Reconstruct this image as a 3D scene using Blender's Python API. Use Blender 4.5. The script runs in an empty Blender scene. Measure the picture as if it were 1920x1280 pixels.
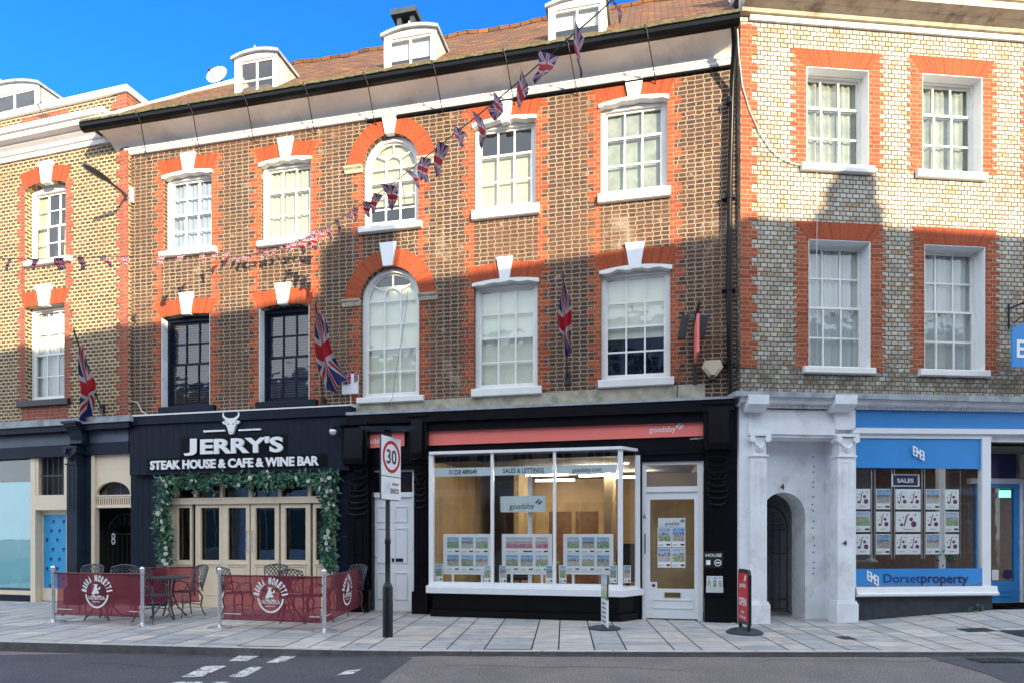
import bpy, bmesh, math, random
from math import sin, cos, pi, sqrt, atan2, floor, radians
from mathutils import Vector
SC = bpy.context.scene
# ------------------------------------------------------------------ camera, world, sun, exposure
FPX, EYE, HY = 1200.0, 1.5, 1000.0        # focal length in photo pixels, eye height, horizon row
cam = bpy.data.cameras.new('camera'); camo = bpy.data.objects.new('camera', cam)
SC.collection.objects.link(camo); SC.camera = camo
camo.location = (0, 0, EYE); camo.rotation_euler = (pi/2, 0, 0)
cam.sensor_width = 36; cam.lens = 36*FPX/1920; cam.shift_y = (HY-640)/1920
cam.clip_start = .05; cam.clip_end = 600
SUN = Vector((-.5, 1, -.27)).normalized()   # the way the light travels
w = bpy.data.worlds.new('World'); SC.world = w; w.use_nodes = True
nt = w.node_tree
sky = nt.nodes.new('ShaderNodeTexSky'); sky.sky_type = 'NISHITA'; sky.sun_disc = False
sky.sun_elevation = math.asin(-SUN.z); sky.sun_rotation = atan2(-SUN.x, -SUN.y)
sky.air_density = 1.0; sky.dust_density = .25; sky.ozone_density = 2.6; sky.altitude = 60
nt.nodes['Background'].inputs[1].default_value = .15
# the clear sky, deep blue away from the sun; bright broken cloud overhead and behind the camera
def wn(ty, **k):
    x = nt.nodes.new(ty)
    for q, v in k.items(): setattr(x, q, v)
    return x
def wmath(op_, a, b=0., c=0.):
    x = wn('ShaderNodeMath', operation=op_)
    for i_, v in enumerate((a, b, c)):
        if hasattr(v, 'links'): nt.links.new(v, x.inputs[i_])
        else: x.inputs[i_].default_value = v
    return x.outputs[0]
tint = wn('ShaderNodeMix', data_type='RGBA', blend_type='MULTIPLY'); tint.inputs[0].default_value = 1; tint.inputs[7].default_value = (.07, .36, .79, 1)
nt.links.new(sky.outputs[0], tint.inputs[6])
wtc = wn('ShaderNodeTexCoord'); wsp = wn('ShaderNodeSeparateXYZ'); nt.links.new(wtc.outputs['Generated'], wsp.inputs[0])
wno = wn('ShaderNodeTexNoise'); wno.inputs['Scale'].default_value = 2.6; wno.inputs['Detail'].default_value = 7; nt.links.new(wtc.outputs['Generated'], wno.inputs['Vector'])
front = wmath('MULTIPLY_ADD', wsp.outputs[1], -1.6, 1.1)                 # fades out towards the north horizon
msk = wn('ShaderNodeMapRange'); nt.links.new(wmath('ADD', wno.outputs['Fac'], wmath('MULTIPLY', front, .30)), msk.inputs[0]); msk.inputs[1].default_value = .60; msk.inputs[2].default_value = .78
zen = wn('ShaderNodeMapRange'); nt.links.new(wsp.outputs[1], zen.inputs[0]); zen.inputs[1].default_value = .62; zen.inputs[2].default_value = .30
clf = wmath('MULTIPLY', msk.outputs[0], zen.outputs[0])
cld = wn('ShaderNodeMix', data_type='RGBA'); nt.links.new(clf, cld.inputs[0]); nt.links.new(tint.outputs[2], cld.inputs[6]); cld.inputs[7].default_value = (2.9, 3.3, 3.8, 1)
nt.links.new(cld.outputs[2], nt.nodes['Background'].inputs[0])
sl = bpy.data.lights.new('sun', 'SUN'); sl.energy = 2.8; sl.angle = radians(.55); sl.color = (1, .82, .57)
so = bpy.data.objects.new('sun', sl); SC.collection.objects.link(so)
so.rotation_euler = SUN.to_track_quat('-Z', 'Y').to_euler(); so.location = (14, -28, 20)
SC.view_settings.view_transform = 'Standard'; SC.view_settings.look = 'None'
SC.view_settings.exposure = 2.05; SC.view_settings.gamma = 1
SC.cycles.max_bounces = 8; SC.cycles.transparent_max_bounces = 16
try: SC.cycles.use_denoising = True
except Exception: pass
random.seed(7)
# ------------------------------------------------------------------ frames and mesh helpers
class Frame:
    """Upright plane: local X runs along it, local Y into it (away from the street), Z up."""
    def __init__(s, o, ang, z=0):
        s.o, s.a, s.z = o, ang, z
        s.u = (cos(ang), sin(ang)); s.v = (-sin(ang), cos(ang))
    def px(s, x, y, off=0):
        ox, oy = s.o; r = ((x-960)/FPX, 1)
        t = (-off+ox*s.v[0]+oy*s.v[1])/(r[0]*s.v[0]+r[1]*s.v[1])
        return ((t*r[0]-ox)*s.u[0]+(t-oy)*s.u[1], EYE+t*(HY-y)/FPX-s.z)
    def s(s_, x, off=0): return s_.px(x, 500, off)[0]
    def w(s, p): return (s.o[0]+p[0]*s.u[0]+p[1]*s.v[0], s.o[1]+p[0]*s.u[1]+p[1]*s.v[1], s.z+p[2])
    def rect(s, x0, yt, x1, yb, off=0):
        xm, ym = (x0+x1)/2, (yt+yb)/2
        return s.px(x0, ym, off)[0], s.px(x1, ym, off)[0], s.px(xm, yb, off)[1], s.px(xm, yt, off)[1]
W0 = Frame((0, 0), 0)
def ray(x, y, Y): return ((x-960)/FPX*Y, Y, EYE+Y*(HY-y)/FPX)    # point at depth Y seen at photo pixel x, y
INFO = {}
def setp(o, label=None, cat=None, group=None, kind=None):
    if label: o['label'] = label
    if cat: o['category'] = cat
    if group: o['group'] = group
    if kind: o['kind'] = kind
    return o
def thing(name, label, cat, F=W0, at=(0, 0, 0), group=None):
    o = bpy.data.objects.new(name, None); SC.collection.objects.link(o)
    o.empty_display_size = .1
    o.location = F.w(at); o.rotation_euler = (0, 0, F.a); INFO[o.name] = (F, at)
    return setp(o, label, cat, group)
def copy_tree(o, parent=None):
    c = o.copy(); SC.collection.objects.link(c); c.parent = parent
    if o.name in INFO: INFO[c.name] = INFO[o.name]
    for ch in list(o.children): copy_tree(ch, c)
    return c
class MB:
    def __init__(s): s.v, s.f, s.m, s.uv = [], [], [], {}
    def face(s, pts, m=0, uv=None):
        b = len(s.v); s.v += [tuple(p) for p in pts]; s.f.append(list(range(b, b+len(pts)))); s.m.append(m)
        if uv: s.uv[len(s.f)-1] = uv
    def idx(s, verts, faces, m=0):
        b = len(s.v); s.v += [tuple(p) for p in verts]
        for f in faces: s.f.append([b+i for i in f]); s.m.append(m)
    def box(s, a, b, y0, y1, c, d, m=0): s.slab(a, b, y0, y1, c, d, c, d, m)
    def slab(s, a, b, y0, y1, c0, d0, c1, d1, m=0):
        v = [(a, y0, c0), (b, y0, c1), (b, y1, c1), (a, y1, c0), (a, y0, d0), (b, y0, d1), (b, y1, d1), (a, y1, d0)]
        s.idx(v, [(0, 1, 5, 4), (1, 2, 6, 5), (2, 3, 7, 6), (3, 0, 4, 7), (4, 5, 6, 7), (3, 2, 1, 0)], m)
    def pbox(s, F, x0, yt, x1, yb, off, dep, m=0):
        a, b, c, d = F.rect(x0, yt, x1, yb, off); s.box(a, b, -off, -off+dep, c, d, m)
    def pslab(s, F, L, R, off, dep, m=0):
        a, d0 = F.px(L[0], L[1], off); c0 = F.px(L[0], L[2], off)[1]
        b, d1 = F.px(R[0], R[1], off); c1 = F.px(R[0], R[2], off)[1]
        s.slab(a, b, -off, -off+dep, c0, d0, c1, d1, m)
    def prism(s, pts, y0, y1, m=0):
        """outline in x, z given anticlockwise seen from the street"""
        n = len(pts); v = [(p[0], y0, p[1]) for p in pts]+[(p[0], y1, p[1]) for p in pts]
        s.idx(v, [tuple(range(n)), tuple(range(2*n-1, n-1, -1))]+[(i, i+n, (i+1) % n+n, (i+1) % n) for i in range(n)], m)
    def sweep(s, prof, a, b, m=0, dz=0):
        """profile of (off, z) swept along x from a to b, ends closed"""
        n = len(prof); v = [(a, -p[0], p[1]) for p in prof]+[(b, -p[0], p[1]+dz) for p in prof]
        s.idx(v, [(i, i+1, i+1+n, i+n) for i in range(n-1)]+[tuple(range(n-1, -1, -1)), tuple(range(n, 2*n))], m)
    def arc(s, cx, cz, r0, r1, a0, a1, n, y0, y1, m=0, e=1):
        for i in range(n):
            t, q = a0+(a1-a0)*i/n, a0+(a1-a0)*(i+1)/n
            P = [(cx+r0*cos(t), cz+e*r0*sin(t)), (cx+r1*cos(t), cz+e*r1*sin(t)), (cx+r1*cos(q), cz+e*r1*sin(q)), (cx+r0*cos(q), cz+e*r0*sin(q))]
            s.prism(P, y0, y1, m)
    def bar(s, p, q, w_, y0, y1, m=0):
        dx, dz = q[0]-p[0], q[1]-p[1]; l = sqrt(dx*dx+dz*dz) or 1; nx, nz = -dz/l*w_/2, dx/l*w_/2
        s.prism([(p[0]-nx, p[1]-nz), (q[0]-nx, q[1]-nz), (q[0]+nx, q[1]+nz), (p[0]+nx, p[1]+nz)], y0, y1, m)
    def tube(s, pts, r, n=6, m=0, closed=False):
        P = [Vector(p) for p in pts]; rr = r if isinstance(r, (list, tuple)) else [r]*len(P); b = len(s.v); k = len(P)
        up = Vector((0.13, .21, 1)).normalized()
        for i, p in enumerate(P):
            d = (P[min(i+1, k-1)]-P[max(i-1, 0)])
            d = d.normalized() if d.length else Vector((0, 0, 1))
            x = d.cross(up); x = x.normalized() if x.length > 1e-3 else Vector((1, 0, 0)); y = d.cross(x)
            for j in range(n):
                t = 2*pi*j/n; s.v.append(tuple(p+x*rr[i]*cos(t)+y*rr[i]*sin(t)))
        for i in range(k-1):
            for j in range(n):
                s.f.append([b+i*n+j, b+i*n+(j+1) % n, b+(i+1)*n+(j+1) % n, b+(i+1)*n+j]); s.m.append(m)
        s.f.append([b+j for j in range(n)][::-1]); s.m.append(m)
        s.f.append([b+(k-1)*n+j for j in range(n)]); s.m.append(m)
    def lathe(s, prof, c=(0, 0, 0), n=20, m=0, sx=1, sy=1):
        b = len(s.v)
        for r, z in prof:
            for j in range(n): t = 2*pi*j/n; s.v.append((c[0]+r*sx*cos(t), c[1]+r*sy*sin(t), c[2]+z))
        for i in range(len(prof)-1):
            for j in range(n):
                s.f.append([b+i*n+j, b+i*n+(j+1) % n, b+(i+1)*n+(j+1) % n, b+(i+1)*n+j]); s.m.append(m)
        s.f.append([b+j for j in range(n)][::-1]); s.m.append(m)
        k = len(prof)-1; s.f.append([b+k*n+j for j in range(n)]); s.m.append(m)
    def grid(s, nu, nv, fn, m=0):
        """fn(u, v) for u, v in 0..1, with uv kept"""
        P = [[fn(i/nu, j/nv) for i in range(nu+1)] for j in range(nv+1)]
        for j in range(nv):
            for i in range(nu):
                s.face([P[j][i], P[j][i+1], P[j+1][i+1], P[j+1][i]], m, [(i/nu, j/nv), ((i+1)/nu, j/nv), ((i+1)/nu, (j+1)/nv), (i/nu, (j+1)/nv)])
    def text(s, string, a, b, za, zb, h, y, dep=.004, bold=0., m=0):
        """letters fitted between x=a..b with the base line from za to zb and cap height h, faces at y"""
        V, Fc = glyphs(string, bold)
        x0 = min(p[0] for p in V); x1 = max(p[0] for p in V); k = (b-a)/(x1-x0); kh = h/.73
        if string.upper() == string:
            y0 = min(p[1] for p in V); y1 = max(p[1] for p in V); V = [(p[0], p[1]-y0) for p in V]; kh = h/(y1-y0)
        T = lambda p, yy: (a+(p[0]-x0)*k, yy, za+(zb-za)*(p[0]-x0)/(x1-x0)+p[1]*kh)
        n = len(V)
        from collections import Counter
        s.idx([T(p, y) for p in V], Fc, m)
        if dep > .006:
            ec = {}
            for f in Fc:
                for i in range(len(f)):
                    e = (f[i], f[(i+1) % len(f)]); ec[e] = 1
            rim = [e for e in ec if (e[1], e[0]) not in ec]
            s.idx([T(p, y) for p in V]+[T(p, y+dep) for p in V], [(q, p, p+n, q+n) for p, q in rim], m)
    def ptext(s, F, string, L, R, off, dep=.004, bold=0., m=0):
        """L = (x, y cap top, y base line) in photo pixels, R = (x, y base line)"""
        a, z1 = F.px(L[0], L[1], off); za = F.px(L[0], L[2], off)[1]; b, zb = F.px(R[0], R[1], off)
        s.text(string, a, b, za, zb, z1-za, -off, dep, bold, m)
    def build(s, name, mat, parent=None, F=W0, at=None, smooth=False, merge=True, label=None):
        if parent is not None: F, org = INFO[parent.name]
        else: org = at or (0, 0, 0)
        me = bpy.data.meshes.new(name)
        me.from_pydata([(p[0]-org[0], p[1]-org[1], p[2]-org[2]) for p in s.v], [], s.f)
        for mm in (mat if isinstance(mat, (list, tuple)) else [mat]): me.materials.append(mm)
        me.polygons.foreach_set('material_index', s.m)
        if s.uv:
            ul = me.uv_layers.new(name='UVMap')
            for i, pl in enumerate(me.polygons):
                if i in s.uv:
                    for k, li in enumerate(pl.loop_indices): ul.data[li].uv = s.uv[i][k]
        if merge:
            bm = bmesh.new(); bm.from_mesh(me); bmesh.ops.remove_doubles(bm, verts=bm.verts, dist=1e-5)
            bm.to_mesh(me); bm.free()
        if smooth:
            me.polygons.foreach_set('use_smooth', [True]*len(me.polygons))
            try: me.set_sharp_from_angle(angle=radians(42))
            except Exception: pass
        me.update()
        o = bpy.data.objects.new(name, me); SC.collection.objects.link(o)
        if parent is not None: o.parent = parent
        else: o.location = F.w(org); o.rotation_euler = (0, 0, F.a)
        INFO[o.name] = (F, org)
        if label: o['label'] = label
        return o
GL = {}
def glyphs(string, bold):
    key = (string, bold)
    if key not in GL:
        cu = bpy.data.curves.new('t', 'FONT'); cu.body = string; cu.offset = bold; cu.resolution_u = 3; cu.fill_mode = 'FRONT'
        ob = bpy.data.objects.new('t', cu); SC.collection.objects.link(ob)
        me = ob.evaluated_get(bpy.context.evaluated_depsgraph_get()).to_mesh()
        bm = bmesh.new(); bm.from_mesh(me); bmesh.ops.remove_doubles(bm, verts=bm.verts, dist=1e-5)
        V = [(v.co.x, v.co.y) for v in bm.verts]; Fc = [[v.index for v in f.verts] for f in bm.faces]
        Fc = [f if sum(V[f[i]][0]*V[f[(i+1) % len(f)]][1]-V[f[(i+1) % len(f)]][0]*V[f[i]][1] for i in range(len(f))) > 0 else f[::-1] for f in Fc]
        bm.free(); GL[key] = (V, Fc); bpy.data.objects.remove(ob)
    return GL[key]
def box1(name, mat, parent, *a):
    m = MB(); m.box(*a); return m.build(name, mat, parent)
def tag(o, label, cat, group=None, kind=None): return setp(o, label, cat, group, kind)
# ------------------------------------------------------------------ materials
def new(name):
    m = bpy.data.materials.new(name); m.use_nodes = True; t = m.node_tree
    return m, t, t.nodes['Principled BSDF']
class NT:
    def __init__(s, t): s.t = t
    def n(s, ty, **k):
        x = s.t.nodes.new(ty)
        for a, b in k.items(): setattr(x, a, b)
        return x
    def l(s, a, b): s.t.links.new(a, b)
    def put(s, sock, v):
        if hasattr(v, 'links') or hasattr(v, 'is_output'): s.l(v, sock)
        else: sock.default_value = v
    def m(s, op, a, b=0., c=0.):
        x = s.n('ShaderNodeMath', operation=op)
        for i, v in enumerate((a, b, c)): s.put(x.inputs[i], v)
        return x.outputs[0]
    def mix(s, f, a, b, mode='MIX'):
        x = s.n('ShaderNodeMix', data_type='RGBA', blend_type=mode)
        s.put(x.inputs[0], f); s.put(x.inputs[6], a if not isinstance(a, tuple) else (*a, 1)[:4]); s.put(x.inputs[7], b if not isinstance(b, tuple) else (*b, 1)[:4])
        return x.outputs[2]
    def noise(s, vec, sc, det=3, rough=.55):
        x = s.n('ShaderNodeTexNoise'); x.inputs['Scale'].default_value = sc; x.inputs['Detail'].default_value = det; x.inputs['Roughness'].default_value = rough
        if vec is not None: s.l(vec, x.inputs['Vector'])
        return x.outputs['Fac']
    def ramp(s, f, stops, const=False):
        x = s.n('ShaderNodeValToRGB'); r = x.color_ramp
        if const: r.interpolation = 'CONSTANT'
        while len(r.elements) < len(stops): r.elements.new(.5)
        for e, (p, c) in zip(r.elements, stops): e.position = p; e.color = (*c, 1) if len(c) == 3 else c
        s.l(f, x.inputs[0]); return x.outputs[0]
    def step(s, v, a, b):
        x = s.n('ShaderNodeMapRange', clamp=True); s.put(x.inputs[0], v); x.inputs[1].default_value = a; x.inputs[2].default_value = b
        return x.outputs[0]
    def bump(s, h, strength, dist, bsdf):
        x = s.n('ShaderNodeBump'); x.inputs['Strength'].default_value = strength; x.inputs['Distance'].default_value = dist
        s.l(h, x.inputs['Height']); s.l(x.outputs[0], bsdf.inputs['Normal'])
def pm(name, col, rough=.6, metal=0., var=.12, scale=6., bump=.15, dirt=None, spec=None, bs=60.):
    """plain painted or stone surface with uneven tone and fine grain"""
    m, t, b = new(name); N = NT(t); tc = N.n('ShaderNodeTexCoord').outputs['Object']
    n1 = N.noise(tc, scale, 5); n2 = N.noise(tc, bs, 3)
    lo = tuple(max(0, c*(1-var)) for c in col); hi = tuple(min(1, c*(1+var)) for c in col)
    c = N.ramp(n1, [(.3, lo), (.7, hi)])
    if dirt:
        d = N.step(N.noise(tc, dirt[2] if len(dirt) > 2 else 2.2, 8, .7), .52, .72)
        c = N.mix(N.m('MULTIPLY', d, dirt[1]), c, dirt[0])
    N.l(c, b.inputs['Base Color']); b.inputs['Metallic'].default_value = metal
    r = N.step(n1, 0, 1); N.l(N.m('MULTIPLY_ADD', r, .15, rough-.07), b.inputs['Roughness'])
    if spec is not None: b.inputs['Specular IOR Level'].default_value = spec
    if bump: N.bump(n2, bump, .004, b)
    return m
def brick(name, stretch, head, mortar, P=.34, S=.225, h=.075, mw=.013, patch=(.62, .75, .5), jit=.006, grime=.35, bumpd=.008, hfl=.0):
    m, t, b = new(name); N = NT(t); tc = N.n('ShaderNodeTexCoord').outputs['Object']
    sp = N.n('ShaderNodeSeparateXYZ'); N.l(tc, sp.inputs[0])
    j1 = N.m('MULTIPLY', N.m('SUBTRACT', N.noise(tc, 9, 2), .5), jit*4); j2 = N.m('MULTIPLY', N.m('SUBTRACT', N.noise(tc, 6.3, 2), .5), jit*3)
    u = N.m('ADD', N.m('ADD', sp.outputs[0], sp.outputs[1]), N.m('ADD', j1, 50.)); z = N.m('ADD', sp.outputs[2], N.m('ADD', j2, 50.))
    row = N.m('FLOOR', N.m('DIVIDE', z, h)); fz = N.m('SUBTRACT', z, N.m('MULTIPLY', row, h))
    off = N.m('MULTIPLY', N.m('MODULO', row, 2.), P/2); us = N.m('DIVIDE', N.m('ADD', u, off), P)
    ui = N.m('FLOOR', us); tt = N.m('MULTIPLY', N.m('SUBTRACT', us, ui), P)
    ish = N.m('GREATER_THAN', tt, S) if S < P else None
    d = N.m('MINIMUM', tt, N.m('SUBTRACT', P, tt))
    if ish: d = N.m('MINIMUM', d, N.m('ABSOLUTE', N.m('SUBTRACT', tt, S)))
    d = N.m('MINIMUM', d, N.m('MINIMUM', fz, N.m('SUBTRACT', h, fz)))
    d = N.m('ADD', d, N.m('MULTIPLY', N.m('SUBTRACT', N.noise(tc, 40, 3), .5), .010))
    mask = N.step(d, mw/2-.0015, mw/2+.0025)                     # 1 on the brick
    idn = N.m('ADD', N.m('MULTIPLY', ui, 2.), ish if ish else 0.)
    cv = N.n('ShaderNodeCombineXYZ'); N.l(idn, cv.inputs[0]); N.l(row, cv.inputs[1])
    wn = N.n('ShaderNodeTexWhiteNoise', noise_dimensions='3D'); N.l(cv.outputs[0], wn.inputs['Vector']); rv = wn.outputs['Value']
    rv = N.m('ADD', N.m('MULTIPLY', rv, .75), N.m('MULTIPLY', N.noise(tc, .9, 3), .3))
    k = len(stretch); c = N.ramp(rv, [(i/max(1, k-1)*.9+.05, q) for i, q in enumerate(stretch)])
    if ish:
        k = len(head); c = N.mix(ish, c, N.ramp(rv, [(i/max(1, k-1)*.9+.05, q) for i, q in enumerate(head)]))
    fn = N.step(N.noise(tc, 55, 4, .7), .3, .75); c = N.mix(.55, c, N.mix(fn, (.55, .55, .55), (1.35, 1.3, 1.25)), 'MULTIPLY')
    pt = N.step(N.noise(tc, 5.5, 7, .72), patch[0], patch[1]); mort = N.mix(N.step(N.noise(tc, 2, 5), .3, .8), mortar, tuple(q*.72 for q in mortar))
    c = N.mix(mask, mort, c); c = N.mix(N.m('MULTIPLY', pt, patch[2]), c, mortar)
    g = N.step(N.noise(tc, 1.1, 7, .65), .45, .75); c = N.mix(N.m('MULTIPLY', g, grime), c, tuple(q*.35 for q in stretch[0]), 'MIX')
    if name.startswith('grey'):            # soot and damp stains at the corner and over the shop cornice
        s1_ = N.m('MULTIPLY', N.step(sp.outputs[0], .75, .05), N.step(sp.outputs[2], 6.6, 4.6)); s2_ = N.step(sp.outputs[2], 4.75, 4.35)
        sm = N.m('MULTIPLY', N.m('MAXIMUM', s1_, s2_), N.step(N.noise(tc, 4.5, 6, .7), .36, .6)); c = N.mix(N.m('MULTIPLY', sm, .75), c, (.075, .062, .04))
    if name.startswith('brown'):           # paler limewashed and redder repaired areas
        c = N.mix(N.m('MULTIPLY', N.step(N.noise(tc, .55, 4, .6), .5, .62), .25), c, (.22, .105, .055)); c = N.mix(N.m('MULTIPLY', N.step(N.noise(tc, .8, 6, .7), .60, .68), .30), c, (.55, .48, .36))
    N.l(c, b.inputs['Base Color']); b.inputs['Roughness'].default_value = .88
    N.bump(N.m('ADD', mask, N.m('MULTIPLY', fn, .35)), .9, bumpd, b)
    return m
M = {}
M['brickC'] = brick('brown_brick', [(.098, .049, .030), (.052, .029, .024), (.128, .063, .035), (.074, .039, .029), (.17, .070, .034)], [(.036, .026, .027), (.054, .034, .029), (.072, .044, .030)], (.41, .315, .21), P=.285, S=.16, mw=.0155, jit=.011, patch=(.59, .66, .8))
M['brickL'] = brick('dark_header_brick', [(.075, .05, .03), (.12, .075, .04), (.05, .038, .03), (.20, .11, .05), (.06, .05, .035)], [(.055, .04, .04), (.08, .055, .045), (.05, .036, .038)], (.60, .47, .29), P=.145, S=.145, h=.077, mw=.026, jit=.010, patch=(.62, .72, .6))
M['brickR'] = brick('grey_header_brick', [(.17, .14, .11), (.46, .41, .32), (.55, .51, .42), (.34, .31, .26), (.57, .53, .45), (.38, .27, .15), (.49, .46, .39), (.60, .57, .50), (.27, .20, .12)], [(.4, .4, .4)], (.075, .064, .052), P=.118, S=.118, h=.078, jit=.009, mw=.014, patch=(.8, .95, .1), grime=.45)
M['red'] = brick('red_brick', [(.36, .070, .025), (.25, .05, .02), (.44, .10, .035), (.30, .062, .025)], [(.26, .05, .025), (.40, .10, .04)], (.50, .34, .20), mw=.009, patch=(.68, .8, .3), grime=.4)
M['redflat'] = brick('old_red_brick', [(.34, .09, .05), (.27, .065, .04), (.40, .12, .06)], [(.22, .06, .04), (.3, .08, .05)], (.42, .28, .20), mw=.009, patch=(.6, .8, .3))
def gauged():
    m, t, b = new('gauged_red_brick'); N = NT(t); tc = N.n('ShaderNodeTexCoord').outputs['Object']; uv = N.n('ShaderNodeTexCoord').outputs['UV']
    sp = N.n('ShaderNodeSeparateXYZ'); N.l(uv, sp.inputs[0]); f = N.m('FRACT', sp.outputs[0]); g = N.m('FRACT', N.m('ADD', N.m('MULTIPLY', sp.outputs[1], 2.), N.m('MULTIPLY', N.m('FLOOR', sp.outputs[0]), .5)))
    e = N.m('MINIMUM', N.m('MINIMUM', f, N.m('SUBTRACT', 1., f)), N.m('MULTIPLY', N.m('MINIMUM', g, N.m('SUBTRACT', 1., g)), 2.))
    mk = N.step(e, .03, .09); wn = N.n('ShaderNodeTexWhiteNoise', noise_dimensions='1D'); N.l(N.m('FLOOR', sp.outputs[0]), wn.inputs['W'])
    c = N.ramp(wn.outputs['Value'], [(0, (.32, .050, .013)), (.5, (.38, .066, .016)), (1, (.27, .040, .011))])
    c = N.mix(.5, c, N.mix(N.noise(tc, 25, 5), (.5, .5, .5), (1.3, 1.2, 1.1)), 'MULTIPLY'); c = N.mix(mk, (.30, .095, .04), c)
    N.l(c, b.inputs['Base Color']); b.inputs['Roughness'].default_value = .85; N.bump(mk, .5, .004, b); return m
M['gauged'] = gauged()
M['white'] = pm('white_paint', (.78, .77, .74), .45, var=.06, dirt=((.42, .38, .30), .35, 3.))
M['whiteclean'] = pm('clean_white_paint', (.80, .81, .82), .35, var=.03, bump=.04)
M['bluewhite'] = pm('weathered_white_paint', (.80, .82, .84), .5, var=.08, scale=3, dirt=((.34, .30, .24), .5, 2.4))
M['cream'] = pm('cream_paint', (.80, .66, .47), .45, var=.04, bump=.05)
M['navy'] = pm('navy_paint', (.0065, .011, .026), .5, var=.3, bump=.06, spec=.2)
M['navyL'] = pm('faded_navy_paint', (.012, .020, .036), .5, spec=.25, var=.4, scale=3, bump=.08)
M['slate'] = pm('grey_blue_fascia_paint', (.085, .115, .15), .45, var=.25, scale=2.5)
M['black'] = pm('black_gloss_paint', (.0035, .0035, .0045), .3, var=.3, bump=.05, spec=.22)
M['blacki'] = pm('black_iron', (.012, .012, .014), .4, var=.3)
M['stone'] = pm('stained_stone', (.40, .36, .27), .9, var=.2, scale=7, bump=.5, dirt=((.10, .095, .075), .9, 3.2))
M['cornstone'] = pm('weathered_cornice_stone', (.52, .46, .34), .9, var=.2, scale=5, bump=.5, dirt=((.10, .085, .06), .85, 2.6))
M['plaster'] = pm('grey_cove_plaster', (.84, .80, .72), .85, var=.08, scale=1.6, dirt=((.40, .34, .26), .5, 1.3))
M['lead'] = pm('lead_sheet', (.30, .33, .36), .55, var=.3, scale=5, bump=.3, dirt=((.12, .12, .12), .6, 3))
M['moss'] = pm('mossy_tile_edge', (.10, .095, .045), .95, var=.5, scale=14, bump=.8)
M['coral'] = pm('coral_sign_panel', (.92, .21, .17), .35, var=.06, scale=1.2, bump=.02)
M['signwhite'] = pm('white_lettering', (.85, .85, .84), .4, var=.02, bump=0)
M['blue'] = pm('sky_blue_sign_paint', (.030, .25, .62), .4, var=.05, scale=2, bump=.03)
M['navytxt'] = pm('dark_navy_lettering', (.02, .015, .09), .4, var=.05, bump=0)
M['darkgrey'] = pm('dark_grey_lettering', (.03, .03, .035), .5, var=.05, bump=0)
M['cyan'] = pm('pale_cyan_window_film', (.30, .66, .74), .25, var=.05, scale=1.2, bump=0)
M['film'] = pm('blue_window_film', (.03, .34, .66), .3, var=.06, bump=0)
M['chrome'] = pm('polished_steel', (.72, .73, .75), .25, .75, var=.06, bump=0)
M['zinc'] = pm('cast_metal', (.085, .10, .115), .42, .6, var=.25, scale=20)
M['pole'] = pm('black_pole_paint', (.006, .007, .010), .42, var=.3, bump=.1)
M['rubber'] = pm('black_rubber', (.035, .045, .055), .6, var=.3)
M['signred'] = pm('red_sign_face', (.50, .015, .02), .4, var=.06, bump=0)
M['grey'] = pm('light_grey_plastic', (.55, .56, .57), .45, var=.05, bump=0)
M['cable'] = pm('white_cable', (.62, .60, .55), .5, var=.1, bump=0)
M['yellowbox'] = pm('yellowed_plastic', (.62, .57, .40), .4, var=.08, bump=0)
M['blind'] = pm('cream_roller_blind', (.80, .80, .66), .8, var=.05, scale=2, bump=.03)
M['blindw'] = pm('white_curtain', (.52, .54, .52), .85, var=.05, scale=3, bump=.03)
M['dimcream'] = pm('sun_dimmed_cream_blind', (.46, .44, .31), .85, var=.12, scale=3, bump=.03)  # cream blind again, its colour darkened to offset direct sun on the upper floor
M['bluecurt'] = pm('blue_grey_curtain', (.24, .29, .36), .85, var=.2, scale=4, bump=.03)
M['greencurt'] = pm('pale_green_curtain', (.40, .43, .30), .85, var=.15, scale=3, bump=.03)
M['grnet'] = pm('grey_net_curtain', (.23, .255, .22), .85, var=.3, scale=5, bump=.05)
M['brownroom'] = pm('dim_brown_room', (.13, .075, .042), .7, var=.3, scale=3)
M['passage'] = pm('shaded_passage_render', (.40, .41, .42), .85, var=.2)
M['cheek'] = pm('weathered_dormer_cheek', (.50, .49, .43), .7, var=.2, scale=3, dirt=((.22, .20, .15), .7, 2.6))
M['slat'] = pm('brown_timber_slats', (.20, .095, .045), .5, var=.25, scale=8)
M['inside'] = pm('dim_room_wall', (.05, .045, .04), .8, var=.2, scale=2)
M['tan'] = pm('tan_timber_lining', (.50, .36, .19), .6, var=.25, scale=1.5, bump=.05)
M['tanfloor'] = pm('brown_carpet', (.10, .07, .05), .9, var=.2)
M['ceil'] = pm('grey_ceiling', (.16, .15, .13), .8, var=.1)
M['shadow'] = pm('dark_void_paint', (.012, .012, .012), .9, var=.2, bump=0)
M['asphalt'] = None
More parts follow.
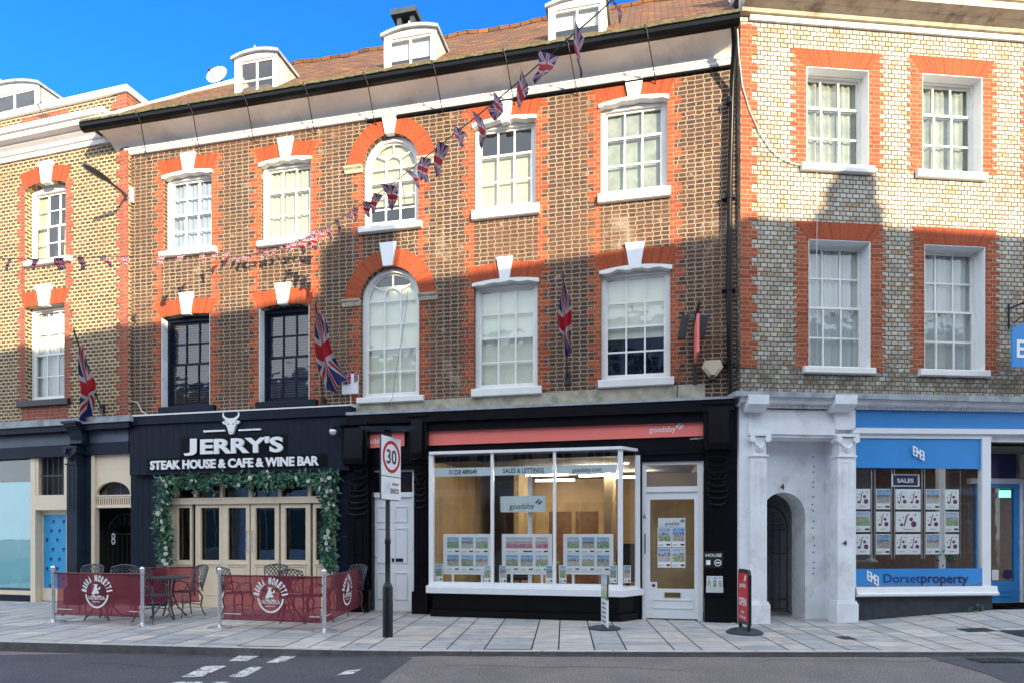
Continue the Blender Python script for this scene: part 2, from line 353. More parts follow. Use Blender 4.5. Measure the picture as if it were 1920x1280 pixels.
def glassm(name, base=.06, tint=(1, 1, 1), wav=.0):
    m = bpy.data.materials.new(name); m.use_nodes = True; t = m.node_tree; t.nodes.clear(); N = NT(t)
    o = N.n('ShaderNodeOutputMaterial'); tr = N.n('ShaderNodeBsdfTransparent'); tr.inputs[0].default_value = (*tint, 1)
    gl = N.n('ShaderNodeBsdfGlossy'); gl.inputs['Roughness'].default_value = .01; fr = N.n('ShaderNodeLayerWeight'); fr.inputs[0].default_value = .5
    f = N.m('MINIMUM', N.m('MULTIPLY_ADD', N.m('POWER', fr.outputs['Facing'], 4.), .9, .05+base), 1.); mx = N.n('ShaderNodeMixShader')
    if wav:
        tc = N.n('ShaderNodeTexCoord').outputs['Object']; bp = N.n('ShaderNodeBump'); bp.inputs['Strength'].default_value = wav; bp.inputs['Distance'].default_value = .02
        N.l(N.noise(tc, 2.2, 2), bp.inputs['Height']); N.l(bp.outputs[0], gl.inputs['Normal'])
    N.l(f, mx.inputs[0]); N.l(tr.outputs[0], mx.inputs[1]); N.l(gl.outputs[0], mx.inputs[2]); N.l(mx.outputs[0], o.inputs[0]); return m
M['glass'] = glassm('old_window_glass', .07, (.93, .96, .94), .5)
M['shopglass'] = glassm('shop_window_glass', .03, (.95, .97, .96), .05)
def emis(name, col, st):
    m, t, b = new(name); b.inputs['Base Color'].default_value = (*col, 1); b.inputs['Emission Color'].default_value = (*col, 1); b.inputs['Emission Strength'].default_value = st; return m
M['tube'] = emis('lit_ceiling_light', (1, .90, .72), 10)
M['spot'] = emis('lit_downlight', (1, .95, .85), 14)
M['green'] = emis('lit_green_sign', (.15, .9, .45), .8)
def curtain_mat(): return M['blindw']
def tiles():
    m, t, b = new('clay_roof_tiles'); N = NT(t); tc = N.n('ShaderNodeTexCoord').outputs['Object']; sp = N.n('ShaderNodeSeparateXYZ'); N.l(tc, sp.inputs[0])
    w_ = N.m('MULTIPLY', N.m('SUBTRACT', N.noise(tc, 5, 3), .5), .05)
    v = N.m('DIVIDE', N.m('ADD', N.m('MULTIPLY', sp.outputs[2], 1.45), N.m('ADD', w_, 30.)), .16); r = N.m('FLOOR', v); fv = N.m('SUBTRACT', v, r)
    u = N.m('DIVIDE', N.m('ADD', N.m('ADD', sp.outputs[0], 40.), N.m('MULTIPLY', N.m('MODULO', r, 2.), .12)), .24); c_ = N.m('FLOOR', u); fu = N.m('SUBTRACT', u, c_)
    cv = N.n('ShaderNodeCombineXYZ'); N.l(c_, cv.inputs[0]); N.l(r, cv.inputs[1]); wn = N.n('ShaderNodeTexWhiteNoise', noise_dimensions='3D'); N.l(cv.outputs[0], wn.inputs['Vector'])
    c = N.ramp(wn.outputs['Value'], [(0, (.070, .028, .010)), (.35, (.17, .060, .015)), (.6, (.12, .045, .013)), (.85, (.25, .095, .020)), (1, (.055, .03, .016))])
    c = N.mix(N.step(N.noise(tc, 3.2, 7, .7), .45, .7), c, (.10, .062, .032)); gap = N.step(N.m('MINIMUM', N.m('MULTIPLY', fv, 1.), N.m('MULTIPLY', N.m('MINIMUM', fu, N.m('SUBTRACT', 1., fu)), 2.5)), .02, .16)
    c = N.mix(gap, (.05, .03, .02), c); N.l(c, b.inputs['Base Color']); b.inputs['Roughness'].default_value = .9
    N.bump(N.m('ADD', N.m('SUBTRACT', 1., fv), N.m('ADD', N.m('MULTIPLY', wn.outputs['Value'], .8), N.m('MULTIPLY', gap, .6))), 1., .03, b); return m
M['tiles'] = tiles()
def flagm():
    m, t, b = new('union_flag_cloth'); N = NT(t); uv = N.n('ShaderNodeTexCoord').outputs['UV']; sp = N.n('ShaderNodeSeparateXYZ'); N.l(uv, sp.inputs[0])
    x = N.m('SUBTRACT', sp.outputs[0], .5); y = N.m('SUBTRACT', sp.outputs[1], .5); ax, ay = N.m('ABSOLUTE', N.m('MULTIPLY', x, 2.)), N.m('ABSOLUTE', y)
    d = N.m('ABSOLUTE', N.m('SUBTRACT', N.m('ABSOLUTE', x), ay)); ws = N.m('LESS_THAN', d, .105); rs = N.m('LESS_THAN', d, .038)
    wc = N.m('MAXIMUM', N.m('LESS_THAN', ax, .17), N.m('LESS_THAN', ay, .165)); rc = N.m('MAXIMUM', N.m('LESS_THAN', ax, .10), N.m('LESS_THAN', ay, .10))
    c = N.mix(ws, (.010, .016, .11), (.46, .44, .44)); c = N.mix(rs, c, (.42, .010, .022)); c = N.mix(wc, c, (.46, .44, .44)); c = N.mix(rc, c, (.42, .010, .022))
    N.l(c, b.inputs['Base Color']); b.inputs['Roughness'].default_value = .7
    tl = N.n('ShaderNodeBsdfTranslucent'); N.l(c, tl.inputs[0]); mx = N.n('ShaderNodeMixShader'); mx.inputs[0].default_value = .25
    N.l(b.outputs[0], mx.inputs[1]); N.l(tl.outputs[0], mx.inputs[2]); N.l(mx.outputs[0], t.nodes['Material Output'].inputs[0]); return m
M['flag'] = flagm()
def banner():
    m, t, b = new('maroon_mesh_banner'); N = NT(t); tc = N.n('ShaderNodeTexCoord').outputs['Object']
    c = N.ramp(N.noise(tc, 2.5, 3), [(.3, (.17, .012, .03)), (.7, (.25, .02, .045))]); N.l(c, b.inputs['Base Color']); b.inputs['Roughness'].default_value = .6
    tr = N.n('ShaderNodeBsdfTransparent'); tr.inputs[0].default_value = (1, .5, .52, 1); mx = N.n('ShaderNodeMixShader'); mx.inputs[0].default_value = .33
    N.l(b.outputs[0], mx.inputs[1]); N.l(tr.outputs[0], mx.inputs[2]); N.l(mx.outputs[0], t.nodes['Material Output'].inputs[0]); return m
M['banner'] = banner()
def leafm(name, cols):
    m, t, b = new(name); N = NT(t); g = N.n('ShaderNodeNewGeometry').outputs['Random Per Island']
    c = N.ramp(g, [(i/(len(cols)-1), q) for i, q in enumerate(cols)]); N.l(c, b.inputs['Base Color']); b.inputs['Roughness'].default_value = .45; return m
M['leaf'] = leafm('garland_leaf', [(.015, .07, .035), (.03, .13, .05), (.05, .16, .10), (.02, .09, .07), (.10, .22, .16), (.05, .20, .03)])
M['petal'] = pm('white_petal', (.80, .78, .70), .6, var=.05, bump=0)
M['copper'] = pm('copper_lamp', (.70, .28, .10), .25, 1., var=.1, bump=0)
def photo(i, sky_c, land, roofc):
    m, t, b = new('property_picture'); N = NT(t); tc = N.n('ShaderNodeTexCoord'); uv = tc.outputs['UV']; ob = tc.outputs['Object']
    sp = N.n('ShaderNodeSeparateXYZ'); N.l(uv, sp.inputs[0]); y = sp.outputs[1]
    n = N.noise(ob, 26, 4, .7); wob = N.m('ADD', y, N.m('MULTIPLY', N.m('SUBTRACT', n, .5), .45))
    c = N.ramp(wob, [(0, land), (.38, land), (.44, roofc), (.60, tuple(q*.5 for q in roofc)), (.66, sky_c), (1, tuple(q*.55 for q in sky_c))])
    c = N.mix(N.step(N.noise(ob, 55, 4, .8), .5, .62), c, (.75, .76, .74)); N.l(c, b.inputs['Base Color']); b.inputs['Roughness'].default_value = .3; return m
M['pics'] = [photo(i, *a) for i, a in enumerate([((.25, .48, .75), (.10, .22, .06), (.30, .22, .16)), ((.12, .35, .70), (.30, .28, .22), (.12, .12, .14)), ((.45, .62, .80), (.16, .30, .08), (.42, .30, .22)), ((.20, .42, .70), (.40, .40, .38), (.35, .12, .08))])]
M['pinkpic'] = photo(9, (.55, .58, .62), (.45, .06, .14), (.5, .4, .42))
M['purple'] = pm('purple_print', (.16, .02, .11), .4, var=.1, bump=0)
def asph(name, col, big):
    m, t, b = new(name); N = NT(t); tc = N.n('ShaderNodeTexCoord').outputs['Object']
    n = N.noise(tc, 48, 6, .85); n2 = N.noise(tc, big, 6, .6); c = N.ramp(n, [(.36, tuple(q*.45 for q in col)), (.5, col), (.62, tuple(min(1, q*2.2) for q in col))])
    c = N.mix(.6, c, N.mix(N.step(n2, .35, .65), (.72, .72, .74), (1.25, 1.2, 1.15)), 'MULTIPLY'); N.l(c, b.inputs['Base Color']); b.inputs['Roughness'].default_value = .85
    N.bump(N.noise(tc, 220, 3), .7, .004, b); return m
M['asphalt'] = asph('worn_asphalt', (.150, .132, .128), 1.2)
M['asphaltd'] = asph('newer_dark_asphalt', (.062, .062, .072), .9)
def wornline():
    m, t, b = new('worn_white_road_paint'); N = NT(t); tc = N.n('ShaderNodeTexCoord').outputs['Object']
    c = N.mix(N.step(N.noise(tc, 11, 8, .8), .50, .56), (.60, .60, .57), (.085, .085, .09)); N.l(c, b.inputs['Base Color']); b.inputs['Roughness'].default_value = .85; return m
M['line'] = wornline()
def slabm(col):
    m = pm('paving_stone', col, .75, var=.16, scale=3.5, bump=.25, dirt=(tuple(q*.55 for q in col), .6, 3.)); t = m.node_tree; N = NT(t); b = t.nodes['Principled BSDF']
    tc = N.n('ShaderNodeTexCoord').outputs['Object']; src = b.inputs['Base Color'].links[0].from_socket
    vo = N.n('ShaderNodeTexVoronoi'); vo.inputs['Scale'].default_value = 2.6; N.l(tc, vo.inputs['Vector'])            # trodden gum and spills
    c = N.mix(N.m('MULTIPLY', N.step(vo.outputs['Distance'], .10, .05), .55), src, (.10, .095, .09)); c = N.mix(N.m('MULTIPLY', N.step(N.noise(tc, 1.4, 7, .75), .58, .64), .35), c, (.13, .125, .12))
    N.l(c, b.inputs['Base Color']); return m
M['slabs'] = [slabm(c) for c in ((.40, .39, .38), (.31, .318, .33), (.43, .395, .365), (.355, .36, .37), (.42, .41, .38), (.50, .47, .43))]
M['kerbface'] = pm('grimy_kerb_face', (.13, .12, .115), .9, var=.3, scale=6, bump=.4)
M['kerb'] = pm('pale_kerb_stone', (.42, .41, .41), .8, var=.15, scale=4, bump=.3, dirt=((.14, .13, .12), .5, 5.))
M['joint'] = pm('dark_joint', (.03, .03, .032), .95)
M['skin'] = None
# ------------------------------------------------------------------ the three facades
C = Frame((-8.13, 13.555), atan2(10.9-13.555, 3.86+8.13))
R = Frame((3.825, 10.80), atan2(.5, 5.275))
L = Frame((-13.75, 15.0), atan2(-1.53, 5.67))
# ------------------------------------------------------------------ ground
KERB = [(-30, 11.6), (-16, 9.9), (-7.09, 8.87), (-4.32, 8.49), (-1.77, 8.18), (2.3, 8.11), (6.49, 8.11), (14, 8.3), (30, 8.8)]
def kerb_y(X):
    for (a, b), (c, d) in zip(KERB, KERB[1:]):
        if X <= c: return b+(d-b)*(X-a)/(c-a)
    return KERB[-1][1]
def cl(v): return max(0, min(1, v))
def gz(X, Y): return .17*cl((X-5.75)/2.6)*cl((Y-kerb_y(X)-.3)/2.4)
def rz(X): return -.105+.065*cl((X+3.2)/2.2)
g = MB(); g.face([(-250, -150, -.4), (250, -150, -.4), (250, 350, -.4), (-250, 350, -.4)]); tag(g.build('ground', M['asphalt']), None, None, kind='structure')
g = MB(); xs = [-30, -16, -9, -7.09, -5.5, -4.32, -3.2, -2.5, -1.77, -1, 0, 2.3, 4, 6.49, 10, 14, 30]
for a, b in zip(xs, xs[1:]): g.face([(a, -1.2, rz(a)), (b, -1.2, rz(b)), (b, kerb_y(b), rz(b)), (a, kerb_y(a), rz(a))])
road = g.build('road', M['asphalt']); tag(road, None, None, kind='structure')
def gpt(x, y, z):                     # photo pixel on level ground z
    Y = FPX*(EYE-z)/(y-HY); return ((x-960)/FPX*Y, Y)
def patch(name, pts, mat, dz, parent=None):
    P = []
    for x, y in pts:
        X, Y = gpt(x, y, -.07)
        for _ in range(5): X, Y = gpt(x, y, rz(X)+dz)
        P.append((X, Y))
    g = MB(); n = len(P); X0 = min(p[0] for p in P); X1 = max(p[0] for p in P)
    bm = bmesh.new(); vs = [bm.verts.new((p[0], p[1], 0)) for p in P]; bm.faces.new(vs)
    for xc in [q for q in xs if X0 < q < X1]:
        bmesh.ops.bisect_plane(bm, geom=bm.verts[:]+bm.edges[:]+bm.faces[:], plane_co=(xc, 0, 0), plane_no=(1, 0, 0))
    for v in bm.verts: v.co.z = rz(v.co.x)+dz
    bm.verts.ensure_lookup_table(); bm.verts.index_update()
    for f in bm.faces:
        f.normal_update(); q = [tuple(v.co) for v in f.verts]
        g.face(q if f.normal.z > 0 else q[::-1])
    bm.free(); return g.build(name, mat, parent)
o = patch('road_patch', [(-400, 1232), (330, 1222), (740, 1228), (773, 1232), (640, 1330), (560, 1400), (-900, 1400)], M['asphaltd'], .004); tag(o, None, None, kind='structure')
o = patch('road_patch', [(1730, 1228), (1990, 1228), (2200, 1330), (1920, 1292), (1850, 1262), (1790, 1245)], M['asphaltd'], .004); tag(o, None, None, kind='structure')
for pts in ([(428, 1238), (455, 1225), (495, 1225), (462, 1238)], [(499, 1241), (532, 1227), (560, 1227), (528, 1241)],
            [(340, 1268), (385, 1247), (425, 1247), (377, 1268)], [(427, 1268), (470, 1249), (495, 1249), (458, 1268)],
            [(295, 1284), (335, 1277), (385, 1277), (350, 1290)], [(385, 1284), (400, 1277), (430, 1277), (415, 1290)],
            [(630, 1265), (650, 1256), (678, 1253), (662, 1262)]):
    patch('road_marking', pts, M['line'], .008, None)['kind'] = 'structure'
rr = random.Random(21)
def road_strip(name, pts, w_, mat, dz):
    g = MB()
    for (x0, y0), (x1, y1) in zip(pts, pts[1:]):
        dx, dy = x1-x0, y1-y0; l_ = sqrt(dx*dx+dy*dy); nx, ny = -dy/l_*w_/2, dx/l_*w_/2
        g.face([(x0+nx, y0+ny, rz(x0)+dz), (x0-nx, y0-ny, rz(x0)+dz), (x1-nx, y1-ny, rz(x1)+dz), (x1+nx, y1+ny, rz(x1)+dz)])
    o_ = g.build(name, mat, None); tag(o_, None, None, kind='structure')
M['grit'] = pm('gutter_grit', (.055, .050, .045), .95, var=.5, scale=8)
road_strip('gutter_dirt', [(x, kerb_y(x)-.05-.02*rr.random()) for x in [-12+.4*i for i in range(60)]], .07, M['grit'], .0055)
for sx, sy, n_ in ((-.8, 7.4, 14), (3.0, 7.7, 16), (-5.2, 7.9, 10)):
    P_ = [(sx, sy)]
    for _ in range(n_): P_.append((P_[-1][0]+rr.uniform(.12, .28), P_[-1][1]+rr.gauss(0, .05)))
    road_strip('road_crack', P_, .010, M['joint'], .0062)
p_ = MB(); Xs = [-30+.5*i for i in range(121)]
for a, b in zip(Xs, Xs[1:]):
    for k in range(10):
        q = []
        for X, t in ((a, k/10), (b, k/10), (b, (k+1)/10), (a, (k+1)/10)):
            Y = kerb_y(X)+.1+t*(9); q.append((X, Y, gz(X, Y)-.007))
        p_.face(q)
tag(p_.build('pavement_bed', M['joint']), None, None, kind='structure')
p_ = MB(); X = -17.; rnd = random.Random(3); ci = 0
wd = [.62, .33, .46, .40, .66, .36, .52]
while X < 15:
    wc = wd[ci % 7]*rnd.uniform(.93, 1.07); ci += 1; t = .14+rnd.uniform(-.3, 0)
    while t < 5.2:
        ln = rnd.choice((.24, .30, .36, .45, .6)); a, b = max(t, .142), t+ln-.009
        if b > .2:
            q = []
            for XX, tt in ((X+.010, a), (X+wc-.010, a), (X+wc-.010, b), (X+.010, b)):
                Y = kerb_y(XX)+tt; x2 = XX+.082*tt; q.append((x2, Y, gz(x2, Y)+.0))
            p_.face(q, rnd.choices(range(6), (5, 4, 4, 4, 3, 2))[0])
        t += ln
    X += wc
tag(p_.build('pavement', M['slabs']), None, None, kind='structure')
X = -17.; kb = MB()
while X < 15:
    a, b = X+.004, X+.91; q = []
    pts = [(a, kerb_y(a)), (b, kerb_y(b)), (b, kerb_y(b)+.138), (a, kerb_y(a)+.138)]
    zt = .002; kb.idx([(x, y, -.3) for x, y in pts]+[(x, y+(0.012 if i < 2 else 0), zt) for i, (x, y) in enumerate(pts)], [(0, 1, 5, 4), (4, 5, 6, 7), (1, 2, 6, 5), (3, 0, 4, 7), (2, 3, 7, 6)])
    X += .915
kb.m = [1 if i % 5 == 0 else 0 for i in range(len(kb.m))]
tag(kb.build('kerb', [M['kerb'], M['kerbface']]), None, None, kind='structure')
op = MB(); op.box(-30, 30, -3.5, -1.2, -.3, -.02); tag(op.build('opposite_pavement', M['slabs'][3]), None, None, kind='structure')
# drain covers let into the paving
def cover(x0, y0, x1, y1, label, n=5):
    P = [gpt(x, y, gz(*gpt(x, y, .05))*.8) for x, y in ((x0, y1), (x1, y1), (x1, y0), (x0, y0))]
    cx = sum(p[0] for p in P)/4; cy = sum(p[1] for p in P)/4; wx = abs(P[1][0]-P[0][0])/2; wy = abs(P[2][1]-P[1][1])/2
    t = thing('drain_cover', label, 'drain cover', W0, (cx, cy, gz(cx, cy)))
    m = MB()
    for i, j in ((0, 0), (1, 0), (0, 1), (1, 1)): pass
    q = [(cx+sx*wx, cy+sy*wy) for sx, sy in ((-1, -1), (1, -1), (1, 1), (-1, 1))]
    m.face([(x, y, gz(x, y)+.004) for x, y in q]); m.build('frame', M['blacki'], t)
    m = MB()
    for i in range(n):
        for j in range(3):
            a, b = cx-wx*.85+1.7*wx*i/n, cx-wx*.85+1.7*wx*(i+.75)/n; c, d = cy-wy*.8+1.6*wy*j/3, cy-wy*.8+1.6*wy*(j+.75)/3
            m.face([(x, y, gz(x, y)+.008) for x, y in ((a, c), (b, c), (b, d), (a, d))])
    m.build('cover', M['rubber'], t)
cover(1572, 1192, 1600, 1198, 'small dark metal cover in the paving near the white pilaster')
cover(1800, 1178, 1862, 1186, 'wide dark drain cover in paving before blue shop plinth')
cover(1890, 1181, 1950, 1196, 'dark chequered cover cut by the right edge of the photo')
# road gully by the kerb on the right
gx, gy = gpt(1870, 1238, -.04)
t = thing('gully_grate', 'iron gully grate in the road beside the kerb at right', 'drain', W0, (gx, gy, rz(gx)))
m = MB(); m.box(gx-.3, gx+.3, gy-.16, gy+.16, rz(gx)+.003, rz(gx)+.008); m.build('frame', M['blacki'], t)
m = MB()
for i in range(9): m.box(gx-.27+i*.06, gx-.24+i*.06, gy-.13, gy+.13, rz(gx)+.009, rz(gx)+.016)
m.build('bars', M['zinc'], t)
# ------------------------------------------------------------------ shared building helpers
def arc_pts(a, b, d, rise, n=14):
    wv = b-a; cx = (a+b)/2
    if rise <= 0: return [(a, d), (b, d)]
    Rr = (wv*wv/4+rise*rise)/(2*rise); cz = d-Rr; t0 = math.asin(min(1, wv/2/Rr))
    return [(cx+Rr*sin(-t0+2*t0*i/n), cz+Rr*cos(-t0+2*t0*i/n)) for i in range(n+1)]
def wall(s0, s1, z0, z1, ops, thick=.3, ends=True):
    m = MB(); xs_ = sorted({s0, s1}|{o[0] for o in ops}|{o[1] for o in ops}); zs = sorted({z0, z1}|{o[2] for o in ops}|{o[3] for o in ops})
    for a, b in zip(xs_, xs_[1:]):
        for c, d in zip(zs, zs[1:]):
            xm, zm = (a+b)/2, (c+d)/2
            if any(o[0] < xm < o[1] and o[2] < zm < o[3] for o in ops): continue
            m.face([(a, 0, c), (b, 0, c), (b, 0, d), (a, 0, d)])
    for a, b, c, d, r in ops:
        zs_ = d-r
        m.face([(a, 0, c), (a, 0, zs_), (a, thick, zs_), (a, thick, c)][::-1]); m.face([(b, 0, c), (b, thick, c), (b, thick, zs_), (b, 0, zs_)][::-1])
        m.face([(a, 0, c), (a, thick, c), (b, thick, c), (b, 0, c)][::-1])
        P = arc_pts(a, b, d, r)
        for p, q in zip(P, P[1:]):
            if r > 0: m.face([(p[0], 0, p[1]), (q[0], 0, q[1]), (q[0], 0, d), (p[0], 0, d)])
            m.face([(p[0], 0, p[1]), (p[0], thick, p[1]), (q[0], thick, q[1]), (q[0], 0, q[1])])
    if ends:
        m.face([(s0, 0, z0), (s0, 0, z1), (s0, 3, z1), (s0, 3, z0)]); m.face([(s1, 0, z0), (s1, 3, z0), (s1, 3, z1), (s1, 0, z1)])
    return m
def op(F, x0, yt, x1, yb, rise=0):
    a, b, c, d = F.rect(x0, yt, x1, yb); return (a, b, c, d, (b-a)/2*.999 if rise == 'round' else rise)
def sash(root, o, rows=(2, 2), cols=3, rec=.10, fm='white', fw=.075, cover_=None, cfrac=(0, 1), arch=False, head=None, glass='glass', curt='blind', bw=.030):
    """sash window in an opening: window > pane, blind; the sill is added by the caller"""
    a, b, c, d, r = o; m = MB(); y0 = rec; top = d-r; y1 = y0+.10
    m.box(a, a+fw, y0, y1, c, top); m.box(b-fw, b, y0, y1, c, top); m.box(a+fw, b-fw, y0, y1, c, c+fw*.9)
    ia, ib, ic = a+fw, b-fw, c+fw*.9
    if not arch:
        P = arc_pts(a, b, d, r) if r else [(a, d), (b, d)]; zt = top-fw*.8
        m.prism([(a, zt), (b, zt)]+P[::-1], y0+.001, y1); idd = zt
    else: idd = top
    mid = ic+(idd-ic)*rows[1]/(rows[0]+rows[1]) if not arch else ic+(idd-ic)*rows[1]/(rows[0]+rows[1])
    st = .035; ys = (y0+.045, y0+.02)                       # upper sash sits deeper than the lower one
    for (za, zb, yy, nr, up) in ((mid-.02, idd, y0+.055, rows[0], 1), (ic, mid+.02, y0+.025, rows[1], 0)):
        m.box(ia, ia+st, yy, yy+.035, za, zb); m.box(ib-st, ib, yy, yy+.035, za, zb)
        m.box(ia+st, ib-st, yy, yy+.035, za, za+(.04 if up else .06)); 
        if not (arch and up): m.box(ia+st, ib-st, yy, yy+.035, zb-.04, zb)
        ja, jb = ia+st, ib-st; za2, zb2 = za+.04, zb-(.04 if not (arch and up) else 0)
        for k in range(1, cols): xx = ja+(jb-ja)*k/cols; m.box(xx-bw/2, xx+bw/2, yy+.003, yy+.03, za2, zb2)
        for k in range(1, nr):
            zz = za2+(zb2-za2)*k/nr; m.box(ja, jb, yy+.005, yy+.028, zz-bw/2, zz+bw/2)
    if arch:
        cx, Rr = (a+b)/2, (b-a)/2; m.arc(cx, top, Rr-fw, Rr, 0, pi, 20, y0, y1)
        m.arc(cx, top, Rr-fw-.035, Rr-fw, 0, pi, 20, y0+.055, y0+.09)
        ri = (ib-ia)/2; r3 = ri/3.0; hh = ri*.42; yy = y0+.058
        m.box(ia, ib, yy, yy+.028, top-bw/2, top+bw/2)
        for sx in (-1, 1): m.box(cx+sx*r3-bw/2, cx+sx*r3+bw/2, yy, yy+.026, top, top+hh*.35)
        m.arc(cx, top+hh*.35, r3-bw/2, r3+bw/2, 0, pi, 12, yy, yy+.026)
        for t in (38, 90, 142):
            t = radians(t); m.bar((cx+r3*cos(t), top+hh*.35+r3*sin(t)), (cx+ri*cos(t), top+ri*sin(t)), bw, yy, yy+.025)
    if head: m.prism([(a-.01, d-r-.02)]+[(p[0], p[1]-.05) for p in arc_pts(a, b, d, r)]+[(b+.01, d-r-.02)]+[(p[0], p[1]+.0) for p in arc_pts(a, b, d, r)[::-1]], -.02, y0) if False else None
    wn = m.build('window', M[fm], root)
    p = MB()
    if not arch: p.face([(ia, y0+.075, mid), (ib, y0+.075, mid), (ib, y0+.075, idd), (ia, y0+.075, idd)])
    else:
        cx, ri = (a+b)/2, (ib-ia)/2
        p.face([(ia, y0+.075, mid), (ib, y0+.075, mid)]+[(cx+ri*cos(pi*i/16), y0+.075, top+ri*sin(pi*i/16)) for i in range(17)])
    p.face([(ia, y0+.045, ic), (ib, y0+.045, ic), (ib, y0+.045, mid), (ia, y0+.045, mid)]); p.build('pane', M[glass], wn)
    if cover_:
        zt = (d if arch else idd+.02); za, zb = ic+(zt-ic)*cfrac[0], ic+(zt-ic)*cfrac[1]
        q = MB(); yb_ = y0+.12
        if cover_ == 'flat':
            q.box(ia-.03, ib+.03, yb_, yb_+.006, za, zb); q.box(ia-.03, ib+.03, yb_-.008, yb_+.014, za-.014, za+.006)
        elif cover_ == 'slats':
            n = int((zb-za)/.05)
            for i in range(n): z = za+i*.05; q.idx([(ia-.03, yb_-.02, z), (ib+.03, yb_-.02, z), (ib+.03, yb_+.02, z+.028), (ia-.03, yb_+.02, z+.028)], [(0, 1, 2, 3)])
        elif cover_ == 'folds':
            sd = random.uniform(0, 9); k = 9 if cols > 2 else 6
            q.grid(60, 1, lambda u, v: (ia-.03+(ib-ia+.06)*u, yb_+.02*sin(u*2*pi*k+sd)+.012*sin(u*37+sd), za+(zb-za)*v))
        elif cover_ == 'pair':
            for s_ in (0, 1):
                q.grid(30, 1, lambda u, v: ((ia-.02+(ib-ia)*.30*u*(1.1-.25*v)) if s_ == 0 else (ib+.02-(ib-ia)*.30*u*(1.1-.25*v)), yb_+.02*sin(u*25), za+(zb-za)*v))
        q.build('blind', M[curt], wn, smooth=(cover_ in ('folds', 'pair')))
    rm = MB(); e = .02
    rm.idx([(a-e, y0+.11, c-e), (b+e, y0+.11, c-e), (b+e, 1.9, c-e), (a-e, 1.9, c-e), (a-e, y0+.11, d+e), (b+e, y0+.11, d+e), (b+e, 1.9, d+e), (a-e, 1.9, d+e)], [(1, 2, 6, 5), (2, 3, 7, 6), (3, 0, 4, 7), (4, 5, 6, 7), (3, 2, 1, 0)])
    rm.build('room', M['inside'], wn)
    return wn
def sill(wn, F, x0, yt, x1, yb, off=.09, mat='white'):
    m = MB(); a, b, c, d = F.rect(x0, yt, x1, yb, off); m.sweep([(-.1, c), (off*.7, c), (off, c+.012), (off, d-.012), (off*.9, d), (-.12, d+.012)], a, b); return m.build('sill', M[mat], wn)
def keystone(root, F, x0, x1, yt, yb, off=.05, mat='whiteclean', cap=False):
    a, b, c, d = F.rect(x0, yt, x1, yb, off); k = (b-a)*.22; m = MB()
    m.prism([(a+k, c), (b-k, c), (b, d), (a, d)], -off, .05)
    if cap: m.box(a-.01, b+.01, -off-.015, .02, d-.10, d+.003)
    return m.build('keystone', M[mat], root)
def gflat(m, a, b, c, d, sl, off=.005, crown=0., n=None, band=1):
    """flat or slightly cambered gauged arch; a..b at the bottom, splayed by sl at the top"""
    n = n or max(6, int((b-a)/.065)); cx = (a+b)/2
    for i in range(n):
        t, q = i/n, (i+1)/n; P = []
        zc = lambda s_: c+crown*(1-(2*s_-1)**2)
        p0 = (a+(b-a)*t, -off, zc(t)); p1 = (a+(b-a)*q, -off, zc(q)); p2 = (a-sl+(b-a+2*sl)*q, -off, d+crown*(1-(2*q-1)**2)); p3 = (a-sl+(b-a+2*sl)*t, -off, d+crown*(1-(2*t-1)**2))
        m.face([p0, p1, p2, p3], 0, [(i, 0), (i+1, 0), (i+1, 1.5), (i, 1.5)])
        m.face([p3, p2, (p2[0], .0, p2[2]), (p3[0], .0, p3[2])], 0, [(i, 0)]*4)
    m.face([(a, 0, c), (a, -off, c), (a-sl, -off, d), (a-sl, 0, d)], 0, [(0, 0)]*4); m.face([(b, -off, c), (b, 0, c), (b+sl, 0, d), (b+sl, -off, d)], 0, [(0, 0)]*4)
def ground_ring(m, cx, cz, r0, r1, a0, a1, off):
    n = int((a1-a0)*(r0+r1)/2/.065)
    for i in range(n):
        t, q = a0+(a1-a0)*i/n, a0+(a1-a0)*(i+1)/n
        m.face([(cx+r0*cos(t), -off, cz+r0*sin(t)), (cx+r1*cos(t), -off, cz+r1*sin(t)), (cx+r1*cos(q), -off, cz+r1*sin(q)), (cx+r0*cos(q), -off, cz+r0*sin(q))], 0, [(i, 0), (i, 1.5), (i+1, 1.5), (i+1, 0)])
        m.face([(cx+r1*cos(t), -off, cz+r1*sin(t)), (cx+r1*cos(t), 0, cz+r1*sin(t)), (cx+r1*cos(q), 0, cz+r1*sin(q)), (cx+r1*cos(q), -off, cz+r1*sin(q))], 0, [(i, 0)]*4)
def toothed(m, xe, side, w0, w1, z0, z1, off=.004, h=.075, every=2):
    """quoin strip: starts at xe, grows to the given side (-1 left, 1 right) by w0 or w1 alternately"""
    z = z0; k = 0
    while z < z1-.001:
        zz = min(z1, z+h*every); wv = w0 if k % 2 else w1; a, b = sorted((xe, xe+side*wv)); m.box(a, b, -off, .001, z, zz); z = zz; k += 1
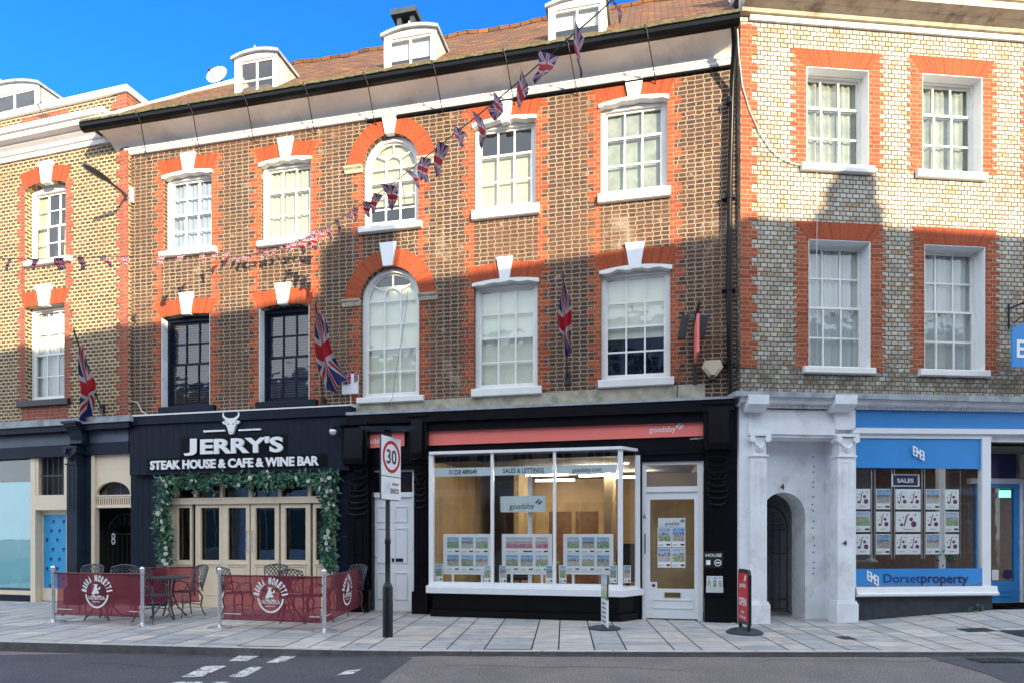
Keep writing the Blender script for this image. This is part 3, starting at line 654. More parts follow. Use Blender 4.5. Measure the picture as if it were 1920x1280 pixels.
# ================================================================== CENTRAL BUILDING
cb = thing('brick_building', 'brown brick terrace with white sash windows, two shops and red tiled roof', 'building', C)
w2 = [op(C, 308, 322, 397, 468, .05), op(C, 489, 298, 583, 449, .05), op(C, 681, 252, 784, 421, 'round'), op(C, 889, 222, 1004, 391, .05), op(C, 1126, 184, 1251, 361, .06)]
w1 = [op(C, 303, 589, 394, 763, .04), op(C, 486, 571, 580, 753, .05), op(C, 676, 500, 786, 745, 'round'), op(C, 889, 524, 1008, 729, .05), op(C, 1127, 499, 1257, 711, .06)]
SL0, SL1 = 0.0, C.s(1381)
wall(SL0, SL1, 2.9, 9.75, w2+w1).build('wall', M['brickC'], cb)
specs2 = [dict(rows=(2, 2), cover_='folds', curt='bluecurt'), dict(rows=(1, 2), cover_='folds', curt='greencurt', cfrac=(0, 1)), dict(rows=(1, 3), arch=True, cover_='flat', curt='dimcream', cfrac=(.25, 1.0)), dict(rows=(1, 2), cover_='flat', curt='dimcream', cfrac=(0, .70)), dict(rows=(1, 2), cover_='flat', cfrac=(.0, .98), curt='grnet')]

sl2 = [(297, 466, 402, 477), (481, 446, 590, 457), (671, 419, 789, 431), (884, 387, 1011, 405), (1121, 355, 1258, 373)]
sl1 = [(296, 760, 400, 772), (478, 750, 592, 762), (668, 742, 793, 753), (883, 725, 1015, 740), (1121, 708, 1264, 723)]
specs1 = [dict(rows=(2, 2), cover_='slats', curt='slat', fm='navy', rec=.16), dict(rows=(2, 2), cover_='slats', curt='slat', fm='navy', rec=.16), dict(rows=(2, 2), arch=True, cover_='flat', cfrac=(0, .88)), dict(rows=(2, 2), cover_='flat'), dict(rows=(2, 2), cover_='flat', cfrac=(.40, 1))]
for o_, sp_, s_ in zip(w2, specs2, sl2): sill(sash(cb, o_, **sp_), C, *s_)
for k, (o_, sp_, s_) in enumerate(zip(w1, specs1, sl1)): sill(sash(cb, o_, **sp_), C, *s_, mat=('navy' if k < 2 else 'white'))
# white plastered linings of the two dark windows
for o_ in w1[:2]:
    a, b, c, d, r = o_
    for q0, q1 in ((a+.001, a+.012), (b-.012, b-.001)): m = MB(); m.box(q0, q1, -.004, .16, c+.02, d-r); m.build('reveal_lining', M['bluewhite'], cb)
# sagging lead strips at the window heads
for k, o_ in enumerate(w2[:2]+w2[3:]+w1[3:]):
    a, b, c, d, r = o_; m = MB(); n = 12; rr = random.Random(k); top = arc_pts(a-.03, b+.03, d, r, n)
    lo = [(p[0], p[1]-.055-.018*sin(i*1.9+k)*(.3+rr.random())) for i, p in enumerate(top)]
    for i in range(n): m.prism([lo[i], lo[i+1], (top[i+1][0], top[i+1][1]+.01), (top[i][0], top[i][1]+.01)], -.045, .09)
    m.build('head_flashing', M['white'], cb)
KEY2 = [(337, 365, 286, 323), (519, 549, 257, 295), (716, 743, 219, 250), (934, 961, 184, 229), (1171, 1206, 146, 186)]
KEY1 = [(335, 361, 548, 589), (514, 544, 530, 570), (711, 742, 454, 498), (931, 961, 481, 527), (1172, 1209, 454, 503)]
for k in KEY2+KEY1: keystone(cb, C, *k)
def surround(root, F, o_, tl, tr, mat, c0, **k):
    """the toothed red jambs, each side an object of its own"""
    for xe, sd in ((o_[0], -1), (o_[1], 1)):
        m = MB(); toothed(m, xe, sd, *tl, c0, tr, **k); m.build('brick_jamb', M[mat], root, merge=False)
for k in range(5):
    A, B = w2[k], w1[k]
    for (a, b, c, d, r) in (A, B):
        surround(cb, C, (a, b), (.13, .24), (d-r) if k == 2 else d+.30, 'red', c-.05)
    z_hi = A[2]-.05; z_lo = B[3]+.05 if k == 2 else B[3]+.30
    e0, e1 = (A[0], A[1]) if k == 2 else (min(A[0], B[0]), max(A[1], B[1]))
    surround(cb, C, (e0, e1), (.10, .20), z_hi, 'red', z_lo, off=.003)
    for (a, b, c, d, r) in (A, B):
        kx = KEY2 if (a, b, c, d, r) == A else KEY1; q0, q1, _, _ = C.rect(*[kx[k][0], kx[k][2], kx[k][1], kx[k][3]], .05)
        if k == 2:
            Rr = (b-a)/2; cx = (a+b)/2
            for t0, t1 in ((0, pi/2-.1), (pi/2+.1, pi)): m = MB(); ground_ring(m, cx, d-r, Rr, Rr+.33, t0, t1, .009); m.build('gauged_arch', M['gauged'], cb)
        else: m = MB(); gflat(m, a-.02, b+.02, d-r*.9, d+.31-r*.9, .12, .008, crown=r); m.build('gauged_arch', M['gauged'], cb)
for (a, b, c, d, r) in (w2[2], w1[2]):            # impost blocks of the arched windows
    for sx, e in ((-1, a), (1, b)):
        m = MB(); q0, q1 = sorted((e, e+sx*.37)); z = d-r-.02
        m.sweep([(-.02, z-.09), (.03, z-.09), (.05, z-.05), (.05, z-.03), (.09, z), (.10, z+.03), (-.02, z+.035)], q0, q1); m.build('impost', M['cornstone'], cb)
# cove cornice, gutter, stays
ze = 9.47
m = MB(); a, b = SL0-.02, SL1-.06
prof = [(-.02, ze), (.05, ze), (.07, ze+.02), (.07, ze+.075), (.095, ze+.09), (.095, ze+.115)]; m.sweep(prof+[(-.02, ze+.115)], a, b); m.build('cornice_moulding', M['white'], cb)
cv = [(.06, ze+.115)]+[(.06+.44*(1-cos(t)), ze+.115+.17*sin(t)) for t in [radians(q) for q in range(0, 91, 10)]]
m = MB(); m.sweep([(p[0], p[1]) for p in cv]+[(.52, ze+.33), (-.02, ze+.33)], a-.25, b); m.build('cove', M['plaster'], cb, smooth=True)
m = MB(); m.sweep([(.50, ze+.27), (.53, ze+.255), (.60, ze+.27), (.64, ze+.32), (.65, ze+.40), (.50, ze+.40)], a-.55, b+.04); m.sweep([(.64, ze+.385), (.665, ze+.385), (.665, ze+.41), (.64, ze+.41)], a-.55, b+.04); m.build('gutter', M['black'], cb)
m = MB(); m.tube([(C.s(690), -.03, ze-.035), (C.s(1000), -.04, ze-.03), (C.s(1375), -.04, ze-.025)], .022); m.build('pipe', M['black'], cb)
for x in (262, 360, 462, 575, 688, 815, 948, 1066, 1213):
    s0 = C.s(x, .6); s1 = C.s(x+16, .05); m = MB(); m.tube([(s0-.02, -.66, ze+.43), (s0, -.66, ze+.34), (s0+.02, -.60, ze+.24), (s1-.01, -.10, ze-.04), (s1, -.01, ze-.12)], .009, 5)
    m.tube([(s0-.03, -.668, ze+.36), (s0-.03, -.668, ze+.44)], .014, 5); m.build('stay_rod', M['blacki'], cb)
# roof
zr0, off0, tan_ = ze+.40, .62, .95
def rp(s, off): return (s, -off, zr0+(off0-off)*tan_)
sa, sb_, rid = a-.5, b+.02, -2.35
hip = C.s(600, 0)+.2
m = MB(); n = 44
def rwob(s): return .02*sin(s*3.1)+.015*sin(s*7.7)
for i in range(n):
    x0, x1 = sa+(sb_-sa)*i/n, sa+(sb_-sa)*(i+1)/n
    def tp(x): 
        k = cl((x-sa)/(2.9)); return off0+(rid-off0)*k
    for j in range(6):
        q = []
        for x, t in ((x0, j/6), (x1, j/6), (x1, (j+1)/6), (x0, (j+1)/6)):
            of = off0+(tp(x)-off0)*t; p = rp(x, of); q.append((p[0], p[1], p[2]+rwob(x)*t))
        m.face(q)
rf = m.build('roof', M['tiles'], cb)
m = MB(); rr = random.Random(5)
for i in range(150):
    x = sa+(sb_-sa)*i/150; zz = rr.uniform(0, .014); m.box(x, x+(sb_-sa)/150*.96, -off0-.05, -off0+.06, zr0-.015+zz, zr0+.03+zz)
m.build('eaves_tiles', M['moss'], rf)
m = MB()
m.tube([(x, -rid, rp(x, rid)[2]+.02+rwob(x)) for x in [sa+2.9+(sb_-sa-2.9)*i/40 for i in range(41)]], .06, 6); m.build('ridge_tiles', M['tiles'], rf)
m = MB(); m.tube([rp(sa+2.9*k/10, off0+(rid-off0)*k/10) for k in range(11)], .05, 6); m.build('verge', M['cream'], rf)
# back slope and gable so that the roof is a solid
m = MB(); zt = rp(0, rid)[2]; m.face([(sa+2.9, -rid, zt), (sb_, -rid, zt), (sb_, 6.5, zr0), (sa, 6.5, zr0)][::-1]); m.face([(sa, -off0, zr0), (sa, 6.5, zr0), (sa+2.9, -rid, zt)][::-1]); m.face([(sb_, -off0, zr0), (sb_, 6.5, zr0), (sb_, -rid, zt)]); m.build('roof_back', M['tiles'], cb)
def dormer(root, F, x0, x1, yt, yb, off, deep, cols=2, rows=1, blind=0., lead=True, roofz=None, wide=.12, grid=None):
    a, b, c, d = F.rect(x0, yt, x1, yb, off); cx = (a+b)/2; rise = (b-a)*.08; sp = d-rise; y = -off
    t = MB(); fr = wide*.75
    P = arc_pts(a, b, d, rise, 10)
    # face with the window opening left free
    t.box(a, a+fr, y, y+.08, c, sp); t.box(b-fr, b, y, y+.08, c, sp); t.box(a+fr, b-fr, y, y+.08, c, c+.10); t.prism([(a, sp-.07), (b, sp-.07)]+P[::-1], y+.001, y+.08)
    ia, ib, ic, idd = a+fr, b-fr, c+.10, sp-.07; st = .035
    t.box(ia, ia+st, y+.03, y+.07, ic, idd); t.box(ib-st, ib, y+.03, y+.07, ic, idd); t.box(ia, ib, y+.031, y+.07, ic, ic+st); t.box(ia, ib, y+.031, y+.07, idd-st, idd)
    for k in range(1, cols): xx = ia+(ib-ia)*k/cols; t.box(xx-.018, xx+.018, y+.035, y+.065, ic, idd)
    for k in range(1, rows): zz = ic+(idd-ic)*k/rows; t.box(ia, ib, y+.037, y+.063, zz-.016, zz+.016)
    dm = t.build('dormer', M['white'], root)
    q = MB(); q.face([(ia, y+.05, ic), (ib, y+.05, ic), (ib, y+.05, idd), (ia, y+.05, idd)]); q.build('pane', M['glass'], dm)
    if blind: q = MB(); q.box(ia, ib, y+.12, y+.126, idd-(idd-ic)*blind, idd); q.build('blind', M['blindw'], dm)
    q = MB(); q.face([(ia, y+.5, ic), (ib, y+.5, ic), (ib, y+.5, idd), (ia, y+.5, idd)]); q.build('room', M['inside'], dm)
    q = MB(); q.face([(b, y+.03, c), (b, y+deep, c), (b, y+deep, sp), (b, y+.03, sp)]); q.build('cheek', M['cheek'], dm); q = MB(); q.face([(a, y+.03, c), (a, y+.03, sp), (a, y+deep, sp), (a, y+deep, c)]); q.build('cheek', M['cheek'], dm)
    q = MB(); P2 = arc_pts(a-.05, b+.05, d+.035, rise+.015, 10); P1 = [(p[0]*1, p[1]-.06) for p in P2]
    for i in range(10): q.prism([P1[i], P1[i+1], P2[i+1], P2[i]], y-.06, y+deep)
    q.lathe([(.02, 0), (.03, .03), (.01, .07)], (cx, y-.03, d+.03), 6); q.build('dormer_roof', M['lead'] if lead else M['white'], dm)
dormer(cb, C, 440, 520, 97, 194, .16, 1.5, 2, 2)
dormer(cb, C, 720, 818, 52, 147, .16, 1.5, 2, 1, blind=.5)
dormer(cb, C, 1028, 1136, -4, 93, .16, 1.5, 2, 1, blind=.45)
# chimney on the ridge
cy = 2.6; cs, cz0 = C.px(764, 58, -cy); cz1 = C.px(764, 40, -cy)[1]; cz2 = C.px(764, 30, -cy)[1]
m = MB(); m.box(cs-.25, cs+.25, cy-.2, cy+.4, cz0-1.6, cz0-.05); ch = m.build('chimney', M['redflat'], cb)
m = MB()
for sx in (-.2, .12): m.box(cs+sx, cs+sx+.1, cy-.15, cy+.3, cz0-.05, cz1)
m.box(cs-.32, cs+.3, cy-.25, cy+.45, cz1, cz2); m.build('chimney_cap', M['rubber'], ch)
# brick chimney and lead work behind the roof at the right
cy = 3.2; a, z = C.px(1212, 40, -cy); m = MB(); b_ = C.px(1244, 40, -cy)[0]; m.box(a, b_, cy, cy+.8, z-1, z+1.6); m.build('chimney', M['cornstone'], cb)
m = MB(); a, z = C.px(1235, 34, -2.6); b_, z2 = C.px(1400, 20, -2.6); m.box(a, b_+.6, 2.6, 4.2, z-1.2, z+.15); m.box(a, b_+.6, 2.5, 4.2, z+.15, z+.22); m.build('rear_dormer', M['lead'], cb)
# stone band above the estate agent, with stained render
m = MB(); m.pslab(C, (657, 757, 779), (1322, 718, 752), .02, .05); m.build('stone_band', M['stone'], cb)
# ================================================================== estate agent shopfront (right half of the ground floor)
m = MB()                                        # cornice with lead top
m.pslab(C, (650, 778, 795), (1378, 746, 768), .30, .32); m.pslab(C, (655, 792, 812), (1375, 765, 787), .20, .22)
m.build('shop_cornice', M['black'], cb)
m = MB(); m.pslab(C, (648, 772, 777.5), (1380, 741, 745.5), .33, .35); m.build('lead_capping', M['lead'], cb)
m = MB(); m.pslab(C, (650, 808, 862), (1378, 784, 838), .08, .1); m.pslab(C, (650, 850, 872), (1378, 812, 846), .07, .2); m.build('fascia_board', M['black'], cb)
# carved brackets and pilasters
def pilaster(x0, x1, yt, yb, br_top, mat='black', off=.12, base=True):
    m = MB(); a, b, c, d = C.rect(x0, yt, x1, yb, off); c = 0.0
    m.box(a, b, -off, .02, c, d); m.box(a-.03, b+.03, -off-.04, .01, c, c+.42); m.box(a-.02, b+.02, -off-.03, .01, d-.06, d)
    for k in range(2): xx = a+(b-a)*(.3+.4*k); m.box(xx-.018, xx+.018, -off-.012, -off+.01, c+.55, d-.9)
    # carved scrolls and swags down the upper shaft
    zz = d-.10; i = 0
    while zz > d-.9:
        rq = random.Random(i*7+int(x0)); wq = (b-a)*(.34+.12*rq.random()); cxx = (a+b)/2
        m.tube([(cxx+wq*cos(t_), -off-.012-.03*abs(sin(t_)), zz-.05*sin(t_)-.015*rq.random()) for t_ in [pi*k_/8 for k_ in range(9)]], [.008, .014, .018, .022, .026, .022, .018, .014, .008], 6)
        for sx_ in (-1, 1): m.lathe([(0, -.02), (.018, -.012), (.024, 0), (.018, .012), (0, .02)], (cxx+sx_*wq, -off-.01, zz+.01), 7)
        zz -= .085+.05*rq.random(); i += 1
    m.tube([(a+.02, -off-.02, d-.3), ((a+b)/2, -off-.05, d-.45), (b-.02, -off-.02, d-.3)], .02, 6)
    z1 = C.px((x0+x1)/2, br_top, .3)[1]
    m.prism([(a-.03, d), (b+.03, d), (b+.05, d+.1), (b+.05, z1), (a-.05, z1), (a-.05, d+.1)], -.26, 0); m.box(a-.07, b+.07, -.33, .0, z1, z1+.05)
    m.sweep([(.26, d), (.30, d+.02), (.34, d+.12), (.30, z1-.05), (.27, z1)], a+.02, b-.02)
    return m.build('pilaster', M[mat], cb)
pilaster(652, 690, 872, 1150, 796); pilaster(776, 800, 862, 1150, 780); pilaster(1324, 1366, 845, 1165, 757)
m = MB(); m.pbox(C, 690, 855, 697, 1150, .04, .2); m.pbox(C, 1198, 840, 1204, 1162, .03, .15); m.pbox(C, 1366, 770, 1384, 1166, .10, .25); m.pbox(C, 1204, 833, 1326, 864, .02, .12); m.pbox(C, 690, 857, 778, 880, .02, .12); m.build('shop_surround', M['black'], cb)
# white panelled side door
def panel_door(root, name, F, x0, x1, yt, yb, off, mat, panels, knob=True, letter=True, frame=None, thick=.05):
    a, b, c, d = F.rect(x0, yt, x1, yb, off); c = max(c, .015) if c < .1 else c; m = MB(); y = -off; wv, h = b-a, d-c
    m.box(a, b, y, y+thick, c, d)
    for (px0, px1, pz0, pz1) in panels:
        q = (a+wv*px0, a+wv*px1, c+h*pz0, c+h*pz1); e = .022
        m.box(q[0], q[1], y-.016, y+.01, q[2], q[2]+e); m.box(q[0], q[1], y-.016, y+.01, q[3]-e, q[3]); m.box(q[0], q[0]+e, y-.016, y+.01, q[2]+e, q[3]-e); m.box(q[1]-e, q[1], y-.016, y+.01, q[2]+e, q[3]-e)
        m.box(q[0]+.035, q[1]-.035, y-.005, y+.01, q[2]+.035, q[3]-.035)
    dr = m.build(name, M[mat], root)
    return dr, (a, b, c, d)
sixp = [(.12, .44, .78, .92), (.56, .88, .78, .92), (.12, .44, .42, .73), (.56, .88, .42, .73), (.12, .44, .10, .34), (.56, .88, .10, .34)]
dr, q = panel_door(cb, 'side_door', C, 699, 773, 931, 1147, -.10, 'whiteclean', sixp)
m = MB(); m.box(q[0]+.40, q[0]+.63, .085, .1, .96, 1.03); m.build('letterbox', M['blacki'], dr)
m = MB(); m.lathe([(0, 0), (.02, .01), (.022, .03), (0, .045)], (q[0]+.06, .07, 1.05), 8); m.build('door_knob', M['chrome'], dr)
m = MB(); m.pbox(C, 695, 876, 700, 1148, -.06, .1); m.pbox(C, 773, 876, 778, 1148, -.06, .1); m.pbox(C, 700, 876, 773, 883, -.06, .1); m.pbox(C, 700, 922, 773, 931, -.06, .1); m.pbox(C, 735, 883, 738, 922, -.07, .06)
dfm = m.build('door_frame', M['bluewhite'], cb)
m = MB(); m.pbox(C, 700, 883, 773, 922, -.12, .005); m.build('pane', M['shopglass'], dfm)
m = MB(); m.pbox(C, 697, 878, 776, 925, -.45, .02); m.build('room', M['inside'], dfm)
m = MB(); m.pbox(C, 690, 1146, 780, 1153, .1, .3); m.build('door_step', M['stone'], cb)
# bay shop window
OB = .42
s0, s1 = C.s(808, OB), C.s(1163, OB); sl_, sr = s0-.14, s1+.30
zb0, zb1 = C.px(1000, 1100, OB)[1], C.px(1000, 846, OB)[1]
m = MB()
def bayring(m, z0, z1, grow, y_back=.0):
    P = [(sl_-grow, y_back), (s0-grow*.6, -OB-grow), (s1+grow*.6, -OB-grow), (sr+grow, y_back)]
    Q = [(sl_+.06, y_back+.0), (s0+.05, -OB+.06), (s1-.05, -OB+.06), (sr-.06, y_back+.0)]
    v = [(x, y, z0) for x, y in P]+[(x, y, z1) for x, y in P]+[(x, y, z0) for x, y in Q]+[(x, y, z1) for x, y in Q]; F_ = []
    for i in range(3): F_ += [(i, i+1, i+5, i+4), (i+4, i+5, i+13, i+12), (i+9, i+8, i+12, i+13), (i+1, i, i+8, i+9)]
    m.idx(v, F_)
bayring(m, zb0-.13, zb0-.02, .10); bayring(m, zb0-.02, zb0+.02, .05); bayring(m, zb1, zb1+.05, .04)
def post(m, x, y, wv=.065, dpt=.08, z0=zb0+.02, z1=zb1): m.box(x-wv/2, x+wv/2, y, y+dpt, z0, z1)
for x in (808, 1163): post(m, C.s(x, OB), -OB, .085)
for x in (922.5, 1039.5): post(m, C.s(x, OB), -OB-.01, .05)
post(m, sl_+.02, -.07, .08); post(m, sr-.02, -.07, .09)
m.box(s0, s1, -OB+.01, -OB+.05, zb0+.02, zb0+.07)
bay = m.build('bay_window', M['whiteclean'], cb)
m = MB(); y = -OB+.03; m.face([(s0, y, zb0), (s1, y, zb0), (s1, y, zb1), (s0, y, zb1)]); m.face([(s1, y, zb0), (sr, -.02, zb0), (sr, -.02, zb1), (s1, y, zb1)]); m.face([(sl_, -.02, zb0), (s0, y, zb0), (s0, y, zb1), (sl_, -.02, zb1)]); m.build('pane', M['shopglass'], bay)
m = MB(); P = [(sl_+.04, .0), (s0+.02, -OB+.05), (s1-.02, -OB+.05), (sr-.04, .0)]; v = [(x, y, .0) for x, y in P]+[(x, y, zb0-.13) for x, y in P]; m.idx(v, [(i, i+1, i+5, i+4) for i in range(3)])
v = [(x+(.03 if i > 1 else -.03), y-.05, .0) for i, (x, y) in enumerate(P)]+[(x+(.03 if i > 1 else -.03), y-.05, .12) for i, (x, y) in enumerate(P)]+[(x, y, .15) for x, y in P]
m.idx(v, [(i, i+1, i+5, i+4) for i in range(3)]+[(i+4, i+5, i+9, i+8) for i in range(3)]); m.build('stall_riser', M['black'], bay)
m = MB(); m.box(C.s(798), sl_+.10, -.03, .10, .0, zb0-.1); m.box(sr-.1, C.s(1204), -.03, .10, .0, zb0-.1); m.box(C.s(798), sl_+.02, -.03, .06, zb0-.1, zb1+.1); m.build('shop_surround', M['black'], cb)
m = MB(); m.idx([(sl_, .3, zb0), (s0, -OB+.06, zb0), (s1, -OB+.06, zb0), (sr, .3, zb0)], [(0, 1, 2, 3)]); m.build('display_shelf', M['whiteclean'], bay)
m = MB(); m.idx([(sl_, .3, zb1+.004), (s0, -OB+.02, zb1+.004), (s1, -OB+.02, zb1+.004), (sr, .3, zb1+.004)], [(0, 3, 2, 1)]); m.build('soffit', M['ceil'], bay)
# the office behind the glass
ra, rb, rd, rf_, rc = sl_-.15, C.s(1322), 5.6, .10, zb1+.02
m = MB(); m.face([(ra, rd, rf_), (rb, rd, rf_), (rb, rd, rc), (ra, rd, rc)]); m.face([(ra, .05, rf_), (ra, rd, rf_), (ra, rd, rc), (ra, .05, rc)]); m.face([(rb, .05, rf_), (rb, .05, rc), (rb, rd, rc), (rb, rd, rf_)])
m.box(ra+1.0, ra+1.12, 3.4, rd-.01, rf_, rc-.01); m.box(rb-1.9, rb-1.75, 2.3, rd-.01, rf_, rc-.01); office = m.build('office_wall', M['tan'], cb)
m = MB()
for x0_, x1_, z1_ in ((ra+1.5, ra+2.1, 2.1), (rb-2.9, rb-2.3, 2.1)): m.box(x0_, x1_, rd-.03, rd-.005, rf_, z1_)
m.build('inner_door', M['slat'], office)
m = MB(); m.face([(ra, .05, rf_), (rb, .05, rf_), (rb, rd, rf_), (ra, rd, rf_)]); m.build('office_floor', M['tanfloor'], cb)
m = MB(); m.face([(ra, -.0, rc), (ra, rd, rc), (rb, rd, rc), (rb, -.0, rc)]); oc = m.build('office_ceiling', M['ceil'], cb)
m = MB()
for x, y in ((1.45, 2.6), (2.6, 2.2), (2.6, 3.0), (3.3, 3.6), (1.4, 4.1)): m.box(ra+x, ra+x+.95, y, y+.10, rc-.16, rc-.12)
m.build('strip_light', M['tube'], oc)
m = MB()
for x, y in ((.55, .9), (1.5, .75), (2.4, .8), (3.5, .75), (4.4, .8), (3.7, 1.9), (4.6, 1.6)): m.lathe([(.045, 0), (.045, .006)], (ra+x, y, rc-.012), 10)
m.build('downlight', M['spot'], oc)
# a table and seats inside
for k_, x in enumerate((ra+1.0, ra+3.3)):
    t = thing('office_desk', ('brown desk with a black monitor behind the left display stand', 'brown desk with a black monitor behind the right display stand')[k_], 'desk', C, (x, 2.4, rf_), 'desks in the office')
    m = MB(); m.box(x, x+1.15, 2.4, 3.1, rf_+.72, rf_+.76); m.build('desktop', M['tan'], t)
    for q0 in (x+.04, x+1.06): m = MB(); m.box(q0, q0+.05, 2.45, 3.05, rf_, rf_+.72); m.build('leg', M['slat'], t)
    t = thing('monitor', ('black monitor on the left office desk', 'black monitor on the right office desk')[k_], 'monitor', C, (x+.5, 2.7, rf_+.76), 'monitors in the office')
    m = MB(); m.box(x+.25, x+.75, 2.70, 2.73, rf_+.87, rf_+1.19); m.build('screen', M['blacki'], t); m = MB(); m.box(x+.42, x+.58, 2.66, 2.80, rf_+.761, rf_+.775); m.box(x+.48, x+.52, 2.72, 2.74, rf_+.775, rf_+.88); m.build('stand', M['blacki'], t)
    t = thing('office_chair', ('black office chair before the left desk behind the bay window', 'black office chair before the right desk behind the bay window')[k_], 'chair', C, (x+.4, 2.0, rf_), 'office chairs')
    m = MB(); m.box(x+.2, x+.66, 1.80, 1.86, rf_+.50, rf_+1.06); m.build('backrest', M['blacki'], t); m = MB(); m.box(x+.2, x+.66, 1.86, 2.28, rf_+.42, rf_+.48); m.build('seat', M['blacki'], t); m = MB(); m.lathe([(.25, 0), (.24, .03), (.03, .06), (.03, .42)], (x+.43, 2.07, rf_), 10); m.build('pedestal', M['zinc'], t)
# shop door of the estate agent
m = MB(); m.pbox(C, 1203, 862, 1212, 1163, -.02, .12); m.pbox(C, 1308, 862, 1318, 1163, -.02, .12); m.pbox(C, 1212, 862, 1308, 870, -.02, .12); m.pbox(C, 1212, 911, 1308, 921, -.02, .12); fr_ = m.build('door_frame', M['whiteclean'], cb)
m = MB(); m.pbox(C, 1212, 870, 1308, 911, -.07, .006); m.build('pane', M['shopglass'], fr_)
m = MB(); a, b, c, d = C.rect(1212, 921, 1308, 1162, -.05); c = .02; y = .05
ga, gb, gc, gd = C.rect(1219, 935, 1302, 1103, -.05); m.box(a, ga, y, y+.05, c, d); m.box(gb, b, y, y+.05, c, d); m.box(ga, gb, y, y+.05, gd, d); m.box(ga, gb, y, y+.05, c, gc)
pa, pb, pc, pd = C.rect(1224, 1123, 1299, 1140, -.05)
for q_ in ((pa, pb, pc, pc+.015), (pa, pb, pd-.015, pd), (pa, pa+.015, pc, pd), (pb-.015, pb, pc, pd)): m.box(q_[0], q_[1], y-.012, y, q_[2], q_[3])
sd = m.build('shop_door', M['whiteclean'], cb)
m = MB(); m.face([(ga, y+.025, gc), (gb, y+.025, gc), (gb, y+.025, gd), (ga, y+.025, gd)]); m.build('pane', M['shopglass'], sd)
m = MB(); m.pbox(C, 1246, 1110, 1276, 1119, -.035, .02); m.build('letterbox', pm('aged_brass', (.25, .17, .06), .35, .8), sd)
m = MB(); hx = C.s(1209.5, -.03); z0, z1 = C.px(1209, 1036, 0)[1], C.px(1209, 1000, 0)[1]; m.tube([(hx, -.03, z0), (hx, -.05, z0), (hx, -.05, z1), (hx, -.03, z1)], .011, 6); m.build('pull_handle', M['blacki'], sd)
m = MB(); m.ptext(C, '6', (1206, 962, 972), (1211, 972), -.015, bold=.01); m.build('house_number', M['darkgrey'], fr_)
m = MB(); a, b = C.s(1204), C.s(1318); m.box(a, b, 1.5, 1.52, .1, 2.7); m.build('lobby_wall', M['tan'], cb)
# black panel with notices right of the door
m = MB(); m.pbox(C, 1320, 845, 1326, 1166, .04, .1); m.build('door_jamb', M['black'], cb)
# ================================================================== steak house frontage (left half of the ground floor)
m = MB(); m.pbox(C, 630, 880, 652, 1150, .06, .16); m.build('side_panelling', M['navy'], cb)
m = MB(); m.pbox(C, 245, 888, 304, 1146, .06, .16); sp_ = m.build('side_panelling', M['navy'], cb)
m = MB()
for x in (258, 268, 280, 292): a = C.s(x, .06); m.box(a-.004, a+.004, -.063, -.05, .02, 2.72)
m.build('board_groove', M['shadow'], sp_)
YT = -.02                                       # timber front stands a little behind the wall face
def fr(m, x0, yt, x1, yb, off=-.02, dep=.08): m.pbox(C, x0, yt, x1, yb, off, dep)
tf = MB(); fr(tf, 304, 931, 632, 943, .02, .12); fr(tf, 304, 884, 632, 894, -.02, .1); fr(tf, 326, 1120, 612, 1141, -.0, .1)
for x in (328, 366, 415, 469, 524, 580, 612): fr(tf, x-3, 894, x+3, 931, -.02, .07)
fr(tf, 300, 894, 308, 1141, -.01, .08); fr(tf, 612, 894, 632, 1141, -.01, .08); fr(tf, 308, 943, 330, 1141, -.03, .06)
front = tf.build('shop_frame', M['cream'], cb)
m = MB(); m.pbox(C, 304, 890, 632, 1140, -.11, .006); m.build('pane', M['shopglass'], front)
def leaf(x0, x1, gx0, gx1, name='folding_door', hinge=None):
    m = MB(); a, b, c, d = C.rect(x0, 943, x1, 1124, -.03); g0, g1, g2, g3 = C.rect(gx0, 951, gx1, 1049, -.03); y = .03
    m.box(a+.004, g0, y, y+.05, c, d-.003); m.box(g1, b-.004, y, y+.05, c, d-.003); m.box(g0, g1, y, y+.05, g3, d-.003); m.box(g0, g1, y, y+.05, c, g2)
    p0, p1, p2, p3 = g0, g1, c+.10, g2-.12
    for q in ((p0, p1, p2, p2+.018), (p0, p1, p3-.018, p3), (p0, p0+.018, p2, p3), (p1-.018, p1, p2, p3)): m.box(q[0], q[1], y-.012, y, q[2], q[3])
    m.box(p0-.02, p1+.02, y-.02, y, p3+.03, p3+.05)
    return m.build(name, M['cream'], cb)
leaf(328, 360, 333, 356); leaf(366, 416, 376, 411); d2 = leaf(416, 468, 427, 461); d3 = leaf(470, 523, 479, 515); leaf(526, 582, 535, 573); leaf(586, 612, 592, 611)
for d_, x in ((d2, 464), (d3, 474)):
    m = MB(); hx = C.s(x, .0); z0, z1 = C.px(x, 1032)[1], C.px(x, 995)[1]; m.tube([(hx, .02, z0), (hx, -.03, z0), (hx, -.03, z1), (hx, .02, z1)], .011, 6); m.build('pull_handle', M['chrome'], d_)
a, b = C.s(300), C.s(634); m = MB(); rc2 = 2.78
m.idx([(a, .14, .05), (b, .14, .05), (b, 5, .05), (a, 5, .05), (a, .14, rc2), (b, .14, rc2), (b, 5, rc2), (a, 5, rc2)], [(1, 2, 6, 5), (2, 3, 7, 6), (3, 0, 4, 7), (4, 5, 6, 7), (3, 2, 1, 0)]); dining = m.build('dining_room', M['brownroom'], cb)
for k_, (x, y) in enumerate(((a+.7, 1.1), (a+2.3, 1.3))):
    t = thing('dining_table', ('dark round table inside the steak house behind the leftmost glazed doors', 'dark round table inside the steak house behind the right hand glazed doors')[k_], 'table', C, (x, y, .05), 'tables inside the steak house')
    m = MB(); m.lathe([(.32, .73), (.32, .76)], (x, y, .05), 16); m.build('tabletop', M['slat'], t); m = MB(); m.lathe([(.22, 0), (.2, .03), (.03, .05), (.025, .73)], (x, y, .05), 10); m.build('pedestal', M['blacki'], t)
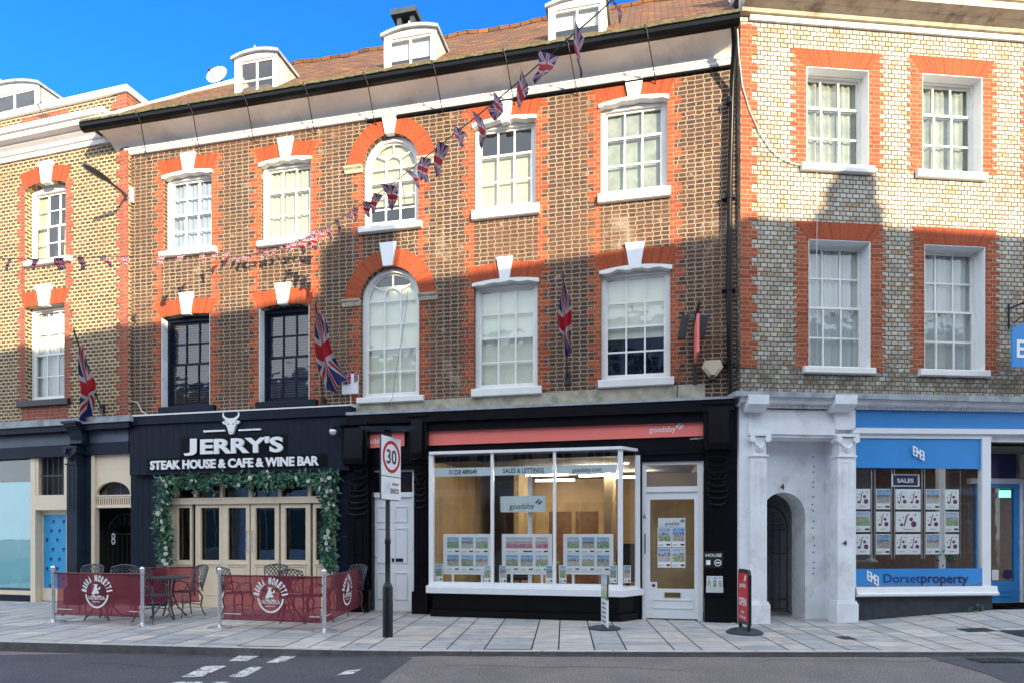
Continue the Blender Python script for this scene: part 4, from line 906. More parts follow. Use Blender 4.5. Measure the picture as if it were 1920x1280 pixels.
for x, y in ((C.s(405), .9), (C.s(352), .8), (C.s(540), 1.1), (C.s(470), 1.6)):
    m = MB(); m.tube([(x, y, rc2), (x, y, 2.62)], .006, 4); m.lathe([(.02, .14), (.05, .12), (.12, .02), (.13, 0)], (x, y, 2.5), 14); l_ = m.build('pendant_lamp', M['copper'], dining, smooth=True)
# drops of plaster under the dark windows: black sills already stand there
# sign board of the steak house
sb = thing('shop_sign', 'navy boarded steak house sign with white raised letters and bull head', 'sign', C, (C.s(450), 0, C.px(450, 885)[1]))
m = MB(); m.pslab(C, (243, 795, 890), (655, 779, 880), .20, .18); bd = m.build('board', M['navy'], sb)
m = MB(); m.pslab(C, (242, 780, 796), (657, 759, 777), .25, .24); m.build('top_board', M['navy'], sb)
m = MB(); m.pslab(C, (241, 777.5, 780.5), (657, 757, 759.5), .26, .26); m.build('flashing', M['white'], sb)
m = MB(); rr = random.Random(4); x = 250
while x < 652:
    s_, z1 = C.px(x, 796-(x-243)*.039+1.5, .20); z0 = C.px(x, 888.5-(x-243)*.024, .20)[1]; m.box(s_-.004, s_+.004, -.2025, -.19, z0, z1); x += 12.6
m.build('board_groove', M['shadow'], bd)
m = MB(); m.ptext(C, "ERRY'S", (375, 821.5, 851), (530, 846.5), .25, .045, .035)
V, Fc = glyphs('J', .03); jx0, jx1, jy0, jy1 = min(p[0] for p in V), max(p[0] for p in V), min(p[1] for p in V), max(p[1] for p in V)
ja, jt = C.px(344, 822, .25); jb, jz = C.px(369, 853, .25); m.idx([(ja+(p[0]-jx0)/(jx1-jx0)*(jb-ja), -.25, jz+(p[1]-jy0)/(jy1-jy0)*(jt-jz)) for p in V], Fc); m.build('lettering', M['signwhite'], sb)
m = MB(); m.ptext(C, 'STEAK HOUSE & CAFE & WINE BAR', (281, 863, 880), (597, 871.5), .24, .035, .036); m.build('lettering', M['signwhite'], sb)
m = MB(); m.pslab(C, (277, 859, 884), (613, 850, 874), .21, .015); m.pslab(C, (338, 820, 858), (538, 812, 851), .21, .013); m.build('backing_strip', M['black'], sb)
m = MB(); y = -.255
hx, hz = C.px(433, 795, .25); k = 11/ C.px(0, 0, .25)[0] if False else .0108*1.0
def bp(px_, py_): return (hx+(px_-433)*.0106, hz-(py_-795)*.0106)
m.prism([bp(*p) for p in ((423, 783), (443, 783), (447, 790), (441, 800), (438, 810), (436, 813), (430, 813), (428, 810), (425, 800), (419, 790))][::-1], y, y+.05)
for sx in (-1, 1):
    q = [(433+sx*8, 788), (433+sx*13, 787), (433+sx*19, 790), (433+sx*15, 794), (433+sx*10, 794)]; q = [bp(*p) for p in q]; m.prism(q[::-1] if sx > 0 else q, y, y+.045)
    cent = [(433+sx*6, 785, 4.5), (433+sx*12, 783, 4.8), (433+sx*16, 779, 4.2), (433+sx*17, 775, 3), (433+sx*14.5, 771, .8)]
    for (x0, y0, r0), (x1, y1, r1) in zip(cent, cent[1:]):
        dx, dy = x1-x0, y1-y0; l_ = sqrt(dx*dx+dy*dy); nx, ny = -dy/l_/2, dx/l_/2
        P = [bp(x0-nx*r0, y0-ny*r0), bp(x1-nx*r1, y1-ny*r1), bp(x1+nx*r1, y1+ny*r1), bp(x0+nx*r0, y0+ny*r0)]
        ar = sum(P[i][0]*P[(i+1) % 4][1]-P[(i+1) % 4][0]*P[i][1] for i in range(4)); m.prism(P if ar > 0 else P[::-1], y+.002, y+.044)
m.build('bull_head', M['signwhite'], sb)
m = MB()
for sx in (-1, 1): m.lathe([(0, 0), (.012, .003), (.012, .006), (0, .008)], (0, 0, 0), 6) if False else m.box(*sorted((bp(433+sx*4, 0)[0], bp(433+sx*6.3, 0)[0])), y-.004, y, bp(0, 795)[1], bp(0, 793)[1])
for sx in (-1, 1): m.box(*sorted((bp(433+sx*1.2, 0)[0], bp(433+sx*3, 0)[0])), y-.004, y, bp(0, 810)[1], bp(0, 808.5)[1])
m.build('bull_face_mark', M['shadow'], sb)
m = MB(); m.pslab(C, (381, 806, 809.5), (421, 804.5, 807.5), .25, .04); m.pslab(C, (447, 804, 807), (488, 802, 805), .25, .04); m.build('rule_line', M['signwhite'], sb)
# ------------------------------------------------------------------ garland
gd = thing('garland', 'green leafy garland with white flowers framing the steak house doors', 'garland', C, (C.s(465), -.1, 2.6))
rr = random.Random(11); lf = MB(); sites = []
for i in range(230): x = 300+332*rr.random(); yy = 898+rr.gauss(0, 5.5)+9*abs(sin(x*.045))*rr.random()-(x-300)*.012; sites.append((x, yy, 1))
for i in range(150): yy = 895+170*rr.random(); sites.append((311+rr.gauss(0, 5)+4*sin(yy*.05)-(yy-895)*.0, yy, 0))
for i in range(160): yy = 890+176*rr.random(); sites.append((619+rr.gauss(0, 4.5)+3*sin(yy*.06), yy, 0))
def leafquad(m, c, L_, W_, rr):
    d = Vector((rr.gauss(0, 1), rr.gauss(0, .5)-.2, rr.gauss(0, 1)-.2)).normalized(); n = Vector((rr.gauss(0, .5), -1, rr.gauss(0, .6)+.3)).normalized(); s_ = d.cross(n)
    s_ = s_.normalized() if s_.length > .01 else Vector((1, 0, 0)); n = s_.cross(d)
    c = Vector(c); a = c; b = c+d*L_; l1 = c+d*L_*.35+s_*W_+n*W_*.35; l2 = c+d*L_*.7+s_*W_*.75+n*W_*.3; r1 = c+d*L_*.35-s_*W_+n*W_*.35; r2 = c+d*L_*.7-s_*W_*.75+n*W_*.3; mid = c+d*L_*.5
    m.idx([a, l1, l2, b, r2, r1, mid], [(0, 1, 2, 6), (6, 2, 3), (0, 6, 4, 5), (6, 3, 4)])
for x, yy, h in sites:
    s_, z = C.px(x, yy, .12)
    for k in range(rr.randint(6, 9)):
        c = (s_+rr.gauss(0, .045), -.10-rr.random()*.13, z+rr.gauss(0, .045)); q = rr.random()
        leafquad(lf, c, rr.uniform(.07, .13) if q < .7 else rr.uniform(.12, .18), rr.uniform(.016, .034) if q < .7 else .008, rr)
lf.build('foliage', M['leaf'], gd, merge=False)
fm = MB()
for i in range(7):
    t = i*2*pi/7; u = t+.38; fm.idx([(0, -.006, 0), (.03*cos(t-.35), -.012, .03*sin(t-.35)), (.045*cos(t), -.004, .045*sin(t)), (.03*cos(t+.35), -.012, .03*sin(t+.35))], [(0, 1, 2, 3)])
fm.lathe([(.011, -.004), (.011, .004)], (0, -.014, 0), 6, m=1)
f0 = fm.build('flower', [M['petal'], M['yellowbox']], gd, merge=False)
fl = [(s_[0], s_[1]) for s_ in rr.sample(sites, 50)]
for i, (x, yy) in enumerate(fl):
    s_, z = C.px(x, yy, .2); o_ = f0 if i == 0 else f0.copy()
    if i: SC.collection.objects.link(o_); INFO[o_.name] = INFO[f0.name]
    at = INFO[gd.name][1]; o_.location = (s_-at[0], -.26-at[1]+rr.random()*.03, z-at[2]); o_.rotation_euler = (rr.gauss(0, .35), rr.random()*6, rr.gauss(0, .35)); k = rr.uniform(.75, 1.45); o_.scale = (k, k, k)
# mesh of the first flower was built with the parent origin taken off: put it back on its own origin
at = INFO[gd.name][1]
for v in f0.data.vertices: v.co += Vector(at)
# ================================================================== LEFT BUILDING
lb = thing('brick_building', 'dark header brick house with white cornice and navy shopfront at left', 'building', L)
LE = L.s(241)
wl2 = op(L, 47, 341, 123, 486, .10); wl1 = op(L, 47, 572, 121, 748, 0)
wall(-3, LE, 3.36, 10.0, [wl2, wl1]).build('wall', M['brickL'], lb)
def inner(o_, lft): return (o_[0]+lft, o_[1], o_[2], o_[3], o_[4])
sw = sash(lb, wl2, (2, 2), 3, .16, cover_='pair', curt='greencurt', fw=.06, bw=.026); sill(sw, L, 43, 484, 129, 494)
sw = sash(lb, wl1, (2, 2), 3, .16, cover_='folds', curt='blindw', fw=.06, bw=.026); sill(sw, L, 30, 748, 126, 760, .07, 'blacki')
keystone(lb, L, 72, 96, 303, 343, .06, cap=True); keystone(lb, L, 67, 93, 535, 573, .06, cap=True)
surround(lb, L, wl2, (.14, .22), wl2[3], 'redflat', wl2[2]); surround(lb, L, wl1, (.14, .22), wl1[3], 'redflat', wl1[2]-.1); surround(lb, L, wl2, (.14, .22), wl2[2]-.1, 'redflat', wl1[3]+.35, off=.003)
m = MB(); toothed(m, LE, -1, .22, .33, 3.95, 9.75, .006); m.build('corner_quoin', M['redflat'], lb, merge=False)
m = MB(); m.box(wl1[0]-.1, wl1[1]+.1, -.006, 0, 3.98, wl1[2]-.12); m.build('apron', M['redflat'], lb)
m = MB(); gflat(m, wl2[0]-.02, wl2[1]+.02, wl2[3]-.1, wl2[3]+.24, .14, .007, crown=.1); m.build('gauged_arch', M['gauged'], lb)
m = MB(); gflat(m, wl1[0]-.02, wl1[1]+.02, wl1[3], wl1[3]+.32, .14, .007); m.build('gauged_arch', M['gauged'], lb)
m = MB(); a, b, c, d = L.rect(46, 494, 122, 525)
m.box(a-.05, b+.05, -.02, 0, d-.03, d+.02); m.box(a-.1, a-.05, -.02, 0, c, d); m.box(b+.05, b+.1, -.02, 0, c, d); m.build('brick_panel', M['redflat'], lb)
# cornice
z0, z1 = L.px(110, 290, .1)[1], L.px(110, 237, .45)[1]
z0, z1 = 9.78, 10.24
m = MB(); m.sweep([(-.02, z0), (.05, z0), (.06, z0+.09), (.10, z0+.10), (.12, z0+.17), (.20, z0+.22), (.20, z0+.25), (.34, z0+.27), (.36, z0+.36), (.41, z0+.37), (.44, z0+.46), (-.02, z0+.50)], -3, LE-.22); m.build('cornice', M['white'], lb)
m = MB(); PB = 10.28; PT = L.px(110, 202, -.02)[1]-.05
zt = L.px(225, 176, 0)[1]; 
m.box(-3, LE-.05, .02, .30, z0+.4, zt); m.box(LE-.35, LE-.052, .30, 2.2, z0+.4, zt-.0); prp = m.build('parapet', M['brickL'], lb)
m = MB(); toothed(m, LE-.05, -1, .26, .40, z0+.4, zt, -.012); m.box(LE-.053, LE-.046, .02, .30, z0+.4, zt); m.build('corner_quoin', M['redflat'], prp, merge=False)
m = MB(); m.box(L.s(40), L.s(128), .015, .03, z0+.42, zt-.06); m.build('red_panel', M['redflat'], prp, merge=False)
m = MB(); m.box(-3, LE-.0, -.05, .36, zt, zt+.13); m.slab(LE-.36, LE, .36, 2.4, zt, zt+.13, zt, zt+.13); m.build('coping', M['white'], lb)
m = MB(); m.slab(LE-.05, LE+.35, .31, 1.6, 9.9, zt-.1, 9.9, zt-.45); m.build('flashing', M['lead'], lb)
dormer(lb, L, -62, 72, 158, 222, -.75, 1.6, 3, 1, wide=.16)
m = MB(); m.face([(-3, .4, zt-.2), (LE-.4, .4, zt-.2), (LE-.4, 3.4, zt+.7), (-3, 3.4, zt+.7)]); m.build('roof', M['tiles'], lb)
# roof aerial
t = thing('aerial', 'spindly television aerial standing on the white cornice at left', 'aerial', L, (L.s(82, .2), -.2, z0+.5))
m = MB(); s_, z_ = L.px(82, 235, .2); z_ = z0+.48; m.tube([(s_, -.2, z_), (s_-.02, -.2, z_+.25), (s_-.16, -.2, z_+.5)], .014, 5); m.tube([(s_-.02, -.2, z_+.15), (s_-.12, -.2, z_+.3)], .01, 4); m.build('mast', M['zinc'], t)
m = MB(); m.tube([(s_-.20, -.2, z_+.52), (s_+.05, -.28, z_+.46)], .008, 4)
for i in range(5): x = s_-.18+i*.05; zz = z_+.515-i*.012; m.tube([(x-.03, -.32, zz+.03), (x+.03, -.08, zz-.03)], .005, 4)
m.build('rods', M['zinc'], t)
# shopfront of the left building
m = MB(); m.pslab(L, (-60, 806, 818), (241, 789, 800), .22, .24); m.pslab(L, (-60, 843, 864), (241, 826, 848), .08, .12); m.build('shop_cornice', M['navy'], lb)
m = MB(); m.pslab(L, (-60, 794, 806.5), (243, 777, 788), .26, .27); m.build('lead_capping', M['lead'], lb)
m = MB()
for i in range(62):
    x = -50+i*4.7
    if 118 < x < 152:
        if m.v: m.build('dentils', M['navyL'], lb, merge=False); m = MB()
        continue
    s_, zz = L.px(x, 815-(x)*.057-2, .17); m.box(s_-.014, s_+.014, -.185, -.1, zz-.045, zz)
m.build('dentils', M['navyL'], lb, merge=False)
m = MB(); m.pslab(L, (-60, 816, 846), (241, 798, 829), .04, .06); m.build('fascia_board', M['slate'], lb)
def classical_pilaster(root, F, x0, x1, ycap, yb, off, mat, br=None, inset=True, panel=True, zb=.0):
    m = MB(); a, b, c, d = F.rect(x0, ycap, x1, yb, off); c = zb; cx = (a+b)/2; h = .36
    m.box(a, b, -off, .1, c, d-h); m.box(a-.04, b+.04, -off-.04, .1, c, c+.32); m.box(a-.025, b+.025, -off-.025, .1, c+.32, c+.36)
    m.box(a-.025, b+.025, -off-.025, .1, d-h-.03, d-h); m.box(a+.02, b-.02, -off-.01, .1, d-h, d-.06); m.box(a-.05, b+.05, -off-.05, .1, d-.05, d)
    for sx in (a, b): m.lathe([(0, -.001), (.05, 0), (.06, .02), (.045, .05), (.03, .10), (.0, .101)], (0, 0, 0), 8) if False else m.tube([(sx+.0, -off-.06, d-.10), (sx+.0, .02, d-.10)], .055, 10)
    m.tube([(a+.04, -off-.01, d-.16), (cx, -off-.045, d-.26), (b-.04, -off-.01, d-.16)], [.015, .03, .015], 6)
    for k in range(5): t_ = radians(30+30*k); m.tube([(cx, -off-.02, d-h+.05), (cx+.09*cos(t_), -off-.035, d-h+.06+.11*sin(t_))], [.018, .008], 5)
    if panel:
        w_ = b-a
        for xx in (a+w_*.3, b-w_*.3): m.box(xx-.006, xx+.006, -off-.008, -off, d-h-1.0, d-h-.12)
        m.box(a+w_*.3, b-w_*.3, -off-.008, -off, d-h-.12, d-h-.108)
    return m.build('pilaster', M[mat], root)
classical_pilaster(lb, L, 125, 144, 836, 1125, .22, 'navyL'); 
m = MB(); m.pbox(L, 144, 842, 171, 1130, .02, .1); m.pbox(L, 128, 842, 145, 1130, .18, .3); m.build('pier', M['navyL'], lb)
m = MB(); a, b, c, d = L.rect(124, 794, 147, 834, .3); m.sweep([(.0, c), (.12, c), (.24, c+.05), (.20, c+.12), (.26, d-.12), (.36, d-.05), (.36, d), (0, d)], a, b); m.box(a-.03, b+.03, -.40, 0, d, d+.05); m.build('bracket', M['navyL'], lb)
m = MB(); m.pbox(L, 57, 845, 66, 1134, .03, .14); m.pbox(L, 66, 845, 126, 852, .03, .12); m.pbox(L, 66, 927, 126, 955, .03, .12); m.pbox(L, 66, 852, 72, 927, .02, .1); m.pbox(L, 120, 852, 126, 927, .02, .1); m.pbox(L, -60, 1106, 57, 1113, .03, .12)
m.pbox(L, 171, 838, 242, 848, .03, .12); m.pbox(L, 171, 848, 177, 1134, .03, .12); fcr = m.build('shop_frame', M['cream'], lb)
m = MB(); m.pbox(L, -60, 1113, 57, 1132, .02, .12); m.build('plinth', M['navy'], lb)
m = MB(); m.pbox(L, -60, 846, 57, 1106, -.03, .006); m.build('pane', M['shopglass'], fcr)
m = MB(); m.pbox(L, -60, 904, 57, 1100, -.05, .006); m.build('window_film', M['cyan'], fcr)
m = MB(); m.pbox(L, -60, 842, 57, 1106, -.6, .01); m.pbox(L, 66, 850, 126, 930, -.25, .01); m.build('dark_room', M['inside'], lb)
m = MB()
for x in (79, 89.5, 100, 110, 119): m.tube([(*[L.s(x, -.03)], .03, L.px(x, 926)[1]), (L.s(x, -.03), .03, L.px(x, 853)[1])], .009, 5)
m.pbox(L, 72, 890, 120, 892, -.03, .01); m.build('window_grille', M['zinc'], fcr)
m = MB(); a, b, c, d = L.rect(73, 955, 125, 1120, -.12); c = .02; ga, gb, gc, gd2 = L.rect(81, 964, 124, 1102, -.12)
m.box(a, ga, .12, .17, c, d); m.box(gb, b+.02, .12, .17, c, d); m.box(ga, gb, .12, .17, gd2, d); m.box(ga, gb, .12, .17, c, gc); dd = m.build('street_door', M['cream'], lb)
m = MB(); m.box(ga, gb, .14, .146, gc, gd2); fmm = m.build('window_film', M['film'], dd)
m = MB()
for i, (x, y) in enumerate([(99, 976), (118, 976), (95, 993), (110, 993), (87, 1010), (106, 1010), (98, 1028), (118, 1028), (94, 1046), (110, 1046), (87, 1064), (106, 1064), (98, 1082), (118, 1082), (93, 1096)]):
    s_, zz = L.px(x, y, -.12); m.box(s_-.03, s_+.03, .134, .14, zz-.03, zz+.022); m.box(s_-.03, s_+.015, .134, .14, zz-.055, zz-.042)
m.build('film_print', M['navytxt'], dd)
m = MB(); m.pbox(L, 66, 955, 73, 1130, -.14, .1); m.build('door_jamb', M['shadow'], lb)
# arched passage panel with the iron gate
m = MB(); a, b, c, d = L.rect(177, 848, 243, 927, -.02); cx = L.s(212, -.02); rw = L.s(244, -.02)-L.s(180, -.02); rw /= 2; cx = L.s(180, -.02)+rw; base = c+.0; hh = L.px(210, 902, -.02)[1]-base
P = [(cx-rw*cos(pi*i/16), base+hh*sin(pi*i/16)) for i in range(17)]
for p, q in zip(P, P[1:]): m.prism([p, q, (q[0], d), (p[0], d)], .02, .08)
m.box(a, P[0][0], .02, .08, base, d); m.box(P[-1][0], b+.05, .02, .08, base, d)
v0 = L.px(210, 951, -.02)[1]; m.box(a, b+.05, .0, .10, base-.03, base); m.box(a, b+.05, .02, .08, v0+.03, base-.03); m.box(a, b+.05, .0, .10, v0, v0+.03); pnl = m.build('passage_panel', M['cream'], lb)
m = MB()
for i in range(16): s_ = a+.05+i*(b-a-.06)/15; m.box(s_-.008, s_+.008, .012, .02, v0+.07, base-.07)
m.build('vent_slot', M['slat'], pnl)
m = MB(); m.box(a, b+.05, .12, .13, base, d-.02); m.build('fanlight_pane', M['shopglass'], pnl)
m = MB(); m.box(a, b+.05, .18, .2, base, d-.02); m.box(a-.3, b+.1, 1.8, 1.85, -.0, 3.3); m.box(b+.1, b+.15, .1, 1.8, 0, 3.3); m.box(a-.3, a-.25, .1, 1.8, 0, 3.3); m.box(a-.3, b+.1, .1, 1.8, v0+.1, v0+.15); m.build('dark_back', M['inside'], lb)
m = MB(); g0, g1 = a+.04, b+.02; zg0, zg1 = L.px(205, 1062, -.3)[1], L.px(205, 1000, -.3)[1]; gy = .32
for i in range(8):
    s_ = g0+(g1-g0)*i/7; m.tube([(s_, gy, .06), (s_, gy, zg1)], .011, 5)
m.tube([(g0, gy, .08), (g1, gy, .08)], .014, 5); m.tube([(g0, gy, zg1), (g1, gy, zg1)], .014, 5); gc_ = (g0+g1)/2; gr = (g1-g0)/2
m.tube([(gc_+gr*cos(pi*i/14), gy, zg1+gr*.95*sin(pi*i/14)) for i in range(15)], .014, 5)
for k in range(7): t_ = pi*(k+.5)/7; m.tube([(gc_+gr*.45*cos(t_), gy, zg1+gr*.42*sin(t_)), (gc_+gr*.95*cos(t_), gy, zg1+gr*.9*sin(t_))], .007, 4); ccx, ccz = gc_+gr*.72*cos(t_), zg1+gr*.68*sin(t_); m.tube([(ccx+.05*cos(q*pi/4), gy, ccz+.05*sin(q*pi/4)) for q in range(9)], .006, 4)
gt = m.build('gate', M['blacki'], lb)
m = MB(); s_, zz = L.px(213, 1009, -.3); m.text('8', s_-.055, s_+.055, zz-.13, zz-.13, .26, gy-.03, .01, .01); m.build('house_number', M['grey'], lb)
m = MB()
for i in range(4): s_ = g0+.1+i*.17; m.box(s_, s_+.06, 1.6, 1.64, .4, zg1+.05)
m.build('pale_post', M['grey'], lb)
# ================================================================== RIGHT BUILDING
rb_ = thing('brick_building', 'grey header brick house with orange brick dressings above the blue shop', 'building', R)
RE = 11.0; R0 = 0.03
wr2 = [op(R, 1512, 129, 1629, 309), op(R, 1729, 142, 1842, 323), op(R, 1940, 155, 2050, 336)]
wr1 = [op(R, 1516, 451, 1632, 689), op(R, 1733, 461, 1847, 695), op(R, 1944, 471, 2055, 702)]
wall(R0, RE, 3.30, 10.3, wr2+wr1, thick=.35).build('wall', M['brickR'], rb_)
for o_, s_, cv_ in zip(wr2, ((1505, 307, 1641, 321), (1722, 320, 1853, 334), (1935, 333, 2060, 346)), ('folds', 'folds', 'folds')): sill(sash(rb_, o_, (1, 2), 3, .19, cover_=cv_, curt='grnet', fw=.03, bw=.030), R, *s_, .08)
for o_, s_ in zip(wr1, ((1509, 687, 1643, 699), (1727, 692, 1858, 704), (1940, 701, 2062, 713))): sill(sash(rb_, o_, (2, 2), 3, .19, cover_='folds', curt='blindw', fw=.03, bw=.028), R, *s_, .08)
for (a, b, c, d, r) in wr2+wr1:
    m = MB(); m.box(a+.001, a+.01, -.003, .24, c, d-.001); m.box(b-.01, b-.001, -.003, .24, c, d-.001); m.box(a+.01, b-.01, -.003, .24, d-.011, d-.001); m.build('reveal_lining', M['whiteclean'], rb_)
m = MB(); a, b = R.s(1858), R.s(1930, -1.05); m.box(a, b+.3, 1.03, 1.4, -.1, .175); m.build('door_sill', M['stone'], rb_)
for (a, b, c, d, r) in wr2+wr1:
    surround(rb_, R, (a, b), (.20, .27), d+.295, 'red', c-.02, off=.005, h=.078, every=1)
    g_ = MB(); gflat(g_, a-.02, b+.02, d+.001, d+.30, .22, .008); g_.build('gauged_arch', M['gauged'], rb_)
m = MB(); toothed(m, R0, 1, .20, .30, 4.3, 10.1, .006, .078, 2); m.build('corner_quoin', M['red'], rb_, merge=False)
zc = R.px(1500, 44, .02)[1]
m = MB(); m.sweep([(-.02, zc-.02), (.05, zc-.02), (.06, zc+.05), (-.02, zc+.06)], R0+.15, RE, dz=0); m.build('cornice_band', M['white'], rb_)
m = MB(); m.sweep([(-.02, zc+.06), (.10, zc+.07), (.13, zc+.12), (.24, zc+.15), (.26, zc+.16), (.42, zc+.19), (.42, zc+.30), (.46, zc+.31), (.50, zc+.40), (.52, zc+.42), (.52, zc+.46), (-.02, zc+.52)], R0-.02, RE); m.build('cornice', M['cornstone'], rb_)
m = MB(); m.box(R0, RE, .1, .4, zc+.5, zc+1.5); m.build('parapet', M['brickR'], rb_)
# shopfront of the right building
fz = lambda x, y, off: R.px(x, y, off)
m = MB(); m.pslab(R, (1380, 732, 741), (2060, 745, 757), .30, .32); m.build('lead_capping', M['lead'], rb_)
m = MB(); za, zb = R.px(1600, 764, .1)[1], R.px(1600, 743, .3)[1]
m.sweep([(-.0, za), (.08, za), (.10, za+.03), (.22, za+.05), (.24, zb-.03), (.28, zb), (0, zb)], R.s(1388, .2), RE)
for x0, x1 in ((1403, 1441), (1566, 1606)): a, b, c, d = R.rect(x0, 742, x1, 768, .3); m.sweep([(0, c), (.2, c), (.24, c+.05), (.32, c+.1), (.33, d+.02), (0, d+.02)], a, b)
m.build('shop_cornice', M['bluewhite'], rb_)
for x0, x1 in ((1442, 1566), (1607, 1960)):
    m = MB(); x = x0
    while x < x1:
        s_, zz = R.px(x, 758+(x-1442)*.017, .11); m.box(s_-.016, s_+.016, -.125, -.04, zz-.045, zz+.03); x += 5.3
    m.build('dentils', M['bluewhite'], rb_, merge=False)
m = MB(); m.pslab(R, (1408, 766, 802), (1566, 769, 804), .05, .1); m.pslab(R, (1404, 790, 812), (1566, 793, 815), .09, .12); m.pslab(R, (1406, 812, 818), (1566, 815, 820), .06, .1); m.pbox(R, 1386, 745, 1410, 1166, .06, .1); m.pslab(R, (1566, 766, 804), (1604, 767, 804), .10, .12); m.build('frieze', M['bluewhite'], rb_)
m = MB(); m.pslab(R, (1603, 768, 802), (2060, 774, 806), .045, .06); m.build('fascia_board', M['blue'], rb_)
m = MB(); m.pslab(R, (1600, 801, 811), (2060, 805, 814), .10, .12); m.pslab(R, (1603, 811, 820), (1860, 812, 822), .05, .06); m.build('fascia_moulding', M['whiteclean'], rb_)
classical_pilaster(rb_, R, 1409, 1438, 811, 1166, .11, 'bluewhite'); classical_pilaster(rb_, R, 1571, 1603, 813, 1166, .11, 'bluewhite')
m = MB(); m.ptext(R, '4', (1580, 1012, 1022), (1588.5, 1022), .125, bold=.02); m.build('house_number', M['darkgrey'], rb_)
# porch recess with the arched gate
pd_ = .37; pa, pb = R.s(1438), R.s(1571); ztop = R.px(1500, 818)[1]
acx, azr = R.px(1469, 922, -pd_); ar = R.s(1510, -pd_)-acx; zs_ = azr-ar
m = MB(); aa, ab = acx-ar, acx+ar
m.face([(pa-.3, pd_, 0), (aa, pd_, 0), (aa, pd_, ztop), (pa-.3, pd_, ztop)]); m.face([(ab, pd_, 0), (pb, pd_, 0), (pb, pd_, ztop), (ab, pd_, ztop)])
P = arc_pts(aa, ab, zs_+ar, ar*.999, 20)
for p, q in zip(P, P[1:]): m.face([(p[0], pd_, p[1]), (q[0], pd_, q[1]), (q[0], pd_, ztop), (p[0], pd_, ztop)]); m.face([(p[0], pd_, p[1]), (p[0], pd_+.45, p[1]), (q[0], pd_+.45, q[1]), (q[0], pd_, q[1])])
m.face([(ab, pd_, 0), (ab, pd_+.45, 0), (ab, pd_+.45, zs_), (ab, pd_, zs_)][::-1]); m.face([(aa, pd_, 0), (aa, pd_, zs_), (aa, pd_+.45, zs_), (aa, pd_+.45, 0)][::-1])
m.face([(pb, 0, 0), (pb, pd_, 0), (pb, pd_, ztop), (pb, 0, ztop)][::-1]); m.face([(pa, 0, 0), (pa, 0, ztop), (pa, pd_, ztop), (pa, pd_, 0)][::-1]); m.face([(pa-.3, 0, ztop), (pb, 0, ztop), (pb, pd_, ztop), (pa-.3, pd_, ztop)][::-1])
m.build('porch_wall', M['bluewhite'], rb_)
m = MB(); m.ptext(R, '4', (1463, 906, 917), (1471, 917), -pd_+.012, bold=.01); m.build('house_number', M['darkgrey'], rb_)
m = MB(); rr = random.Random(9)
for k in range(16):
    for xx in (1525,):
        s_, zz = R.px(xx+rr.gauss(0, 1), 855+k*15+rr.gauss(0, 3), -pd_); m.box(s_-.012, s_+.012, pd_-.006, pd_+.001, zz-.012, zz+.012)
    zz = 1.0+k*.13+rr.gauss(0, .02); m.box(pb-.006, pb+.001, .15, .175, zz, zz+.022)
m.build('old_fixings', M['zinc'], rb_)
gy = pd_+.5; m = MB(); ga, gb = acx-ar+.02, acx+ar-.06; gz0, gz1 = R.px(1460, 1135, -gy)[1], zs_-.25; wv = gb-ga
def scroll(m, x, z, r, sx=1, sz=1):
    m.tube([(x+sx*r*(1-.1*i)*cos(i*.7), gy, z+sz*r*(1-.1*i)*sin(i*.7)) for i in range(10)], .007, 4)
m.tube([(ga, gy, .06), (ga, gy, gz1)], .016, 5); m.tube([(gb, gy, .06), (gb, gy, gz1)], .016, 5); xm = ga+wv*.42
for xx in (xm, ga+wv*.62, ga+wv*.8): m.tube([(xx, gy, .12), (xx, gy, gz1)], .011, 5)
for zz in (.12, .30, gz1*.72, gz1): m.tube([(ga, gy, zz), (gb, gy, zz)], .013, 5)
gr = wv/2; gcx = (ga+gb)/2
m.tube([(gcx+gr*cos(pi*i/16), gy, gz1+.02+gr*1.15*sin(pi*i/16)) for i in range(17)], .015, 5)
for k in range(8): scroll(m, ga+wv*.2, .35+k*.18, .07, 1 if k % 2 else -1, 1)
for k in range(7): t_ = pi*(k+.5)/7; scroll(m, gcx+gr*.72*cos(t_), gz1+gr*.8*sin(t_), .06, 1 if k % 2 else -1)
for k in range(5): scroll(m, ga+.08+k*wv/5.5, gz1+.06, .05)
m.build('gate', M['blacki'], rb_)
m = MB(); m.box(aa-.3, ab+.3, 2.6, 2.65, 0, 3); m.box(ab+.12, ab+.17, gy+.06, 2.6, 0, 3); m.box(aa-.3, aa-.25, gy+.06, 2.6, 0, 3); m.box(aa-.3, ab+.2, gy, 2.6, zs_+ar+.1, zs_+ar+.15); m.build('passage_wall', M['passage'], rb_)
